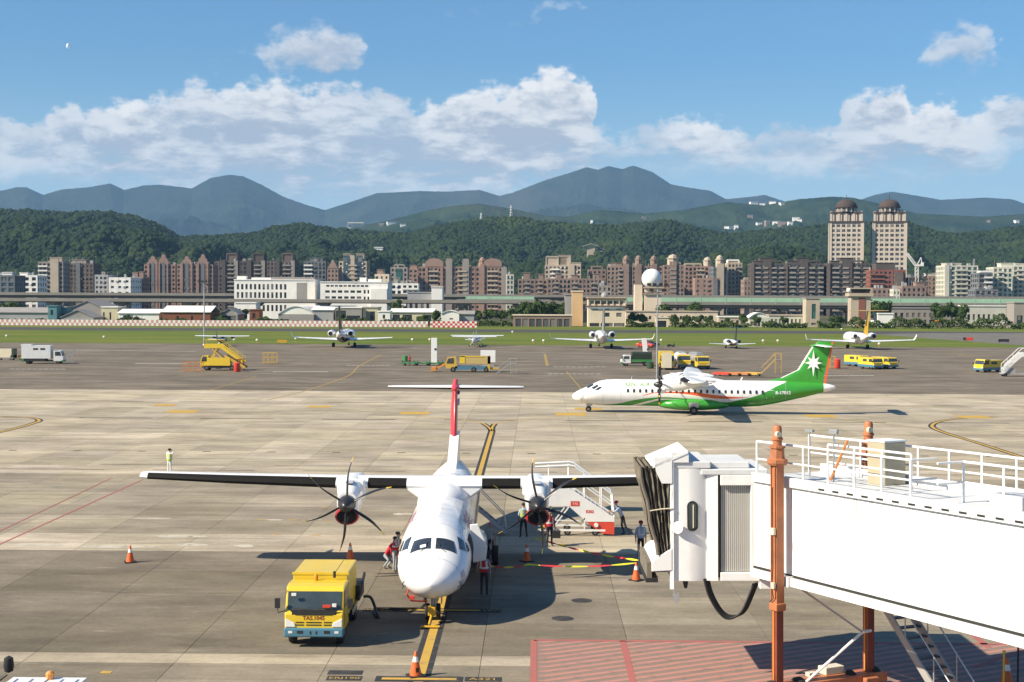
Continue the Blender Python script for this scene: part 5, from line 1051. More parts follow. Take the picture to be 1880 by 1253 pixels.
    q.build('static_port', DARKHOLE, fus, kind='stuff')
    q = MB(); patch(q, 1.05, 1.35, 74, 92, .013, 3, 3); patch(q, 1.05, 1.28, 97, 108, .013, 3, 3); q.build('access_panel', AGREY, fus)
    q = MB(); q.bar((6.2, 0, 3.44), (6.25, 0, 3.75), .03, .12); q.bar((14.5 + 3, 0, 3.44), (17.65, 0, 3.8), .03, .14); q.build('antenna', AW, fus)
    q = MB()
    for x in (3.3, 5.15, 7.5, 9.3, 15.7, 17.6, 19.6, 22.0):
        for s in (1, -1): patch(q, x, x + .022, s * 2, s * 150, .006, 1, 14)
    for s in (1, -1): patch(q, 1.05, 1.075, s * 0, s * 175, .006, 1, 14); patch(q, 3.3, 9.3, s * 38, s * 38.8, .006, 8, 1); patch(q, 15.7, 22, s * 40, s * 40.8, .006, 8, 1)
    q.build('panel_seams', AGREY, fus, kind='stuff')
    q = MB()
    for s in (1, -1): q.tube([skin(1.5, s * 22, .02), skin(1.62, s * 12, .035), skin(1.95, s * 9, .03)], .012, 5); q.tube([skin(.9, s * 95), skin(.75, s * 100, .16)], .016, 5); q.tube([skin(1.15, s * 112), skin(.98, s * 115, .15)], .016, 5)
    q.build('wipers_and_probes', VBLK0, fus, kind='stuff')
    # gear
    ng = empty('nose_gear', (1.75, 0, 0)); ng.parent = e
    q = MB(); q.tube([(0, 0, .3), (.05, 0, 1.0)], .07, 10); q.tube([(0, -.26, .3), (0, .26, .3)], .05, 8); q.bar((.1, 0, .5), (.75, 0, 1.1), .06, .06); q.box(-.22, .3, -.34, -.30, .62, 1.02); q.box(-.22, .3, .30, .34, .62, 1.02); q.build('strut', STRUT, ng)
    for s in (-1, 1): wheel(ng, (0, s * .2, .30), .30, .16)
    for s in (-1, 1):
        g = empty('main_gear', (12.65, s * 2.05, 0)); g.parent = e
        q = MB(); q.tube([(0, 0, .43), (0, -s * .35, 1.1)], .10, 10); q.bar((-.5, -s * .5, 1.0), (0, 0, .45), .09, .09); q.box(-.5, .5, s * .02, s * .06 + .02, .75, 1.25); q.build('strut', STRUT, g)
        for k in (-1, 1): wheel(g, (0, k * .2, .43), .43, .26)
    return e, fus
# ---- parked aircraft, nose towards us
hubA = A(811.5, 933.5, 59.9); tp = G(835, 715, 7.12)
aft = Vector((tp.x - hubA.x, tp.y - hubA.y)); rzA = math.atan2(aft.y, aft.x)
locA = Vector((hubA.x, hubA.y, 0)) - Vector((math.cos(rzA), math.sin(rzA), 0)) * 9.15; noseA = locA
print('A nose', locA, math.degrees(rzA), 'gear-to-tail', aft.length)
planeA, fusA = turboprop(locA, rzA, 'white parked turboprop with red tail fin, nose towards the viewer', AW, AR, AR, True, (8, -6))
q = MB(); q.prism([(19.2, 3.3), (23.6, 4.75), (25.9, 4.75), (25.85, 3.0), (21, 3.0)], -.235, .235); q.build('fin_root', AW, planeA)
q = MB(); q.prism([(25.4, 6.75), (26.7, 6.75), (26.75, 7.0), (25.5, 7.0)], -.2, .2, 0); q.prism([(24.95, 6.2), (25.9, 6.2), (26.0, 6.5), (25.1, 6.5)], -.21, .21, 1); q.build('fin_emblem', [M('emblem_blue', (.10, .10, .42), .4), M('emblem_white', (.8, .8, .8), .4)], planeA)
q = MB()
for k in range(4): patch(q, 17.0 + k * .45, 17.22 + k * .45, 20 + 8 * k, 130, .012, 2, 12); patch(q, 17.0 + k * .45, 17.22 + k * .45, -20 - 8 * k, -130, .012, 2, 12)
q.build('tail_stripes', AR, fusA)
q = MB(); patch(q, 1.70, 1.86, -12, -22, .017, 2, 2); q.build('pane_reflection', AW, fusA)  # white patch painted on the pane for a bright reflection of paper inside
PURP = M('lettering_plum', (.32, .04, .16), .4)
q = MB(); wing_txt(q, '復興航空', 7.2, 2.82, .5, .0, -1, sx=1.5); wing_txt(q, 'TransAsia', 7.2, 1.98, .34, .0, -1, sx=1.5); wing_txt(q, '復興航空', 7.2, 2.82, .5, .0, 1, sx=1.5); q.build('airline_lettering', PURP, fusA)
# open freight door on the port side, airstair further aft
q = MB(); patch(q, 3.55, 4.85, 62, 122, .016, 4, 10); dr = q.build('door_opening', DARKHOLE, fusA)
q = MB(); q.prism([(-1.28, 3.02), (-1.60, 3.05), (-1.98, 2.15), (-1.92, 1.62), (-1.42, 1.50)], 5.0, 5.09, ax='x'); q.build('freight_door', AW, planeA, bevel=.03)
def airstair():
    st = empty('airstair', (20.6, 0, 0)); st.parent = planeA
    q = MB(); a, b = Vector((0, -1.32, 1.35)), Vector((0, -2.75, .18))
    for x in (-.42, .42): q.bar(a + Vector((x, 0, 0)), b + Vector((x, 0, 0)), .05, .16)
    q.build('door_shell', AGREY, st); q = MB()
    for k in range(6): p = a.lerp(b, (k + .5) / 6); q.box(-.4, .4, p.y - .12, p.y + .12, p.z - .02, p.z + .02)
    q.build('treads', M('tread_grey', (.14, .14, .14), .7), st, kind='stuff')
    q = MB()
    for x in (-.42, .42): q.tube([a + Vector((x, 0, .1)), a + Vector((x, -.1, .95)), b + Vector((x, .1, .85)), b + Vector((x, 0, .05))], .025, 6)
    q.build('handrail', M('handrail_grey', (.5, .5, .5), .4, .3), st)
    q = MB(); patch(q, 20.1, 21.05, 58, 118, .016, 3, 8); q.build('door_opening', DARKHOLE, fusA)
airstair()
RIB = M('streamer_red', (.55, .05, .04), .6)
q = MB(); q.tube([skin(.75, -118, .0), skin(.75, -118) + Vector((.0, .08, -.2)), skin(.9, -140) + Vector((0, .1, -.25)), Vector((1.5, .2, .72))], .03, 6); q.box(.55, .75, .62, .8, .98, 1.10); q.build('pitot_streamer', RIB, planeA)
YEL = M('tow_yellow', (.62, .36, .03), .5)
def towhead():
    e2 = tag(MB().box(-.14, .14, -.2, .1, .30, .62).tube([(0, -.1, .35), (-.05, -.75, .12)], .05, 8).box(-.35, .35, -.95, -.8, .04, .10).build('wheel_chock', [YEL], None, bevel=.02), 'yellow chock and tow fitting at the parked aircraft nose wheel', 'chock')
    e2.location = planeA.matrix_world @ Vector((1.3, 0, 0)) if False else (locA.x + math.cos(rzA) * 1.15, locA.y + math.sin(rzA) * 1.15, 0.0)
towhead()
# ---- taxiing aircraft, broadside
gB = G(1269, 756); s17 = 17.6
LIV = livery_mat()
nB = G(1079, 751)
rzB = math.atan2(gB.y - nB.y, gB.x - nB.x) * .35
locB = Vector((gB.x - 12.65 * math.cos(rzB), gB.y - 12.65 * math.sin(rzB) - 2.0, 0))
print('B', locB, math.degrees(rzB), 'span', (gB - nB).length)
planeB, fusB = turboprop(locB, rzB, 'white turboprop with green tail, green belly and orange swoosh on the taxiway', LIV, AG, AG, False, (0, 4))
q = MB(); wing_txt(q, 'UNI AIR', 6.9, 2.98, .46, .012, -1, sx=1.55); wing_txt(q, 'UNI AIR', 6.9, 2.98, .46, .012, 1, sx=1.55); q.build('airline_lettering', M('lettering_green', (.13, .36, .04), .4), fusB)
q = MB(); wing_txt(q, 'B-17012', 21.75, 2.28, .42, .02, -1, sx=1.1); wing_txt(q, '..-.....', 18.6, 1.25, .3, .01, -1); q.build('registration_lettering', M('lettering_white', (.8, .8, .8), .4), fusB)
q = MB(); cx, cz = 24.85, 5.35; pts = []
for k in range(16):
    a = math.pi / 2 + k * math.pi / 8; r_ = ({0: 1.35, 4: .95, 8: 1.45, 12: .95}.get(k, .62) if k % 2 == 0 else .42); r_ = .9 if k % 4 == 2 else r_
    pts.append((cx + r_ * math.cos(a) * .95, cz + r_ * math.sin(a)))
for s in (-1, 1): q.add([(a, s * .27, b) for a, b in [(cx, cz)] + pts], [(0, 1 + k, 1 + (k + 1) % 16) for k in range(16)])
q.build('tail_star', M('star_white', (.82, .82, .8), .4), planeB)
q = MB(); q.rings([[Vector((xl - .06 + a * .30, b * 1.2, z)) for a, b in AF] for z, xl in ((3.75, 21.6), (4.6, 23.32), (6.0, 24.17), (7.2, 24.9))]); q.build('fin_leading_edge', AW, planeB, smooth=50)
q = MB(); q.add([tuple(skin(x, th, .014)) for x, th in ((20.05, 75), (20.1, 75), (20.1, 112), (20.05, 112))], [(0, 1, 2, 3)]); q.add([tuple(skin(x, th, .014)) for x, th in ((20.75, 75), (20.8, 75), (20.8, 112), (20.75, 112))], [(0, 1, 2, 3)]); q.add([tuple(skin(x, th, .014)) for x, th in ((20.05, 75), (20.8, 75), (20.8, 77), (20.05, 77))], [(0, 1, 2, 3)]); q.build('door_outline', AW, fusB)

# ---- business jets and light aircraft on the grass edge
def bizjet(label, px, py, rz, span, L, bodym, tailm, under=None, winglet=True, engm=None):
    c = G(px, py); e = empty('business_jet', (c.x, c.y, 0), rz, label, 'airplane', 'business jets parked along the grass'); k = L / 20.0; r = 1.12 * k
    secs = [(-L * .5, .02, 1.75), (-L * .485, .3, 1.75), (-L * .45, .62, 1.8), (-L * .38, .95, 1.95), (-L * .28, 1, 2.0), (L * .2, 1, 2.0), (L * .32, .82, 2.15), (L * .42, .5, 2.4), (L * .5, .12, 2.6)]
    q = MB(); ms = []
    q.rings([[Vector((x, r * f * math.cos(a), z * k + r * f * math.sin(a))) for a in np.linspace(0, 2 * math.pi, 21)[:-1]] for x, f, z in secs])
    if under: q.m = [1 if sum(q.v[i][2] for i in f) / len(f) < 1.55 * k + (.3 * k if sum(q.v[i][0] for i in f) / len(f) > L * .2 else 0) else 0 for f in q.f]
    q.build('fuselage', [bodym, under or bodym], e, smooth=60)
    for s in (-1, 1):
        q = MB(); h = span / 2; ss = [(s * .3, -L * .08, L * .20, 1.25 * k), (s * h * .4, L * .0, L * .135, 1.42 * k), (s * h, L * .14, L * .06, 1.75 * k)]
        if winglet: ss += [(s * (h + .25), L * .165, L * .05, 1.75 * k + .35), (s * (h + .55), L * .195, L * .03, 1.75 * k + 1.3)]
        wing(q, ss, False, thick=.8); q.build('wing', AW, e, smooth=40)
        q = MB(); q.lathe([(.28 * k, 0), (.52 * k, .1 * k), (.62 * k, 1.2 * k), (.58 * k, 2.6 * k), (.42 * k, 3.5 * k), (.36 * k, 3.52 * k)], (L * .20, s * 1.75 * k, 2.55 * k), (1, 0, 0), 18); na = q.build('engine_nacelle', engm or bodym, e, smooth=50)
        q = MB(); q.lathe([(.01, 0), (.37 * k, 0), (.37 * k, .05), (.01, .05)], (L * .20 + 3.5 * k, s * 1.75 * k, 2.55 * k), (1, 0, 0), 14); q.build('exhaust', DARKHOLE, na)
        q = MB(); q.bar((L * .29, s * .9 * k, 2.45 * k), (L * .29, s * 1.4 * k, 2.5 * k), 1.6 * k, .2 * k, up=(0, 0, 1)); q.build('pylon', bodym, na)
        g = empty('main_gear', (L * .06, s * 1.9 * k, 0)); g.parent = e; q = MB(); q.tube([(0, 0, .3), (0, -s * .1, 1.3 * k)], .1, 8); q.build('strut', STRUT, g); wheel(g, (0, 0, .38 * k), .38 * k, .5 * k, n=14)
    q = MB(); zt = 7.3 * k; wing(q, [(2.6 * k, L * .33, L * .17, 0), (zt * .75, L * .43, L * .11, 0), (zt, L * .47, L * .085, 0)], False, True, 1.2); q.build('fin', tailm, e, smooth=40)
    for s in (-1, 1):
        q = MB(); wing(q, [(s * .0, L * .46, L * .085, zt), (s * span * .18, L * .52, L * .045, zt + .05)], False, thick=.8); q.build('tailplane', tailm if tailm is not AW else AW, e, smooth=40)
    q = MB(); q.tube([(-L * .37, 0, .3), (-L * .37, 0, 1.3 * k)], .08, 8); ng = q.build('nose_gear', STRUT, e); wheel(ng, (-L * .37, 0, .28 * k), .28 * k, .3 * k, n=12)
    q = MB()
    for i in range(7):
        for s in (-1, 1): q.box(-L * .22 + i * L * .055, -L * .22 + i * L * .055 + .4, s * r * .93 - .03, s * r * .93 + .03, 2.2 * k, 2.5 * k)
    q.build('cabin_windows', CABW, e, kind='stuff')
    return e
NAVY = M('jet_navy', (.02, .025, .05), .3, coat=.3); JGOLD = M('jet_gold', (.52, .30, .02), .35, coat=.2); JGREY = M('jet_grey', (.33, .34, .36), .3, coat=.3)
bizjet('white jet with dark belly and dark tail fin left of centre', 633, 637, R(-88), 23.0, 26.5, AW, NAVY, NAVY)
bizjet('white jet with pale grey tail right of centre beside a dark car', 1103, 639, R(-90), 23.5, 26.0, AW, JGREY)
bizjet('small white jet with dark T-tail behind the taxiing turboprop', 1341, 639.5, R(-86), 11.0, 13.5, AW, NAVY, NAVY, False, NAVY)
bizjet('white jet with golden tail fin near the right edge', 1572, 640, R(-91), 25.0, 25.0, AW, JGOLD)
def lightplane(label, px, py, rz, span, bodym, group='light aircraft on the grass edge', twin=True):
    c = G(px, py); e = empty('light_airplane', (c.x, c.y, 0), rz, label, 'airplane', group); L = 9.5
    q = MB(); q.rings([[Vector((x, r * .85 * math.cos(a), z + r * math.sin(a))) for a in np.linspace(0, 2 * math.pi, 15)[:-1]] for x, r, z in [(-3.6, .1, 1.25), (-3.3, .5, 1.3), (-2.2, .68, 1.4), (-.8, .82, 1.5), (.8, .75, 1.5), (2.4, .45, 1.55), (L - 4.0, .15, 1.7)]]); q.build('fuselage', bodym, e, smooth=60)
    q = MB(); wing(q, [(-span / 2, -.9, 1.35, 2.42), (-span * .2, -1.1, 1.7, 2.35), (span * .2, -1.1, 1.7, 2.35), (span / 2, -.9, 1.35, 2.42)], False); q.build('wing', AW, e, smooth=40)
    q = MB(); wing(q, [(-2.0, 4.4, .8, 1.8), (0, 4.3, 1.0, 1.8), (2.0, 4.4, .8, 1.8)], False); q.build('tailplane', AW, e, smooth=40)
    q = MB(); wing(q, [(1.7, 4.0, 1.5, 0), (3.7, 4.9, .8, 0)], False, True); q.build('fin', AW if not twin else JGREY, e, smooth=40)
    for s in (-1, 1):
        q = MB(); q.bar((-.2, s * .6, 1.0), (-.3, s * span * .24, 2.32), .1, .06); q.build('wing_strut', AW, e); q = MB(); q.tube([(0, s * .5, 1.0), (.0, s * 1.2, .35)], .06, 6); g = q.build('gear_leg', STRUT, e); wheel(g, (0, s * 1.25, .28), .28, .16, n=12)
        if twin: q = MB(); q.lathe([(.12, 0), (.4, .3), (.38, 1.4), (.1, 2.0)], (-2.2, s * 2.2, 2.1), (1, 0, 0), 12); q.build('engine_nacelle', NAVY, e, smooth=50)
    q = MB(); q.tube([(-3.0, 0, .25), (-2.7, 0, 1.0)], .06, 6); g = q.build('nose_leg', STRUT, e); wheel(g, (-3.0, 0, .22), .22, .14, n=12)
    q = MB(); q.box(-3.75, -3.68, -1.0, 1.0, 1.2, 1.3); q.build('propeller', BLADE, e)
    q = MB(); q.box(-1.75, .6, -.72, .72, 1.62, 2.05); q.build('cabin_glazing', PANE, e, bevel=.12)
lightplane('dark light twin with straight white wing behind the yellow stair truck', 408, 636, R(-92), 13.0, NAVY)
lightplane('white high-wing light aircraft nearer of two at centre', 871, 637, R(-90), 10.6, AW, twin=False)
lightplane('white high-wing light aircraft further of two at centre', 876, 634.5, R(-90), 13.0, AW, twin=False)

# ================================================================== ground vehicles
def paintm(n, c, rough=.35, dirt=.12): return M('paint_' + n, c, rough, 0, .06, 1.2, coat=.25, dirt=dirt)
VY = paintm('yellow', (.72, .50, .035)); VW = paintm('white', (.78, .77, .74)); VG = paintm('green', (.05, .24, .06)); VB = paintm('steel_blue', (.07, .19, .27)); VR = paintm('red', (.62, .06, .035)); VO = paintm('orange', (.66, .26, .05)); VGREY = paintm('grey', (.34, .33, .31)); VDG = paintm('dark_green', (.03, .07, .04)); VBLK = M('black_plastic', (.02, .02, .02), .6, 0, .2, 3); VTARP = M('tarpaulin', (.02, .035, .025), .9, 0, .3, 3); VCR = paintm('cream', (.70, .62, .45)); LAMP = M('headlamp', (.75, .74, .70), .15, spec=.8); AMBER = M('amber_lens', (.65, .25, .02), .25); VALU = M('bare_metal', (.45, .45, .44), .4, .5); RUST = M('rust_orange', (.52, .20, .06), .6, 0, .2, 2, dirt=.3); RAIL_Y = paintm('rail_yellow', (.60, .38, .06))
WSC = M('windscreen_glass', (.05, .065, .065), .1, 0, .4, 1.2, spec=.8)
def cab(e, w, h, z0, depth, m, y=0.0, bump=None, fine=False, side=True, low=None):
    """forward-control cab, front at y, body running to y + depth"""
    hw = w / 2; pr = [(y + .10, z0), (y + .0, z0 + .12), (y + .0, z0 + (h - z0) * .42), (y + .16, z0 + (h - z0) * .52), (y + .36, h - .16), (y + .50, h - .02), (y + .8, h + .03), (y + depth, h), (y + depth, z0)]
    q = MB(); q.prism(pr, -hw, hw, ax='x'); c = q.build('cab', m, e, bevel=.045 if fine else 0)
    za, zb = z0 + (h - z0) * .49, h - .17
    def ysl(z): return y + .16 + (z - (z0 + (h - z0) * .52)) / ((h - .16) - (z0 + (h - z0) * .52)) * .20
    q = MB(); q.prism([(ysl(za) - .022, za), (ysl(zb) - .022, zb), (ysl(zb) + .02, zb), (ysl(za) + .02, za)], -hw + .08, hw - .08, ax='x'); q.build('windscreen', WSC, c)
    for s in (-1, 1):
        q = MB(); q.prism([(y + .30, za + .04), (y + .46, zb), (y + depth - .25, zb), (y + depth - .25, za + .04)], s * hw - .015, s * hw + .015, ax='x'); q.build('side_window', WSC, c)
    if bump is not None:
        q = MB(); q.box(-hw - .02, hw + .02, y - .09, y + .25, z0 - .14, z0 + .17); q.build('bumper', bump, e, bevel=.05 if fine else 0)
    for s in (-1, 1):
        q = MB(); zl = z0 + .30
        if fine: q.prism([(s * (hw - .03), zl - .10), (s * (hw - .38), zl - .10), (s * (hw - .34), zl + .04), (s * (hw - .03), zl + .20)], y - .03, y + .1)
        else: q.box(s * (hw - .22) - .16, s * (hw - .22) + .16, y - .03, y + .05, zl - .07, zl + .1)
        q.build('headlight', LAMP, c, bevel=.015 if fine else 0)
    return c
def wheels4(e, ys, tw, r=.36, w=.22, n=16):
    for y in ys:
        for s in (-1, 1): wheel(e, (s * tw, y, r), r, w, ax=(1, 0, 0), n=n)
def chassis(e, y0, y1, w, z0=.42, z1=.62):
    q = MB(); q.box(-w / 2, w / 2, y0, y1, z0, z1); q.box(-w / 2 + .1, w / 2 - .1, y0 + .3, y0 + 1.0, z0 - .1, z0); q.build('chassis', VBLK, e)

# ---- yellow service truck beside the parked aircraft
def service_truck():
    c = G(576, 1190); e = empty('service_truck', (c.x, c.y, 0), R(0.5), 'yellow and blue service truck with black hose in front of the parked aircraft', 'truck'); W2 = 1.0
    chassis(e, .5, 5.6, 1.2); cb = cab(e, 2.0, 2.04, .52, 1.55, VY, 0, VB, True)
    q = MB(); q.box(-W2 + .25, W2 - .25, -.004, .03, 1.14, 1.30); q.prism([(-.84, 1.30), (.84, 1.30), (.62, 1.12), (-.62, 1.12)], -.012, .03); q.build('grille_panel', VBLK, cb)
    q = MB()
    for x0, x1 in ((-.62, -.34), (-.26, .26), (.34, .62)):
        for z in (.86, .77): q.box(x0, x1, -.012, .02, z, z + .035)
    q.build('grille_slots', VBLK, cb, kind='stuff')
    q = MB()
    for x, w_, z in ((-.46, .2, .56), (.46, .2, .56), (-.1, .05, .54), (.1, .05, .54)): q.box(x - w_ / 2, x + w_ / 2, -.098, -.06, z - .05, z + .05)
    q.build('bumper_slots', VBLK, cb, kind='stuff'); q = MB(); q.box(-.86, -.72, -.1, -.06, .52, .6); q.box(.72, .86, -.1, -.06, .52, .6); q.build('fog_lamp', LAMP, cb)
    vs, fs = text_faces('TAS.1045', .19, .006); q = MB(); q.add([(v.x * 1.0, -.004 - .0, v.y + 1.02) for v in vs], fs); q.v = [(a, -.006, c_) for a, b, c_ in q.v]; q.build('fleet_number', M('lettering_red_brown', (.22, .05, .02), .5), cb)
    q = MB(); q.box(-.78, -.62, .10, .155, 1.76, 1.85); q.box(.62, .76, .03, .14, 1.40, 1.50); q.build('window_sticker', VW, cb); q = MB(); q.box(.30, .56, .02, .13, 1.375, 1.46); q.build('red_permit', VR, cb)
    q = MB()
    for s in (-1, 1): q.box(s * 1.0 - .006, s * 1.0 + .006, .34, .36, .7, 1.95); q.box(s * 1.0 - .006, s * 1.0 + .006, 1.42, 1.44, .7, 1.95); q.box(s * 1.0 - .02, s * 1.0 + .02, 1.18, 1.34, 1.2, 1.25)
    q.build('door_seams', VBLK, cb, kind='stuff')
    for s in (-1, 1):
        q = MB(); q.tube([(s * .98, .15, 1.25), (s * 1.22, .02, 1.2), (s * 1.24, .0, 1.42)], .018, 6); q.box(s * 1.24 - .09, s * 1.24 + .09, -.03, .03, 1.36, 1.70); q.build('mirror', VBLK, cb, bevel=.02)
    q = MB(); q.tube([(-.75, .07, 1.36), (-.2, .02, 1.32)], .012, 5); q.tube([(.1, .07, 1.36), (.65, .02, 1.32)], .012, 5); q.build('wiper', VBLK, cb)
    q = MB(); q.box(-W2 + .04, W2 - .04, 1.62, 4.2, .75, 2.26); bx_ = q.build('tank_body', VY, e, bevel=.03)
    q = MB(); q.box(-W2 + .0, W2 - .0, 1.60, 1.66, 2.20, 2.28); q.box(-W2 + .3, W2 - .5, 1.7, 4.1, 2.26, 2.275); q.build('roof_edge', VY, bx_)
    q = MB(); q.lathe([(.07, 0), (.08, .12), (.05, .2), (.01, .22)], (-.12, 1.35, 2.05), n=10); q.build('beacon', AMBER, e); q = MB(); q.tube([(.52, 1.4, 2.14), (.52, 1.4, 2.36)], .05, 8); q.build('exhaust_stub', VBLK, e)
    q = MB(); q.box(-1.0, 1.0, 4.25, 5.5, .7, .82); q.box(.6, 1.12, 3.9, 5.3, .82, 1.35); q.bar((1.1, 3.6, .9), (1.15, 5.2, 1.55), .08, .12); q.build('rear_platform', VBLK, e); q = MB(); q.bar((1.02, 2.6, .62), (1.02, 5.3, .95), .05, .14); q.build('side_rail', VGREY, e)
    wheels4(e, (.75, 4.3), .82, .38, .24, 20); return e, c
stk, tc = service_truck()
h = [Vector((tc.x + 1.1, tc.y + 5.0, .72)), Vector((tc.x + 1.35, tc.y + 5.1, .66)), Vector((tc.x + 1.55, tc.y + 4.9, .3)), Vector((tc.x + 1.7, tc.y + 4.5, .07)), G(690, 1121) + Vector((0, 0, .06)), G(740, 1121) + Vector((0, 0, .06)), G(775, 1120) + Vector((0, 0, .1)), locA + Vector((-.3, 1.6, .9))]
o = MB().tube(smooth_pts([tuple(p) for p in h], 8), .055, 8).build('hose', M('rubber_hose', (.02, .018, .017), .6), None, smooth=60); tag(o, 'black hose snaking from the yellow truck to the aircraft nose', 'hose')

# ---- generic lorries of the far apron
def lorry(label, px, py, rz, cabm, bump, L, w=2.1, hcab=2.2, name='truck', group=None, cat='truck', body=None, z0=.5, wy=None):
    c = G(px, py); e = empty(name, (c.x, c.y, 0), R(rz), label, cat, group); chassis(e, .4, L, 1.1); cab(e, w, hcab, z0, 1.6, cabm, 0, bump); wheels4(e, wy or (.8, L - 1.1), w / 2 - .16, .42, .26, 12)
    for s in (-1, 1):
        q = MB(); q.box(s * (w / 2 + .16) - .07, s * (w / 2 + .16) + .07, .02, .06, hcab * .6, hcab * .6 + .35); q.build('mirror', VBLK, e)
    if body: body(e, w, L)
    return e
def b_catering(e, w, L):
    q = MB(); q.box(-w / 2 - .1, w / 2 + .1, 2.1, L, .95, 3.2); q.box(-w / 2 - .1, w / 2 + .1, L - 1.7, L + .1, 3.2, 3.4); bb = q.build('box_body', VW, e); q = MB(); q.box(-w / 2 - .13, w / 2 + .13, 3.0, L - .4, .45, .95); q.build('lift_frame', VBLK, e)
    q = MB()
    for y in (3.0, 4.2): q.box(-w / 2 - .12, -w / 2 - .09, y, y + .8, 2.45, 2.75); q.box(w / 2 + .09, w / 2 + .12, y, y + .8, 2.45, 2.75)
    q.build('hatch', VBLK, bb); q = MB(); q.box(-w / 2 - .12, w / 2 + .12, L - .5, L + .12, .5, .95); q.build('rear_skirt', VG, e)
lorry('white catering truck with green skirt at far left', 118, 668, 97, VW, VG, 7.0, 2.2, 2.3, body=b_catering)
def b_tarp(e, w, L):
    q = MB(); q.box(-w / 2, w / 2, 1.8, L, .75, 1.15); q.build('cargo_bed', VG, e); q = MB(); n = 9
    q.rings([[Vector((w / 2 * .98 * math.copysign(abs(math.cos(a)) ** .35, math.cos(a)), y, 1.15 + 1.35 * math.sin(a) ** .4 if math.sin(a) > 1e-6 else 1.15)) for a in np.linspace(0, math.pi, n)] for y in np.linspace(1.9, L - .05, 9)]); q.build('canvas_cover', VTARP, e)
lorry('white and green light truck with dark canvas cover', 1140, 672, -86, VW, VG, 5.4, 1.8, 1.9, body=b_tarp)
def b_stairs_lift(e, w, L):
    q = MB(); q.box(-w / 2, w / 2, 1.8, L, .8, 3.0); q.build('box_body', VY, e); q = MB(); q.box(-w / 2 + .1, w / 2 - .5, -.35, -.1, .4, 2.9); q.build('pale_door', VCR, e)
lorry('yellow high loader with pale front panel beside the light mast', 1226, 680, 0, VY, VO, 6.2, 2.2, 2.6, body=b_stairs_lift)
def b_tank(cm):
    def f(e, w, L):
        q = MB(); q.rings([[Vector((w / 2 * 1.0 * math.cos(a), y, 1.75 + .85 * math.sin(a))) for a in np.linspace(0, 2 * math.pi, 17)[:-1]] for y in (1.8, 1.9, L - .1, L)]); q.build('tank', cm, e, smooth=50); q = MB(); q.box(-w / 2, w / 2, 1.8, L, .65, .95); q.build('tank_frame', VBLK, e); q = MB(); q.box(-.5, .5, 2.2, L - .4, 2.55, 2.75); q.build('walkway', VALU, e)
    return f
lorry('yellow nosed water tanker with white tank, left one of the tanker pair', 1257, 677, 3, VY, VB, 6.4, 2.1, 2.3, body=b_tank(VW), group='tankers on the far apron')
lorry('yellow nosed tanker with silver tank, right one of the tanker pair', 1292, 679, 12, VY, VBLK, 6.6, 2.1, 2.2, body=b_tank(VALU), group='tankers on the far apron')
def b_van(e, w, L):
    q = MB(); q.box(-w / 2, w / 2, 1.6, L, .55, 1.98); q.build('body', VY, e, bevel=.06); q = MB(); q.box(-w / 2 - .02, w / 2 + .02, .2, L + .02, .38, .8); q.build('skirt', VB, e); q = MB(); q.box(-w / 2 - .015, -w / 2 + .02, 1.9, L - 1.4, 1.3, 1.75); q.box(w / 2 - .02, w / 2 + .015, 1.9, L - 1.4, 1.3, 1.75); q.build('side_glazing', WSC, e)
for px, py, rz, lb in [(1590, 674, 32, 'yellow ground power van, left one of three parked together'), (1613, 679, 24, 'yellow ground power van, middle one of three parked together'), (1641, 678, 30, 'yellow ground power van, right one of three parked together')]:
    lorry(lb, px, py, rz, VY, VB, 4.4, 2.0, 1.95, name='service_van', group='yellow vans parked together', cat='van', body=b_van)
lorry('lone yellow and blue van near the white passenger stairs', 1796, 684, -60, VY, VB, 4.6, 2.0, 2.1, name='service_van', cat='van', body=b_van)
# ---- yellow stair truck
def stairs_geo(e, x0, z0, x1, z1, plat, w, pm, rm, rise=1.0, y0=0.0, under=.3):
    """flight seen from the side: platform from x0 - plat to x0 at z0, steps down to x1, z1"""
    sg = 1 if x1 > x0 else -1
    for s in (0, 1):
        yy = y0 + s * w
        q = MB(); q.prism([(x0 - sg * plat, z0 - under), (x0 - sg * plat, z0 + rise * .35), (x0, z0 + rise * .35), (x1, z1 + rise * .35), (x1, z1 - under * .3), (x0, z0 - under)], yy - .03, yy + .03); q.build('side_panel', pm, e)
        q = MB(); q.tube([(x0 - sg * plat, yy, z0), (x0 - sg * plat, yy, z0 + rise), (x0, yy, z0 + rise), (x1, yy, z1 + rise), (x1, yy, z1)], .045, 6)
        for t in (.33, .66): q.tube([(lerp(x0, x1, t), yy, lerp(z0, z1, t)), (lerp(x0, x1, t), yy, lerp(z0, z1, t) + rise)], .03, 6)
        q.build('handrail', rm, e)
    q = MB(); q.box(min(x0 - sg * plat, x0), max(x0 - sg * plat, x0), y0, y0 + w, z0 - .06, z0); q.build('platform', VALU, e)
    q = MB(); n = max(6, int(abs(z0 - z1) / .2))
    for k in range(n): t = (k + .5) / n; q.box(lerp(x0, x1, t) - .14, lerp(x0, x1, t) + .14, y0 + .04, y0 + w - .04, lerp(z0, z1, t) - .04, lerp(z0, z1, t))
    q.build('steps', VALU, e, kind='stuff')
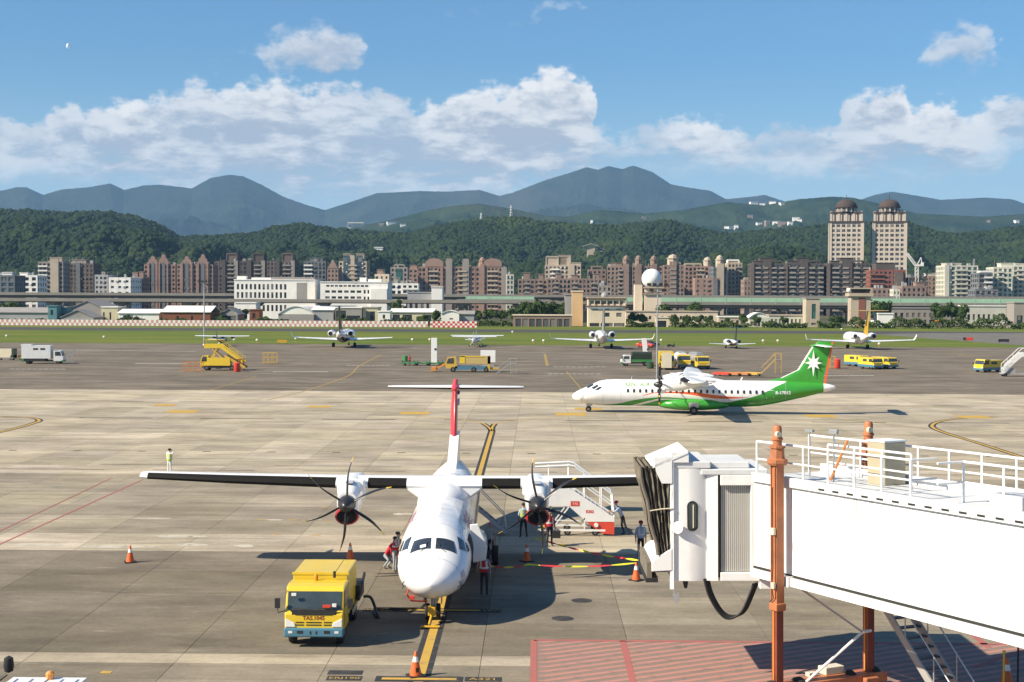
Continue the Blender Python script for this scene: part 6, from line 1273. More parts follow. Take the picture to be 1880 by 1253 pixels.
def stair_truck():
    c = G(400, 681); e = empty('stair_truck', (c.x, c.y, 0), 0, 'yellow passenger stair truck with raised stairway at left', 'stair truck')
    chassis(e, 0, 1, 1); q = MB(); q.box(-2.6, 3.2, .3, 2.2, .4, .75); q.build('deck_frame', VBLK, e)
    q = MB(); q.prism([(-2.9, .6), (-2.9, 1.5), (-2.6, 2.35), (-1.6, 2.45), (-1.6, .6)], .3, 2.2); cb = q.build('cab', VY, e); q = MB(); q.prism([(-2.75, 1.5), (-2.5, 2.25), (-1.9, 2.25), (-1.9, 1.5)], .26, .3); q.build('side_window', WSC, cb)
    q = MB(); q.box(-1.6, 1.9, .2, 2.3, .8, 2.05); q.build('lift_housing', VY, e); q = MB(); q.bar((-1.2, .5, 2.0), (-.2, .5, 3.6), .14, .2); q.bar((-1.2, 1.9, 2.0), (-.2, 1.9, 3.6), .14, .2); q.bar((.6, .5, 2.0), (-1.2, .5, 3.6), .12, .16); q.bar((.6, 1.9, 2.0), (-1.2, 1.9, 3.6), .12, .16); q.build('lift_legs', RAIL_Y, e, kind='stuff')
    stairs_geo(e, .3, 3.9, 4.0, 1.2, 2.6, 1.7, VY, VY, 1.0, .4); q = MB(); q.bar((1.0, .3, 2.4), (4.3, .3, .5), .12, .35); q.bar((1.0, 2.2, 2.4), (4.3, 2.2, .5), .12, .35); q.build('lower_flight', RAIL_Y, e)
    for x in (-1.9, 2.2):
        for yy in (.4, 2.1): wheel(e, (x, yy, .42), .42, .28, n=12)
stair_truck()
def cage(label, px, py, w, hgt, m, name='rail_frame', cat='rail frame', d=1.0, group=None, bars=4):
    c = G(px, py); e = empty(name, (c.x, c.y, 0), 0, label, cat, group); q = MB()
    for yy in (0, d):
        for z in (.25, hgt * .6, hgt): q.bar((-w / 2, yy, z), (w / 2, yy, z), .07, .07)
    q.build('rails', m, e, kind='stuff'); q = MB()
    for yy in (0, d):
        for i in range(bars): x = -w / 2 + w * i / (bars - 1); q.bar((x, yy, 0), (x, yy, hgt), .07, .07)
    for x in (-w / 2, w / 2): q.bar((x, 0, hgt), (x, d, hgt), .07, .07); q.bar((x, 0, .25), (x, d, .25), .07, .07)
    q.build('posts', m, e, kind='stuff'); return e
cage('ochre rail trolley left of the yellow stair truck', 352, 683, 3.0, 1.5, RUST, 'rail_trolley', 'trolley', 1.4)
cage('ochre rail trolley right of the yellow stair truck', 436, 681, 1.6, 1.9, RUST, 'rail_trolley', 'trolley', 1.2)
cage('yellow work stand frames alone on the apron', 495, 668, 2.4, 1.9, RAIL_Y, 'work_stand', 'work stand', 1.2)
cage('thin frame behind the white catering truck', 128, 666, 1.2, 2.2, VALU, 'work_stand', 'work stand', 1.0, bars=3)
cage('yellow frame beside the red bin right of the green tail', 1525, 677, 1.6, 2.0, RAIL_Y, 'work_stand', 'work stand', 1.0, bars=3)
def step_ladder(label, px, py, flip, hgt, m):
    c = G(px, py); e = empty('step_ladder', (c.x, c.y, 0), 0, label, 'step ladder'); f = flip
    q = MB()
    for yy in (0, .9): q.bar((f * 2.2, yy, 0), (0, yy, hgt * .7), .07, .07); q.bar((f * 2.2, yy, .9), (0, yy, hgt), .05, .05); q.bar((-f * .9, yy, 0), (-f * .9, yy, hgt), .06, .06); q.bar((0, yy, 0), (0, yy, hgt), .06, .06); q.bar((0, yy, hgt), (-f * .9, yy, hgt), .05, .05)
    q.build('frame', m, e); q = MB()
    for k in range(7): t = (k + .5) / 7; q.box(f * 2.2 * (1 - t) - .1, f * 2.2 * (1 - t) + .1, .03, .87, hgt * .7 * t - .02, hgt * .7 * t + .02)
    q.box(min(0, -f * .9), max(0, -f * .9), 0, .9, hgt * .7 - .04, hgt * .7); q.build('treads', VALU, e, kind='stuff')
step_ladder('tall yellow step ladder behind the green tail', 1424, 686, -1, 3.2, RAIL_Y)
step_ladder('small yellow topped step ladder right of the loader', 937, 687, -1, 2.4, VALU)
# ---- belt loader, tow tractor, dollies in the middle
def belt_loader():
    c = G(858, 684); e = empty('cargo_loader', (c.x, c.y, 0), 0, 'yellow cargo loader with long ochre box body', 'cargo loader')
    q = MB(); q.box(-1.2, 3.6, .2, 2.2, 1.35, 2.55); q.build('container_body', paintm('ochre', (.52, .38, .14)), e); q = MB(); q.box(-1.25, -.4, .15, 2.25, 1.4, 2.6); q.box(-1.2, 2.6, .15, .25, 2.45, 2.62); q.build('front_panel', VY, e)
    q = MB(); q.box(-2.0, 3.0, .3, 2.1, .4, .95); q.build('chassis', VB, e); q = MB(); q.prism([(-3.4, .6), (-3.6, 1.4), (-3.2, 2.35), (-1.9, 2.45), (-1.6, .6)], .3, 2.1); cb = q.build('cab', RAIL_Y, e); q = MB(); q.prism([(-3.35, 1.4), (-3.05, 2.2), (-2.2, 2.25), (-2.2, 1.4)], .26, .3); q.build('side_window', WSC, cb)
    q = MB(); q.bar((-5.4, .5, .3), (-3.2, .5, 1.5), .15, .3); q.bar((-5.4, 1.8, .3), (-3.2, 1.8, 1.5), .15, .3); q.box(-5.8, -5.0, .3, 2.0, .2, .8); q.build('belt_arm', VO, e); q = MB(); q.box(3.6, 5.0, .4, 2.0, .5, .8); q.box(3.2, 3.6, .2, 2.2, .3, 2.6); q.build('rear_frame', RAIL_Y, e)
    for x in (-2.3, 1.0, 3.0):
        for yy in (.35, 2.05): wheel(e, (x, yy, .42), .42, .3, n=12)
belt_loader()
def board(label, px, py, w, hgt, z0=0.0, name='sign_pylon', cat='sign pylon', m=None, lean=0.0):
    c = G(px, py); e = empty(name, (c.x, c.y, 0), 0, label, cat); q = MB(); q.prism([(-w / 2, z0), (w / 2, z0), (w / 2 + lean, hgt), (-w / 2 + lean, hgt)], 0, .25); q.build('panel', m or VW, e, bevel=.03); q = MB(); q.box(-w / 2 * .8, w / 2 * .8, -.25, .5, 0, .18); q.build('base', VGREY, e)
    if hgt > 3.5: q = MB(); q.box(w * .05, w * .4, -.03, .0, hgt * .52, hgt * .60); q.build('dark_panel', VBLK, e)
    return e
board('tall white pylon left of the cargo loader', 797, 668, 1.05, 4.6, .1)
board('white pylon leaning over the canvas covered truck', 1187, 668, .9, 4.6, .1, lean=-.45)
board('square white panel behind the cargo loader', 896, 672, 2.6, 2.7, .6, 'blast_panel', 'panel')
def dolly(label, px, py, m, L=3.0, load=None, rz=0, group='green cargo dollies', cat='dolly'):
    c = G(px, py); e = empty('cargo_dolly', (c.x, c.y, 0), R(rz), label, cat, group); q = MB(); q.box(-L / 2, L / 2, 0, 1.6, .38, .55); q.bar((-L / 2, .8, .4), (-L / 2 - .9, .8, .3), .08, .08); q.build('bed', m, e)
    for s in (-1, 1): q = MB(); q.box(s * L / 2 - .05, s * L / 2 + .05, 0, 1.6, .55, .95); q.build('end_rail', m, e)
    for x in (-L * .33, L * .33):
        for yy in (.1, 1.5): wheel(e, (x, yy, .2), .2, .14, n=10)
    if load: load(e)
for i, (px, lb) in enumerate([(752, 'green cargo dolly at the left end of the dolly train'), (774, 'green cargo dolly second in the dolly train'), (797, 'green cargo dolly third in the dolly train'), (818, 'green cargo dolly next to the cargo loader')]): dolly(lb, px, 672, VG, 2.7)
def uld(e):
    q = MB(); q.prism([(-1.2, .56), (1.0, .56), (1.3, 1.1), (1.3, 2.1), (-1.2, 2.1)], .05, 1.55); q.build('container', VCR, e); q = MB(); q.box(1.32, 1.75, .0, 1.6, .5, 2.15); q.build('curtain_end', VDG, e)
dolly('container dolly with dark green end cut by the left edge', 8, 662, VGREY, 3.4, uld, 0, None)
dolly('empty low dolly behind the white catering truck', 46, 662, RAIL_Y, 2.6, None, 0, None)
def pallet_pile(label, px, py, L, m, rz):
    c = G(px, py); e = empty('pallet_dolly', (c.x, c.y, 0), R(rz), label, 'pallet dolly', 'low pallet dollies beyond the taxiing aircraft')
    q = MB(); q.box(-L / 2, L / 2, 0, 1.6, .25, .4); q.build('bed', m, e); q = MB()
    for i in range(5): q.bar((-L / 2, i * .38, .5), (L / 2, i * .38, .5), .09, .12)
    q.build('rollers', m, e, kind='stuff')
    for x in (-L * .35, L * .35):
        for yy in (.1, 1.5): wheel(e, (x, yy, .14), .14, .12, n=10)
for i, (px, lb, m) in enumerate([(1322, 'rust red pallet dolly, first of the slanted row', VR), (1340, 'rust red pallet dolly, second of the slanted row', RUST), (1358, 'ochre pallet dolly, third of the slanted row', RUST), (1376, 'yellow pallet dolly, last of the slanted row', RAIL_Y)]): pallet_pile(lb, px, 691, 2.6, m, -38)
def bin_(label, px, py, m, hgt=1.1, r=.42, name='waste_bin', cat='bin'):
    c = G(px, py); q = MB(); q.lathe([(r * .8, 0), (r, hgt * .1), (r, hgt * .8), (r * 1.06, hgt * .82), (r * 1.06, hgt * .9), (r * .5, hgt)], (0, 0, 0), n=14); o = q.build(name, m, None, smooth=40); o.location = c; tag(o, label, cat)
bin_('bright red drum right of the green tail', 1537, 677, VR, 1.7, .55, 'drum', 'drum'); bin_('bright red drum at the foot of the yellow stair truck', 435, 683, VR, 1.5, .5, 'drum', 'drum'); bin_('dark green bin beside the canvas covered truck', 1194, 677, VDG, 1.2, .6); bin_('green bin on the dolly train', 744, 664, VG, 1.1, .5)
def car(label, px, py, rz, m):
    c = G(px, py); e = empty('parked_car', (c.x, c.y, 0), R(rz), label, 'car'); q = MB(); q.prism([(-2.1, .3), (-2.15, .75), (-1.9, .9), (-1.1, .98), (-.5, 1.45), (.9, 1.48), (1.6, 1.0), (2.1, .92), (2.15, .3)], -.85, .85); q.build('body', m, e, bevel=.06); q = MB(); q.prism([(-.98, 1.0), (-.45, 1.4), (.85, 1.43), (1.42, 1.0)], -.86, .86); q.build('glazing', WSC, e); wheels = [wheel(e, (x, s * .76, .32), .32, .2, n=12) for x in (-1.3, 1.35) for s in (-1, 1)]
car('dark car under the wing of the grey tailed jet', 1195, 637, 170, NAVY); car('red car beside the grey tailed jet', 1185, 638.5, 150, VR)
def tug(label, px, py, m):
    c = G(px, py); e = empty('baggage_tug', (c.x, c.y, 0), 0, label, 'tug'); q = MB(); q.prism([(-.9, .25), (-.9, .7), (-.1, .75), (.0, .55), (.6, .55), (.75, .95), (.9, .95), (.9, .25)], 0, 1.1); q.build('body', m, e, bevel=.04)
    for x in (-.6, .6):
        for yy in (.05, 1.05): wheel(e, (x, yy, .24), .24, .16, n=10)
tug('small black tug near the far grass edge', 1232, 638, VBLK)
def white_stairs():
    c = G(1862, 692); e = empty('passenger_stairs', (c.x, c.y, 0), 0, 'white mobile passenger stairs cut by the right edge', 'passenger stairs'); stairs_geo(e, 1.2, 3.4, -1.5, .9, 2.2, 1.6, VW, VW, 1.0, 0); q = MB(); q.box(-1.8, 3.4, .1, 1.5, .35, .6); q.prism([(-1.6, .6), (-1.2, 1.6), (.2, 1.2), (.2, .6)], .1, 1.5); q.build('carriage', VGREY, e); q = MB()
    for i in range(5): q.bar((-1.9 + .1 * i, -.1, .5), (-1.3 + .35 * i, -.1, 2.3), .05, .05)
    q.build('guard_bars', VW, e, kind='stuff')
    for x in (-1.3, 2.6):
        for yy in (.15, 1.45): wheel(e, (x, yy, .3), .3, .2, n=12)
white_stairs()
# ---- lamps, signs, masts, fence
def light_mast(label, px, pb, pt, r=.13):
    c = G(px, pb); z = A(px, pt, c.y).z; e = empty('light_mast', (c.x, c.y, 0), 0, label, 'light mast', 'apron light masts'); q = MB(); q.tube([(0, 0, 0), (0, 0, z)], [r, r * .6], 10); q.lathe([(r * 2, 0), (r * 2, .1), (r, .3)], (0, 0, 0), n=12); q.build('pole', VALU, e, smooth=50)
    q = MB(); q.bar((-1.3, 0, z - .2), (1.3, 0, z - .2), .12, .12); q.bar((-1.0, 0, z - 1.0), (1.0, 0, z - 1.0), .12, .12); q.build('crossarm', VGREY, e)
    for x, zz in ((-1.25, z), (-.45, z), (.45, z), (1.25, z), (-.9, z - .8), (.9, z - .8)): q = MB(); q.box(x - .28, x + .28, -.35, .1, zz - .18, zz + .22); q.build('floodlight', VBLK, e)
light_mast('tall apron light mast behind the yellow stair truck', 375, 634, 517, .2); light_mast('tall apron light mast in front of the radar dome', 1206, 697, 523)
def sign(label, px, py, w, hgt, m, txt=None, tm=None):
    c = G(px, py); e = empty('taxiway_sign', (c.x, c.y, 0), 0, label, 'sign'); q = MB(); q.box(-w / 2, w / 2, 0, .25, .3, .3 + hgt); q.build('board', m, e); q = MB()
    for s in (-1, 1): q.box(s * w * .4 - .05, s * w * .4 + .05, .08, .16, 0, .3)
    q.build('legs', VBLK, e, kind='stuff')
    if txt: vs, fs = text_faces(txt, hgt * .8, .01); q = MB(); q.add([(v.x, -.012, v.y + .3 + hgt / 2) for v in vs], fs); q.build('lettering', tm, e)
    return e
sign('yellow taxiway sign at the grass edge left of the first jet', 518, 632, 2.5, .75, JGOLD)
sg_ = sign('red and black taxiway sign near the right edge', 1780, 627, 2.1, .8, VR); MB().box(-1.75, -1.07, 0, .25, .3, 1.1).build('black_panel', VBLK, sg_); sign('black taxiway sign at the right edge', 1843, 630, 2.9, .75, VBLK)
for i, (px, py) in enumerate(sorted([(12, 620), (191, 622), (430, 627), (472, 628), (543, 625), (757, 627), (789, 627), (941, 612), (979, 629), (998, 629), (1214, 628), (1401, 629), (1428, 629), (1545, 606), (1875, 602), (1614, 635)])):
    c = G(px, py + 2); e = empty('edge_light', (c.x, c.y, 0), 0, ORD[i] + ' from the left of the small white edge lights in the grass', 'edge light', 'edge lights in the grass'); q = MB(); q.tube([(0, 0, 0), (0, 0, .55)], .09, 6); q.build('stalk', VO, e); q = MB(); q.lathe([(.12, .5), (.34, .62), (.34, .9), (.1, 1.05)], n=10); q.build('lamp', VW, e)
def checker(name, label, px0, px1, redm, whm, Y, zt, ny=2):
    x0, x1 = GX(px0, Y), GX(px1, Y); c = .95; n = int((x1 - x0) / c); e = empty(name, (x0, Y, 0), 0, label, 'fence'); hgt = zt / ny
    q = MB(); q.box(0, n * c, 0, .12, .05, zt + .05); q.build('panel', whm, e); q = MB()
    for i in range(n):
        for j in range(ny):
            if (i + j) % 2: q.box(i * c, i * c + c, -.025, 0, .05 + j * hgt, .05 + (j + 1) * hgt)
    q.build('red_checks', redm, e, kind='stuff'); q = MB()
    for i in range(0, n, 4): q.box(i * c - .06, i * c + .06, .12, .3, 0, zt)
    q.build('posts', VGREY, e, kind='stuff')
checker('perimeter_fence', 'long faded red and white checkered fence along the far grass at left', -60, 790, paintm('faded_red', (.58, .30, .24), .6), VW, 553, 2.3)
checker('perimeter_fence', 'short bright red and white checkered fence at the end of the faded one', 790, 876, VR, VW, 550, 2.4, 3)
o = MB().lathe([(.05, 0), (.05, 3.4)], n=6).build('windsock_pole', VALU, None); o.location = G(1725, 604); tag(o, 'thin pole with a pale windsock in front of the hedge', 'windsock'); o2 = MB().lathe([(.35, 0), (.2, 2.0)], (0, 0, 3.2), (-1, 0, -.1), 8).build('sock', VO, o)
# lorry right at the bottom-left corner: roof, beacon and mirror reach into view
def corner_truck2():
    c = G(92, 1241, 2.5); L = 4.6; e = empty('parked_van', (c.x, c.y, 0), 0, 'white roofed van with orange roof beacon at the bottom left corner', 'van')
    q = MB(); q.box(-.9, .9, -L, -.05, .45, 2.38); q.build('body', VW, e, bevel=.05); q = MB(); q.box(-.92, .92, -L - .02, 0, 2.38, 2.46)
    for i in range(5): q.box(-.8 + i * .38, -.74 + i * .38, -L + .2, -.2, 2.46, 2.49)
    q.build('roof', VW, e); q = MB(); q.lathe([(.10, 0), (.11, .14), (.05, .2)], (.05, -.15, 2.46), n=10); q.build('beacon', VO, e)
    q = MB(); q.box(-.8, .8, -.04, .0, 1.3, 2.1); q.build('rear_window', WSC, e)
    for x in (-1, 1):
        for yy in (-.9, -L + .9): wheel(e, (x * .8, yy, .34), .34, .2, ax=(1, 0, 0), n=14)
corner_truck2()
def corner_mirror():
    c = G(16, 1222, 2.0); e = empty('tow_tractor', (c.x - 1.55, c.y - 1.2, 0), 0, 'dark tow tractor at the left edge with only its mirror in view', 'tow tractor'); q = MB(); q.prism([(-1, .4), (-1, 2.1), (1, 2.1), (1, .4)], -2.6, .6); q.build('body', VDG, e, bevel=.06)
    q = MB(); q.tube([(1.0, .9, 1.6), (1.35, 1.15, 1.62), (1.5, 1.2, 1.75)], .03, 6); q.lathe([(.02, -.2), (.12, -.15), (.14, 0), (.12, .2), (.02, .26)], (1.55, 1.2, 2.0), n=10); q.build('mirror', VBLK, e, smooth=50)
    for x in (-1, 1):
        for yy in (-.1, -2.0): wheel(e, (x * .85, yy, .4), .4, .24, ax=(1, 0, 0), n=14)
corner_mirror()

# ================================================================== passenger boarding bridge
JW = M('bridge_white', (.80, .79, .76), .45, 0, .07, .6, dirt=.16); JG = M('bridge_grey', (.50, .51, .52), .5, 0, .06, .8, dirt=.12); JO = M('column_orange', (.43, .15, .06), .55, 0, .3, 1.5, dirt=.7); JR = M('mast_oxide_red', (.20, .045, .025), .45, 0, .3, 2, dirt=.4); JC = M('bellows_fabric', (.17, .145, .11), .85, 0, .25, 2.0, dirt=.3); JROOF = M('bridge_roof', (.62, .62, .61), .6, 0, .08, .6, dirt=.2); JSLAT = M('slat_grey', (.40, .39, .36), .5, 0, .06, 2)
def bridge():
    P1 = A(1475, 1070, 41.8); P2 = A(1880, 1172, 34.3); d = Vector((P2.x - P1.x, P2.y - P1.y, 0)).normalized(); rz = math.atan2(d.y, d.x)
    e = empty('boarding_bridge', (P1.x, P1.y, 0), rz, 'white passenger boarding bridge on orange lift columns at right', 'boarding bridge')
    e.rotation_euler = (0, -.019, rz)
    Z0, Z1, D = P1.z, P1.z + 2.88, 2.62; X0, X1 = -2.35, 24.0
    t = empty('tunnel'); t.parent = e
    q = MB(); q.box(X0 + .1, X1, .08, D - .05, Z0 + .1, Z1 - .1); q.build('tunnel_shell', JW, t)
    q = MB(); w = (X1 - X0) / 11; q.box(.004, w - .004, 0, .12, Z0 + .14, Z1 - .12); o = q.build('wall_panel', JW, t); o.location.x = X0
    for i in range(1, 11): c = o.copy(); COL.objects.link(c); c.location.x = X0 + i * w
    q = MB(); q.box(X0, X1, -.10, D + .1, Z1 - .12, Z1 + .05); q.box(X0, X1, -.10, .06, Z1 + .05, Z1 + .16); q.box(X0, X1, D - .06, D + .1, Z1 + .05, Z1 + .3); q.build('roof_deck', JROOF, t)
    q = MB(); q.box(X0, X1, -.14, .06, Z0 - .18, Z0 + .06); q.box(X0, X1, D - .1, D + .1, Z0 - .18, Z0 + .06); q.build('bottom_rail', JW, t); q = MB(); q.box(X0, X1, -.03, -.005, Z0 + .07, Z0 + .135); q.build('shadow_strip', VBLK, t)  # black strip above the near rail is the shade of the gap, put in as colour
    q = MB(); q.box(0, .26, -.015, .02, 0, .05); o = q.build('drain_slot', VBLK, t); o.location = (.9, -.1, Z1 - .06)
    for i in range(1, 26): c = o.copy(); COL.objects.link(c); c.location.x = .9 + i * .62
    def rail(xa, xb, y, h, step, name='guard_rail'):
        g = empty(name); g.parent = e
        q = MB(); q.tube([(xa, y, Z1 + h), (xb, y, Z1 + h)], .035, 8); q.tube([(xa, y, Z1 + h * .52), (xb, y, Z1 + h * .52)], .028, 8); q.build('handrail', JW, g); n = max(1, round((xb - xa) / step)); q = MB(); q.tube([(0, 0, Z1 - .1), (0, 0, Z1 + h)], .035, 8); o = q.build('post', JW, g); o.location = (xa, y, 0)
        for i in range(1, n + 1): c = o.copy(); COL.objects.link(c); c.location.x = xa + (xb - xa) * i / n
    rail(-2.2, 4.6, .0, 1.12, 1.15); rail(5.6, 14, .9, 1.12, 1.4); rail(-3.0, 12.0, D + .02, 1.15, 1.3); rail(-.4, 3.2, 1.3, 1.1, 1.2)
    q = MB()
    for x in (4.6, 5.6):
        for z in (1.12, .58): q = MB(); q.tube([(x, .0, Z1 + z), (x, .9, Z1 + z)], .032, 8); q.build('gate_rail', JW, e)
    q = MB(); q.box(1.0, 1.75, 1.6, 2.4, Z1 + .05, Z1 + 1.3); cb = q.build('roof_cabinet', paintm('olive_beige', (.40, .35, .24)), e, bevel=.03); q = MB(); q.box(.98, 1.77, 1.58, 2.42, Z1 + 1.3, Z1 + 1.35); q.build('cabinet_lid', JW, cb)
    q = MB()
    for x, y in ((-.9, 1.0), (-.5, 1.6), (.1, 1.1)): q.tube([(x, y, Z1), (x, y, Z1 + 1.5)], .025, 6); q.box(x - .18, x + .18, y - .04, y + .04, Z1 + 1.46, Z1 + 1.54)
    q.build('roof_lamps', VALU, e, kind='stuff'); q = MB(); q.box(6.5, 7.6, .9, 1.7, Z1 + .05, Z1 + .4); q.box(9, 10, 1.0, 1.8, Z1 + .05, Z1 + .4); q.build('roof_box', JG, e, bevel=.02)
    q = MB(); q.tube([(.6, 1.2, Z1 + 1.3), (.2, .9, Z1 + .1)], .04, 6); q.build('brace', RUST, e)
    q = MB(); random.seed(5)
    for i in range(34): x = random.uniform(-2, 12); ln = random.uniform(.15, .8); q.box(x, x + random.uniform(.008, .02), -.006, .01, Z1 - .13 - ln, Z1 - .13)
    for i in range(1, 20): q.box(X0 + i * .78, X0 + i * .78 + .012, -.006, .01, Z0 + .16, Z1 - .14)
    q.build('rain_streaks', M('streak_grime', (.40, .38, .33), .7), t, kind='stuff')
    # lift columns and wheel carriage
    for y, nm in ((-.42, 'near'), (D + .42, 'far')):
        c = empty('lift_column', (-.62, y, 0)); c.parent = e
        q = MB(); q.box(-.145, .145, -.14, .14, 2.85, 7.4); q.box(.04, .12, -.19, -.15, 3.1, 7.0); q.box(-.12, -.08, -.175, -.15, 3.0, 7.1); q.build('sleeve', JO, c, bevel=.02)
        q = MB(); q.box(-.125, .125, -.12, .12, .4, 2.9); q.build('inner_mast', JR, c); q = MB(); q.box(-.05, .0, -.145, -.115, .4, 2.9); q.build('screw_guard', VO, c)
        q = MB(); q.box(-.19, .19, -.18, .18, 2.72, 2.95); q.build('collar', JO, c, bevel=.03); q = MB(); q.lathe([(.27, 7.05), (.31, 7.12), (.31, 7.22), (.22, 7.26), (.20, 7.55), (.24, 7.56), (.24, 7.62), (.14, 7.64)], n=8); q.build('head_flange', JO, c)
        q = MB(); q.lathe([(.14, 7.6), (.14, 7.78), (.17, 7.8), (.17, 7.86), (.135, 7.88), (.135, 8.16), (.11, 8.22), (.03, 8.24)], n=16); q.build('motor_cap', JO, c, smooth=40); q = MB(); q.box(-.02, .15, -.26, -.18, 5.0, 5.2); q.box(.0, .14, -.25, -.18, 3.4, 3.58); q.lathe([(.09, 0), (.09, .1)], (.12, -.1, 7.98), (1, 0, 0), 10); q.build('junction_box', VCR, c)
        q = MB(); q.tube([(.02, -.19, 6.4), (.04, -.2, 4.0), (.0, -.2, 3.4), (.06, -.2, 3.1), (-.12, -.2, 2.97)], .014, 5); q.build('conduit', VBLK, c)
        q = MB(); q.box(-.3, .3, (-.02 if y > 0 else .2), (-.2 if y > 0 else .45), Z0 + .1, Z0 + .9) if False else q.bar((0, -y * .2 if y > 0 else .2, Z0 - .05), (0, -.6 if y > 0 else .6, Z0 - .05), .5, .3); q.build('cross_bracket', JW, c)
    q = MB(); q.box(-.95, -.3, -.9, D + .9, .22, .52); q.box(-1.1, -.1, -.4, .1, .2, .45); q.box(-1.1, -.1, D - .1, D + .4, .2, .45); wb = q.build('wheel_carriage', JO, e, bevel=.03)
    q = MB(); q.box(-1.15, -.75, 1.5, 2.2, .52, .75); q.box(-1.0, -.8, .9, 1.2, .52, .65); q.build('carriage_box', VCR, wb, bevel=.02)
    for y in (-.6, .35, D - .35, D + .6): wheel(wb, (-.62, y, .32), .32, .26, n=20)
    for a, b, r_, m_ in ((A(1478, 1254, 42.4), A(1585, 1161, 43.2), .045, JW), (A(1585, 1161, 43.2), A(1476, 1084, 42.3), .035, VALU), (A(1585, 1161, 43.2), A(1600, 1158, 43.5), .05, JW)):
        mi = Matrix.Translation((P1.x, P1.y, 0)) @ Matrix.Rotation(rz, 4, 'Z'); mi = mi.inverted(); q = MB(); q.tube([mi @ a, mi @ b], r_, 8); q.build('brace_rod', m_, e)
    # ---- cab (built along world axes)
    inv = (Matrix.Translation((P1.x, P1.y, 0)) @ Matrix.Rotation(rz, 4, 'Z')).inverted()
    cabn = empty('cab'); cabn.parent = e; cabn.matrix_local = inv
    def X(px, Y): return GX(px, Y)
    Yc = 44.0; xa, xb, xc, xd, xe, xf = X(1240, Yc), X(1270, Yc), X(1306, Yc), X(1325, Yc), X(1331, Yc), X(1386, Yc); zt, zb = A(1260, 852, Yc).z, A(1260, 1064, Yc).z
    xg = X(1400, Yc)
    arc = [(xb + (xc - xb) * k / 6, Yc + .0 + .16 * (k / 6) ** 2) for k in range(7)]
    q = MB(); q.prism([(xa, Yc + .06), (xb, Yc)] + arc[1:] + [(xc, Yc + 3.3), (xa, Yc + 3.3)], zb, zt - .1, ax='z'); q.build('cab_wall', JW, cabn, smooth=30)
    q = MB(); q.prism([(xa - .06, Yc - .02), (xa + .05, Yc - .04), (xa + .05, Yc + .1), (xa - .06, Yc + .1)], zb - .25, zt + .1, ax='z'); q.prism([(xc - .02, Yc + .08), (xd, Yc + .02), (xd, Yc + .3), (xc - .02, Yc + .3)], zb, zt - .3, ax='z'); q.build('corner_post', JW, cabn)
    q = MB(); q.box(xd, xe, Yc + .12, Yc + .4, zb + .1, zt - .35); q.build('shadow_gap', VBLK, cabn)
    n = 15; q = MB(); sw = (xf - xe) / n; q.lathe([(sw * .5, 0), (sw * .5, zt - .62 - (zb + .28))], (0, 0, 0), n=8); o = q.build('slat', JSLAT, cabn, smooth=60); o.location = (xe + sw / 2, Yc + .16, zb + .28)
    for i in range(1, n): c = o.copy(); COL.objects.link(c); c.location.x = xe + sw * (i + .5)
    q = MB(); q.box(xe, xf, Yc + .2, Yc + 3.0, zb + .28, zt - .6); q.build('curtain_back', JG, cabn)
    q = MB(); q.box(xe - .02, xg, Yc - .02, Yc + 3.2, zb + .0, zb + .26); q.box(xe - .02, xg, Yc - .02, Yc + 3.2, zt - .62, zt - .3); q.box(xf, xg, Yc - .02, Yc + .3, zb + .26, zt - .62); q.build('curtain_frame', JW, cabn, bevel=.015)
    q = MB(); q.box(xg, xg + .42, Yc - .3, Yc + 2.6, zb - .2, zt - .42); q.build('neck_frame', JW, cabn, bevel=.02)
    q = MB(); q.box(xa, xc + .1, Yc + .02, Yc + 3.4, zt - .1, zt + .12); q.box(xc - .2, xg + .3, Yc + .0, Yc + 3.2, zt - .3, zt - .12); q.box(xc - .1, xf, Yc + .3, Yc + 2.8, zt - .12, zt + .08); q.build('cab_roof', JROOF, cabn, bevel=.03)
    wx, wz = X(1278, Yc), A(1278, 945, Yc).z
    def caps(w_, h_): return [(wx + w_ * math.cos(a), wz + (h_ - w_) * (1 if math.sin(a) >= 0 else -1) + w_ * math.sin(a)) for a in np.linspace(0, 2 * math.pi, 25)[:-1]]
    q = MB(); q.prism(caps(.17, .47), Yc - .03, Yc + .1); fr = q.build('window_frame', VBLK, cabn); q = MB(); q.prism(caps(.12, .41), Yc - .045, Yc - .02); q.build('window_pane', WSC, fr); q = MB(); q.box(wx + .0, wx + .035, Yc - .06, Yc - .04, wz - .36, wz + .36); q.build('window_bar', VCR, fr)
    q = MB(); q.lathe([(.01, -.03), (.17, .0), (.19, .03), (.01, .05)], (X(1251, Yc), Yc - .1, A(1251, 965, Yc).z), Vector((-.6, -.8, .1)), 16); q.build('work_lamp', JW, cabn)
    # hood plates above the canopy
    q = MB(); h0, h1 = X(1206, Yc), X(1240, Yc); q.prism([(h0, A(0, 850, Yc).z + .35), (h1, zt + .28), (h1, zt - .55), (h0 + .25, zt - .55), (h0 + .08, zt - .2)], Yc - .06, Yc + .02); q.prism([(h0 - .02, zt - .0), (h1 + .5, zt + .45), (h1 + .5, zt + .38), (h0 - .02, zt - .08)], Yc - .06, Yc + 3.3); q.box(h1, h1 + .52, Yc - .04, Yc + .04, zt + .1, zt + .40); q.build('hood', JW, cabn)
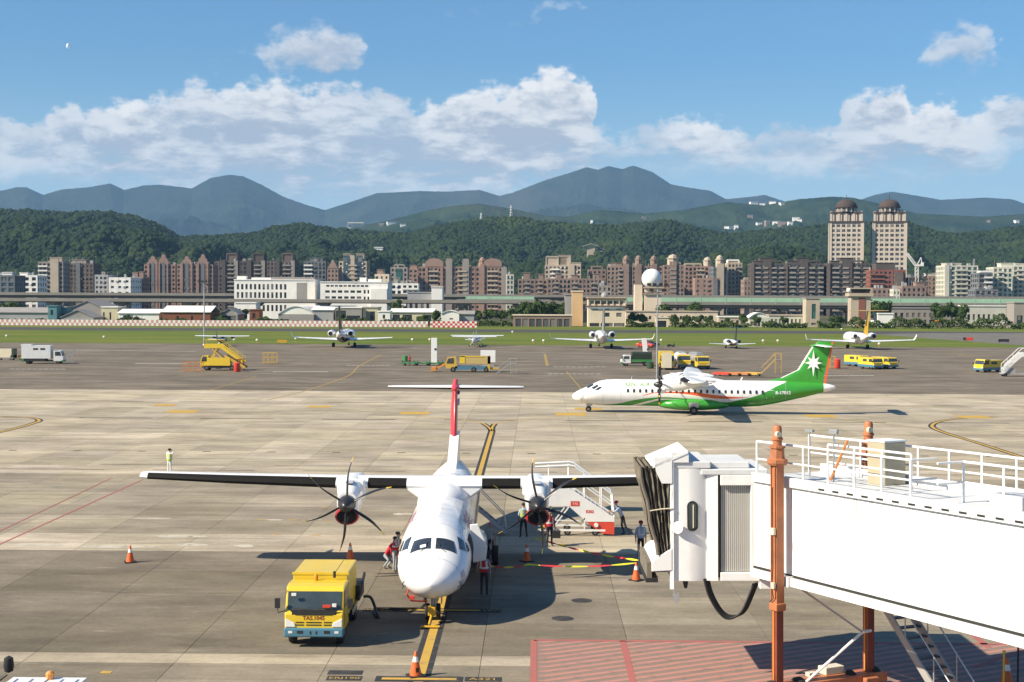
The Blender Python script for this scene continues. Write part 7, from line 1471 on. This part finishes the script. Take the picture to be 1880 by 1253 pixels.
    q = MB(); b0, b1 = X(1202, Yc), xa; z_ = lambda yy: A(1220, yy, Yc).z; q.prism([(b0, z_(1030)), (b0 + .12, z_(1022)), (b1, z_(1003)), (b1, z_(1044)), (b0, z_(1046))], Yc - .05, Yc + 3.2); q.build('nose_bumper', JW, cabn, bevel=.02); q = MB(); q.box(b0 - .14, b0 + .01, Yc + .0, Yc + 3.1, z_(1060), z_(1030)); q.build('rubber_buffer', JC, cabn); q = MB(); q.box(b0 - .18, b0 + .2, Yc - .02, Yc + 3.1, z_(1066), z_(1058)); q.build('buffer_foot', VBLK, cabn)
    # bellows canopy: pleated fabric on two sides and top
    q = MB(); np_, nz = 12, 8; zt2, zb2 = z_(853), z_(1016)
    def bel(i, k, yy, sgn):
        f = i / np_; zz = lerp(zb2, zt2, k / nz); xl = lerp(X(1214, Yc), X(1180, Yc), k / nz); xr = xa + .02; x = lerp(xl, xr, f) + .03 * math.sin(k * 1.7 + i * 2.3); return Vector((x, yy + sgn * ((.20 if i % 2 else 0) + .04 * math.sin(k * 2.1 + i)), zz - .10 * (1 - f) * 0))
    for yy, sgn in ((Yc - .02, 1), (Yc + 3.2, -1)):
        vs = [bel(i, k, yy, sgn) for i in range(np_ + 1) for k in range(nz + 1)]; q.add(vs, [(i * (nz + 1) + k, (i + 1) * (nz + 1) + k, (i + 1) * (nz + 1) + k + 1, i * (nz + 1) + k + 1) for i in range(np_) for k in range(nz)])
    vs = []
    for i in range(np_ + 1):
        for yy in (Yc, Yc + 3.2): p = bel(i, nz, yy, 0); vs.append(Vector((p.x, yy, zt2 - (.18 if i % 2 else 0))))
    q.add(vs, [(2 * i, 2 * i + 2, 2 * i + 3, 2 * i + 1) for i in range(np_)]); q.build('bellows', JC, cabn)
    q = MB(); q.box(X(1226, Yc), X(1232, Yc), Yc + .3, Yc + 3.0, zb2, zt2 - .3); q.build('bellows_inner', DARKHOLE, cabn); q = MB(); q.tube([bel(0, 4, Yc - .06, 0), bel(6, 4, Yc - .06, 0) + Vector((0, 0, .06)), bel(12, 4, Yc - .05, 0) + Vector((0, 0, .08))], .02, 6); q.build('bellows_strap', VCR, cabn); q = MB(); q.tube([bel(0, k, Yc - .02, 0) for k in range(nz + 1)], .06, 8); q.build('bellows_edge', JC, cabn)
    # hanging cables and little fittings
    for k in range(4):
        o_ = k * .05; pts = [(X(1300, Yc) + o_, Yc + .1 + o_, zb + .05), (X(1308, Yc) + o_, Yc + .1 + o_, zb - .45), (X(1326, Yc) + o_, Yc + .1 + o_, A(0, 1110, Yc).z - .02), (X(1345, Yc) + o_, Yc + .1 + o_, A(0, 1124, Yc).z + o_ * .4), (X(1368, Yc) + o_, Yc + .1 + o_, A(0, 1112, Yc).z), (X(1386, Yc) + o_, Yc + .1 + o_, zb - .35), (X(1391, Yc) + o_, Yc + .1 + o_, zb - .1)]
        q = MB(); q.tube(smooth_pts(pts, 6), .035, 7); q.build('hanging_cable', VBLK, cabn, smooth=60)
    q = MB(); q.tube([(xa + .03, Yc, zb - .2), (xa + .12, Yc, zb - .6)], .02, 6); q.prism([(xa + .0, zb - .42), (xa + .2, zb - .36), (xa + .24, zb - .6), (xa + .12, zb - .72)], Yc - .02, Yc + .02); q.build('door_mirror', VALU, cabn); q = MB(); q.prism([(xc - .75, zb), (xc - .55, zb), (xc - .6, zb - .3), (xc - .68, zb - .3)], Yc + .4, Yc + .6); q.build('floor_bracket', VBLK, cabn)
    # service stair
    st = empty('service_stair'); st.parent = e; st.matrix_local = inv; a, b = Vector((10.75, 43.9, 3.2)), Vector((12.25, 40.6, 0)); sd_ = Vector((b.y - a.y, a.x - b.x, 0)).normalized() * -.42; DKM = M('stair_dark_steel', (.07, .075, .075), .5, .2, .2, 2)
    for s in (-1, 1): q = MB(); q.bar(a + sd_ * s, b + sd_ * s, .06, .24); q.build('stringer', VGREY, st)
    q = MB(); dd = (b - a)
    q.box(-.40, .40, -.13, .13, -.02, .02); o = q.build('tread', DKM, st); rot = math.atan2(sd_.y, sd_.x)
    for i in range(13):
        c = o if i == 0 else o.copy()
        if i: COL.objects.link(c)
        c.location = a + dd * ((i + .5) / 13); c.rotation_euler = (0, 0, rot)
    for s in (-1, 1): q = MB(); q.tube([a + sd_ * s + Vector((0, 0, .95)), b + sd_ * s + Vector((0, 0, .95)), b + sd_ * s], .024, 6); q.tube([a + sd_ * s + dd * .45, a + sd_ * s + dd * .45 + Vector((0, 0, .95))], .02, 6); q.tube([a + sd_ * s + dd * .8, a + sd_ * s + dd * .8 + Vector((0, 0, .95))], .02, 6); q.build('stair_rail', VALU, st)
bridge()

# ================================================================== mobile stairs by the wing
def mobile_stairs():
    c = G(1060, 984); e = empty('mobile_stairs', (c.x, c.y, 0), 0, 'white mobile passenger stairs with red base behind the wing', 'passenger stairs'); w = 1.5
    RAILW = VW
    for s in (0, 1):
        yy = s * w
        q = MB(); q.prism([(-1.7, 1.75), (-1.55, 2.35), (-.3, 2.35), (1.85, .95), (1.85, .72), (.45, .72), (-.45, 1.5), (-1.5, 1.5)], yy - .03, yy + .03); q.build('side_panel', VW, e)
        q = MB(); q.tube([(-2.15, yy, 3.45), (-.4, yy, 3.55), (-.15, yy, 3.5), (1.75, yy, 2.1), (1.85, yy, .95)], .055, 8); q.build('handrail', VW, e)
        for x, z0, z1 in ((-1.45, 2.3, 3.48), (-.45, 2.3, 3.54), (.35, 1.95, 3.12), (1.2, 1.4, 2.5)): q = MB(); q.tube([(x, yy, z0), (x, yy, z1)], .035, 6); q.build('rail_post', VW, e)
        q = MB(); q.tube([(.0, yy, 2.75), (1.8, yy, 1.5)], .04, 6); q.build('mid_rail', VW, e)
        q = MB(); q.prism([(.45, .70), (1.85, .70), (1.85, .08), (1.25, .12)], yy - .032, yy + .032); q.build('red_skirt', VR, e)
        q = MB(); q.bar((-2.0, yy, .28), (1.4, yy, .28), .07, .1); q.bar((-1.3, yy, .3), (-.4, yy, 1.5), .06, .06); q.bar((.35, yy, .3), (.35, yy, .9), .06, .06); q.bar((-1.2, yy, .55), (.4, yy, .5), .05, .05); q.build('base_frame', VW, e)
    q = MB()
    for k in range(10): t_ = (k + .5) / 10; q.box(lerp(-.3, 1.8, t_) - .12, lerp(-.3, 1.8, t_) + .12, .03, w - .03, lerp(2.2, .8, t_) - .04, lerp(2.2, .8, t_))
    q.box(-1.75, -.3, 0, w, 2.14, 2.2); q.build('steps', VALU, e, kind='stuff')
    for p0, p1 in (((-1.35, -.04, 1.5), (-1.3, -.04, .85)), ((-1.3, -.04, .85), (-1.85, -.04, .3))):
        p0, p1 = Vector(p0), Vector(p1)
        for k in range(8): q = MB(); q.bar(p0.lerp(p1, k / 8), p0.lerp(p1, (k + 1) / 8), .06, .11); q.build('hazard_stripe', VY if k % 2 else VBLK, e)
    q = MB(); q.box(-.35, .1, -.04, -.03, 1.5, 1.75); pl = q.build('red_plate', VR, e); vs, fs = text_faces('TAS', .16); q = MB(); q.add([(v.x - .12, -.045, v.y + 1.62) for v in vs], fs); q.build('plate_lettering', VW, pl)
    vs, fs = text_faces('E202', .2, .008); q = MB(); q.add([(v.x + .62, -.036, v.y + 1.22) for v in vs], fs); q.build('number_lettering', VR, e)
    for x in (-1.6, -.5, .9):
        for yy in (.05, w - .05): wheel(e, (x, yy, .18), .18, .12, n=12)
    for yy in (0, w): q = MB(); q.lathe([(.1, -.1), (.12, 0), (.1, .1)], (.95, yy, .55), (0, 1, 0), 10); q.build('brake_drum', VW, e)
mobile_stairs()

# ================================================================== cones, tape
CONE_O = M('cone_orange', (.68, .12, .02), .5, 0, .1, 3, dirt=.15)
def cone(label, px, py, hgt=.78, tape=True):
    c = G(px, py); e = empty('traffic_cone', (c.x, c.y, 0), random.uniform(0, 1), label, 'traffic cone', 'orange cones on the stand'); k = hgt / .78
    q = MB(); q.lathe([(.19 * k, .04), (.135 * k, .30 * k), (.10 * k, .46 * k)], n=16); q.lathe([(.066 * k, .62 * k), (.035 * k, .76 * k), (.02, .78 * k)], n=16); q.build('cone_body', CONE_O, e, smooth=40); q = MB(); q.lathe([(.10 * k, .46 * k), (.066 * k, .62 * k)], n=16); q.build('reflective_band', VW, e, smooth=40)
    q = MB(); q.box(-.25 * k, .25 * k, -.25 * k, .25 * k, 0, .05); q.build('base', VBLK, e, bevel=.01)
    if tape == 'mark': q = MB(); q.box(-.05, .05, -.165, -.12, .14, .30); q.build('dark_label', VBLK, e)
cone('orange cone standing alone on the left of the stand', 239, 1033); cone('orange cone behind the yellow service truck', 643, 1028); cone('orange cone in the shade right of the parked aircraft', 967, 1031); cone('orange cone under the bridge bellows at the tape end', 1168, 1066); cone('orange cone with dark label on the yellow lead-in line', 763, 1242, .80, 'mark'); cone('orange cone at the bottom right corner by the service stair', 1848, 1262, .9)
def tape(label, pts, px_w=.07):
    e = empty('barrier_tape', pts[0], 0, label, 'barrier tape'); n = 24; o0 = pts[0]
    def P(t):
        k = t * (len(pts) - 1); i = min(int(k), len(pts) - 2); p = pts[i].lerp(pts[i + 1], k - i); f = k - i; return p + Vector((0, 0, -.35 * 4 * f * (1 - f) * .35)) - o0
    seg = 9
    for s in range(seg):
        q = MB(); vs = []
        for k in range(5):
            t_ = (s + k / 4) / seg; p = P(t_); hh = px_w / 2 * (.35 + .65 * math.sin(math.pi * k / 4)); vs += [p + Vector((0, 0, -hh)), p + Vector((0, .015, hh))]
        q.add(vs, [(2 * k, 2 * k + 2, 2 * k + 3, 2 * k + 1) for k in range(4)]); q.build('yellow_band' if s % 2 == 0 else 'red_band', M('tape_yellow', (.70, .68, .04), .5) if s % 2 == 0 else M('tape_red', (.62, .04, .06), .5), e)
tape('red and yellow barrier tape from the shade cone towards the bridge, upper one', [G(983, 1030) + Vector((0, 1.5, .8)), G(1172, 1064) + Vector((0, .2, .78))], .085)
tape('red and yellow barrier tape along the aircraft side, lower one', [G(890, 1052) + Vector((0, 0, .35)), G(970, 1060) + Vector((0, 0, .55)), G(1166, 1064) + Vector((0, -.1, .72))], .075)
def stanchion(label, px, py, m, hgt=1.0):
    c = G(px, py); q = MB(); q.lathe([(.16, 0), (.16, .04), (.03, .06), (.03, hgt), (.045, hgt + .02), (.045, hgt + .06)], n=12); o = q.build('stanchion', m, None); o.location = c; tag(o, label, 'stanchion')
stanchion('yellow stanchion under the bridge at the bottom right', 1842, 1290, VY, 1.5); stanchion('dark stanchion post at the right edge under the bridge', 1868, 1280, VBLK, 1.7)
o = MB().tube([(0, 0, 0), (0, 0, 1.2)], .02, 6).build('guide_pole', VALU, None); o.location = G(1172, 1050); tag(o, 'thin pole holding the tape near the bridge cone', 'pole')

# ================================================================== people
SKINM = M('skin', (.42, .25, .17), .6); HAIR = M('black_hair', (.012, .010, .010), .6); SHOE = M('black_shoe', (.015, .014, .014), .5)
def clothm(n, c): return M('cloth_' + n, c, .9, 0, .15, 6, bump=.3)
C_WHITE = clothm('white', (.66, .65, .60)); C_LIME = clothm('lime', (.45, .60, .06)); C_RED = clothm('red', (.48, .025, .04)); C_GREY = clothm('grey', (.33, .35, .36)); C_NAVY = clothm('navy', (.03, .032, .042)); C_BLUE = clothm('pale_blue', (.36, .43, .55)); C_DARK = clothm('dark', (.028, .027, .030)); C_SILVER = clothm('silver', (.62, .62, .60)); C_MAROON = clothm('maroon', (.25, .02, .04))
def person(label, px, py, face, shirt, trousers, vest=None, vest2=None, cap=None, lean=(0, 0), arms=None, legs=None, hgt=1.72, crouch=0.0, sleeves='short'):
    """face: heading in degrees, 0 looks towards the viewer (-y); joints are laid out in metres and skinned"""
    c = G(px, py); e = empty('person', (c.x, c.y, 0), R(face), label, 'person'); k = hgt / 1.72
    lx, ly = lean; dz = -crouch
    J = {'pel': (0, 0, .94 + dz), 'wst': (lx * .35, ly * .35, 1.10 + dz), 'chs': (lx * .75, ly * .75, 1.30 + dz), 'nkb': (lx, ly, 1.46 + dz), 'nk': (lx * 1.06, ly * 1.06 - .01, 1.51 + dz), 'hd0': (lx * 1.12, ly * 1.12 - .025, 1.57 + dz), 'hd1': (lx * 1.15, ly * 1.15 - .02, 1.64 + dz), 'hd2': (lx * 1.15, ly * 1.15 - .005, 1.70 + dz)}
    rad = {'pel': .150, 'wst': .125, 'chs': .150, 'nkb': .075, 'nk': .052, 'hd0': .070, 'hd1': .090, 'hd2': .062}
    ed = [('pel', 'wst'), ('wst', 'chs'), ('chs', 'nkb'), ('nkb', 'nk'), ('nk', 'hd0'), ('hd0', 'hd1'), ('hd1', 'hd2')]
    arms = arms or {}; legs = legs or {}
    for s, n in ((1, 'l'), (-1, 'r')):
        sh = Vector((lx * .95 + s * .185, ly * .95, 1.405 + dz)); el, wr = arms.get(n, ((s * .25, .03, 1.12), (s * .24, -.10, .88)))
        el = Vector(el) + Vector((lx * .8, ly * .8, dz)); wr = Vector(wr) + Vector((lx * .8, ly * .8, dz)); hd = wr + (wr - el).normalized() * .09
        J.update({'sh' + n: sh, 'el' + n: el, 'wr' + n: wr, 'ha' + n: hd}); rad.update({'sh' + n: .066, 'el' + n: .046, 'wr' + n: .031, 'ha' + n: .034}); ed += [('chs', 'sh' + n), ('sh' + n, 'el' + n), ('el' + n, 'wr' + n), ('wr' + n, 'ha' + n)]
        kn, an = legs.get(n, ((s * .105, -.02, .50), (s * .11, .02, .085))); kn, an = Vector(kn), Vector(an)
        J.update({'hp' + n: (s * .095, 0, .88 + dz), 'kn' + n: kn, 'an' + n: an, 'to' + n: an + Vector((s * .02, -.17, -.045))}); rad.update({'hp' + n: .088, 'kn' + n: .060, 'an' + n: .043, 'to' + n: .036}); ed += [('pel', 'hp' + n), ('hp' + n, 'kn' + n), ('kn' + n, 'an' + n), ('an' + n, 'to' + n)]
    names = list(J); me = bpy.data.meshes.new('person_skeleton'); me.from_pydata([tuple(Vector(J[n]) * k) for n in names], [(names.index(a), names.index(b)) for a, b in ed], [])
    o = bpy.data.objects.new('body', me); COL.objects.link(o); md = o.modifiers.new('skin', 'SKIN'); sv = me.skin_vertices[0].data
    for i, n in enumerate(names): sv[i].radius = (rad[n] * k * (1.25 if n in ('chs', 'pel') else 1.0), rad[n] * k * (.80 if n in ('chs', 'pel', 'wst') else 1.0)); sv[i].use_root = n == 'pel'
    sb = o.modifiers.new('sub', 'SUBSURF'); sb.levels = sb.render_levels = 1
    dg = bpy.context.evaluated_depsgraph_get(); m2 = bpy.data.meshes.new_from_object(o.evaluated_get(dg)); bpy.data.objects.remove(o)
    q = MB(); q.v = [tuple(v.co) for v in m2.vertices]; q.f = [tuple(p.vertices) for p in m2.polygons]; q.m = []
    segs = [(Vector(J[a]) * k, Vector(J[b]) * k, a, b) for a, b in ed]
    for f in q.f:
        p = sum((Vector(q.v[i]) for i in f), Vector()) / len(f); best = (9, None)
        for a, b, na, nb in segs:
            ab = b - a; t = max(0, min(1, (p - a).dot(ab) / max(ab.length_squared, 1e-6))); d_ = (p - (a + ab * t)).length / (.5 * (rad[na] + rad[nb]))
            if d_ < best[0]: best = (d_, (na[:2], nb[:2], t))
        na, nb, t = best[1]
        if nb in ('nk', 'hd') and na in ('nk', 'hd') or na == 'hd': mi = 2
        elif nb in ('ha',): mi = 2
        elif nb == 'wr': mi = 2 if sleeves == 'short' else 0
        elif nb in ('hp', 'kn') or na == 'hp' or (na == 'kn'): mi = 1
        elif na == 'an': mi = 3
        elif na == 'pe' and nb == 'ws' and t < .35: mi = 1
        else: mi = 0
        q.m.append(mi)
    # fingers and nose are part of the same figure
    for n, s in (('l', 1), ('r', -1)):
        w_, h_ = Vector(J['wr' + n]) * k, Vector(J['ha' + n]) * k; d_ = (h_ - w_).normalized(); a_ = d_.orthogonal().normalized(); b_ = d_.cross(a_)
        for i, ln in enumerate((.062, .072, .068, .052)): p = h_ + a_ * (i - 1.5) * .018 + d_ * .01; q.tube([p, p + d_ * ln * .55 + b_ * .006, p + d_ * ln + b_ * .022], [.009, .0085, .006], 5, 2)
        p = w_ + d_ * .04 + a_ * .03; q.tube([p, p + a_ * .03 + d_ * .02, p + a_ * .04 + d_ * .05], [.010, .009, .007], 5, 2)
    hd = Vector(J['hd1']) * k; q.tube([hd + Vector((0, -.075, .02)), hd + Vector((0, -.112, -.018)), hd + Vector((0, -.085, -.03))], [.010, .014, .008], 5, 2)
    for s in (-1, 1): q.tube([hd + Vector((s * .085, .005, .02)), hd + Vector((s * .098, .01, -.005)), hd + Vector((s * .085, .005, -.035))], [.008, .014, .008], 5, 2)
    b = q.build('body', [shirt, trousers, SKINM, SHOE], e, smooth=180)
    q = MB()
    for s in (-1, 1): q.lathe([(.002, -.008), (.012, 0), (.002, .008)], hd + Vector((s * .034, -.086, .012)), (0, 1, 0), 6)
    q.bar(hd + Vector((-.028, -.082, -.052)), hd + Vector((.028, -.082, -.052)), .01, .008); q.build('eyes_and_mouth', HAIR, b, kind='stuff')
    q = MB(); cm = cap or HAIR; q.rings([[hd + Vector((.100 * f * math.cos(a), .018 + .108 * f * math.sin(a), z)) for a in np.linspace(0, 2 * math.pi, 15)[:-1]] for f, z in ((.96, .015), (1.03, .045), (.98, .085), (.72, .118), (.2, .132))])
    if cap: q.prism([(-.075, -.075), (.075, -.075), (.05, -.19), (-.05, -.19)], .03, .045, ax='z', mx=Matrix.Translation(hd))
    q.build('cap' if cap else 'hair', cm, e, smooth=60)
    if vest:
        q = MB(); rs = []; ms = []
        for z, f in ((.97, .0), (1.03, .12), (1.10, .35), (1.17, .5), (1.22, .6), (1.32, .8), (1.42, .95)):
            ry = .165 if z > 1.2 else .16; rx = .215 if z > 1.15 else .19; rs.append([Vector((lx * f + rx * math.cos(a), ly * f + ry * math.sin(a), z + dz)) * k for a in np.linspace(0, 2 * math.pi, 17)[:-1]])
        q.rings(rs, 0, cap=False); n_ = 16; q.m = [1 if (i // n_) == 2 or ((i % n_) in (2, 5, 10, 13) and i // n_ > 2) else 0 for i in range(len(q.f))]; q.build('vest', [vest, vest2 or C_SILVER], e, smooth=60)
    return e
UPL = {'l': ((.30, -.06, 1.42), (.10, -.14, 1.62)), 'r': ((-.30, -.06, 1.42), (-.10, -.14, 1.62))}
person('marshaller in white trousers and lime vest shading the eyes, far left', 311, 872, 150, C_WHITE, C_WHITE, C_LIME, C_SILVER, None, arms=UPL, sleeves='long')
person('worker in red vest and grey trousers standing against the aircraft nose', 725, 1050, 70, C_GREY, C_GREY, C_RED, C_SILVER, None, lean=(0, -.12), arms={'l': ((.22, -.12, 1.20), (.10, -.26, 1.42)), 'r': ((-.22, -.10, 1.16), (-.10, -.28, 1.36))}, sleeves='long')
person('worker in red bending low behind the one at the aircraft nose', 709, 1044, 60, C_RED, C_GREY, None, None, None, lean=(0, -.42), crouch=.30, arms={'l': ((.24, -.10, 1.15), (.18, -.18, .88)), 'r': ((-.24, -.10, 1.15), (-.18, -.18, .88))}, legs={'l': ((.13, -.26, .40), (.12, .02, .085)), 'r': ((-.13, -.24, .40), (-.12, .06, .085))}, sleeves='long')
person('worker in red vest with white straps seen from behind right of the nose', 889, 1094, 180, C_GREY, C_NAVY, C_RED, C_WHITE, None, lean=(.03, -.06), arms={'l': ((.26, .02, 1.14), (.27, -.14, .95)), 'r': ((-.26, .02, 1.14), (-.24, -.06, .88))}, sleeves='long')
person('ground crew in pale blue shirt seen from behind left of the right propeller', 961, 988, 190, C_BLUE, C_DARK, C_GREY, C_LIME, None, legs={'l': ((.13, -.02, .50), (.16, .02, .085)), 'r': ((-.13, -.02, .50), (-.17, .02, .085))})
pb = person('ground crew in dark red vest with a black bag under the right propeller', 1009, 1003, 20, C_MAROON, C_NAVY, C_RED, C_SILVER, None, sleeves='long')
q = MB(); q.box(-.2, .2, -.10, .10, 0, .34); q.tube([(-.1, 0, .34), (0, 0, .50), (.1, 0, .34)], .015, 6); o = q.build('bag', M('black_bag', (.02, .02, .022), .7), None, bevel=.03); gpb = G(1009, 1003); o.location = (gpb.x + .32, gpb.y - .12, .42); tag(o, 'black shoulder bag held beside the dark red vest', 'bag')
person('cap wearing worker in pale blue shirt leaning to push the mobile stairs', 1143, 983, -75, C_BLUE, C_DARK, None, None, C_MAROON, lean=(0, -.30), arms={'l': ((.22, -.26, 1.22), (.16, -.50, 1.22)), 'r': ((-.22, -.26, 1.22), (-.16, -.50, 1.18))}, legs={'l': ((.10, .10, .50), (.10, .36, .085)), 'r': ((-.10, -.02, .50), (-.10, .14, .085))})
person('worker with maroon cap and reflective straps beside the bridge bellows', 1176, 1026, 15, C_BLUE, clothm('plum', (.05, .025, .03)), C_BLUE, C_SILVER, C_MAROON, arms={'l': ((.25, .02, 1.13), (.22, -.08, .88)), 'r': ((-.25, .02, 1.13), (-.24, -.02, .88))})
person('worker half hidden behind the main wheel of the parked aircraft', 900, 1028, 0, C_GREY, C_NAVY, None, None, clothm('pink_cap', (.45, .25, .27)), hgt=1.66)
person('worker in red standing at the dolly train on the far apron', 752, 671, 0, C_RED, C_DARK, None)
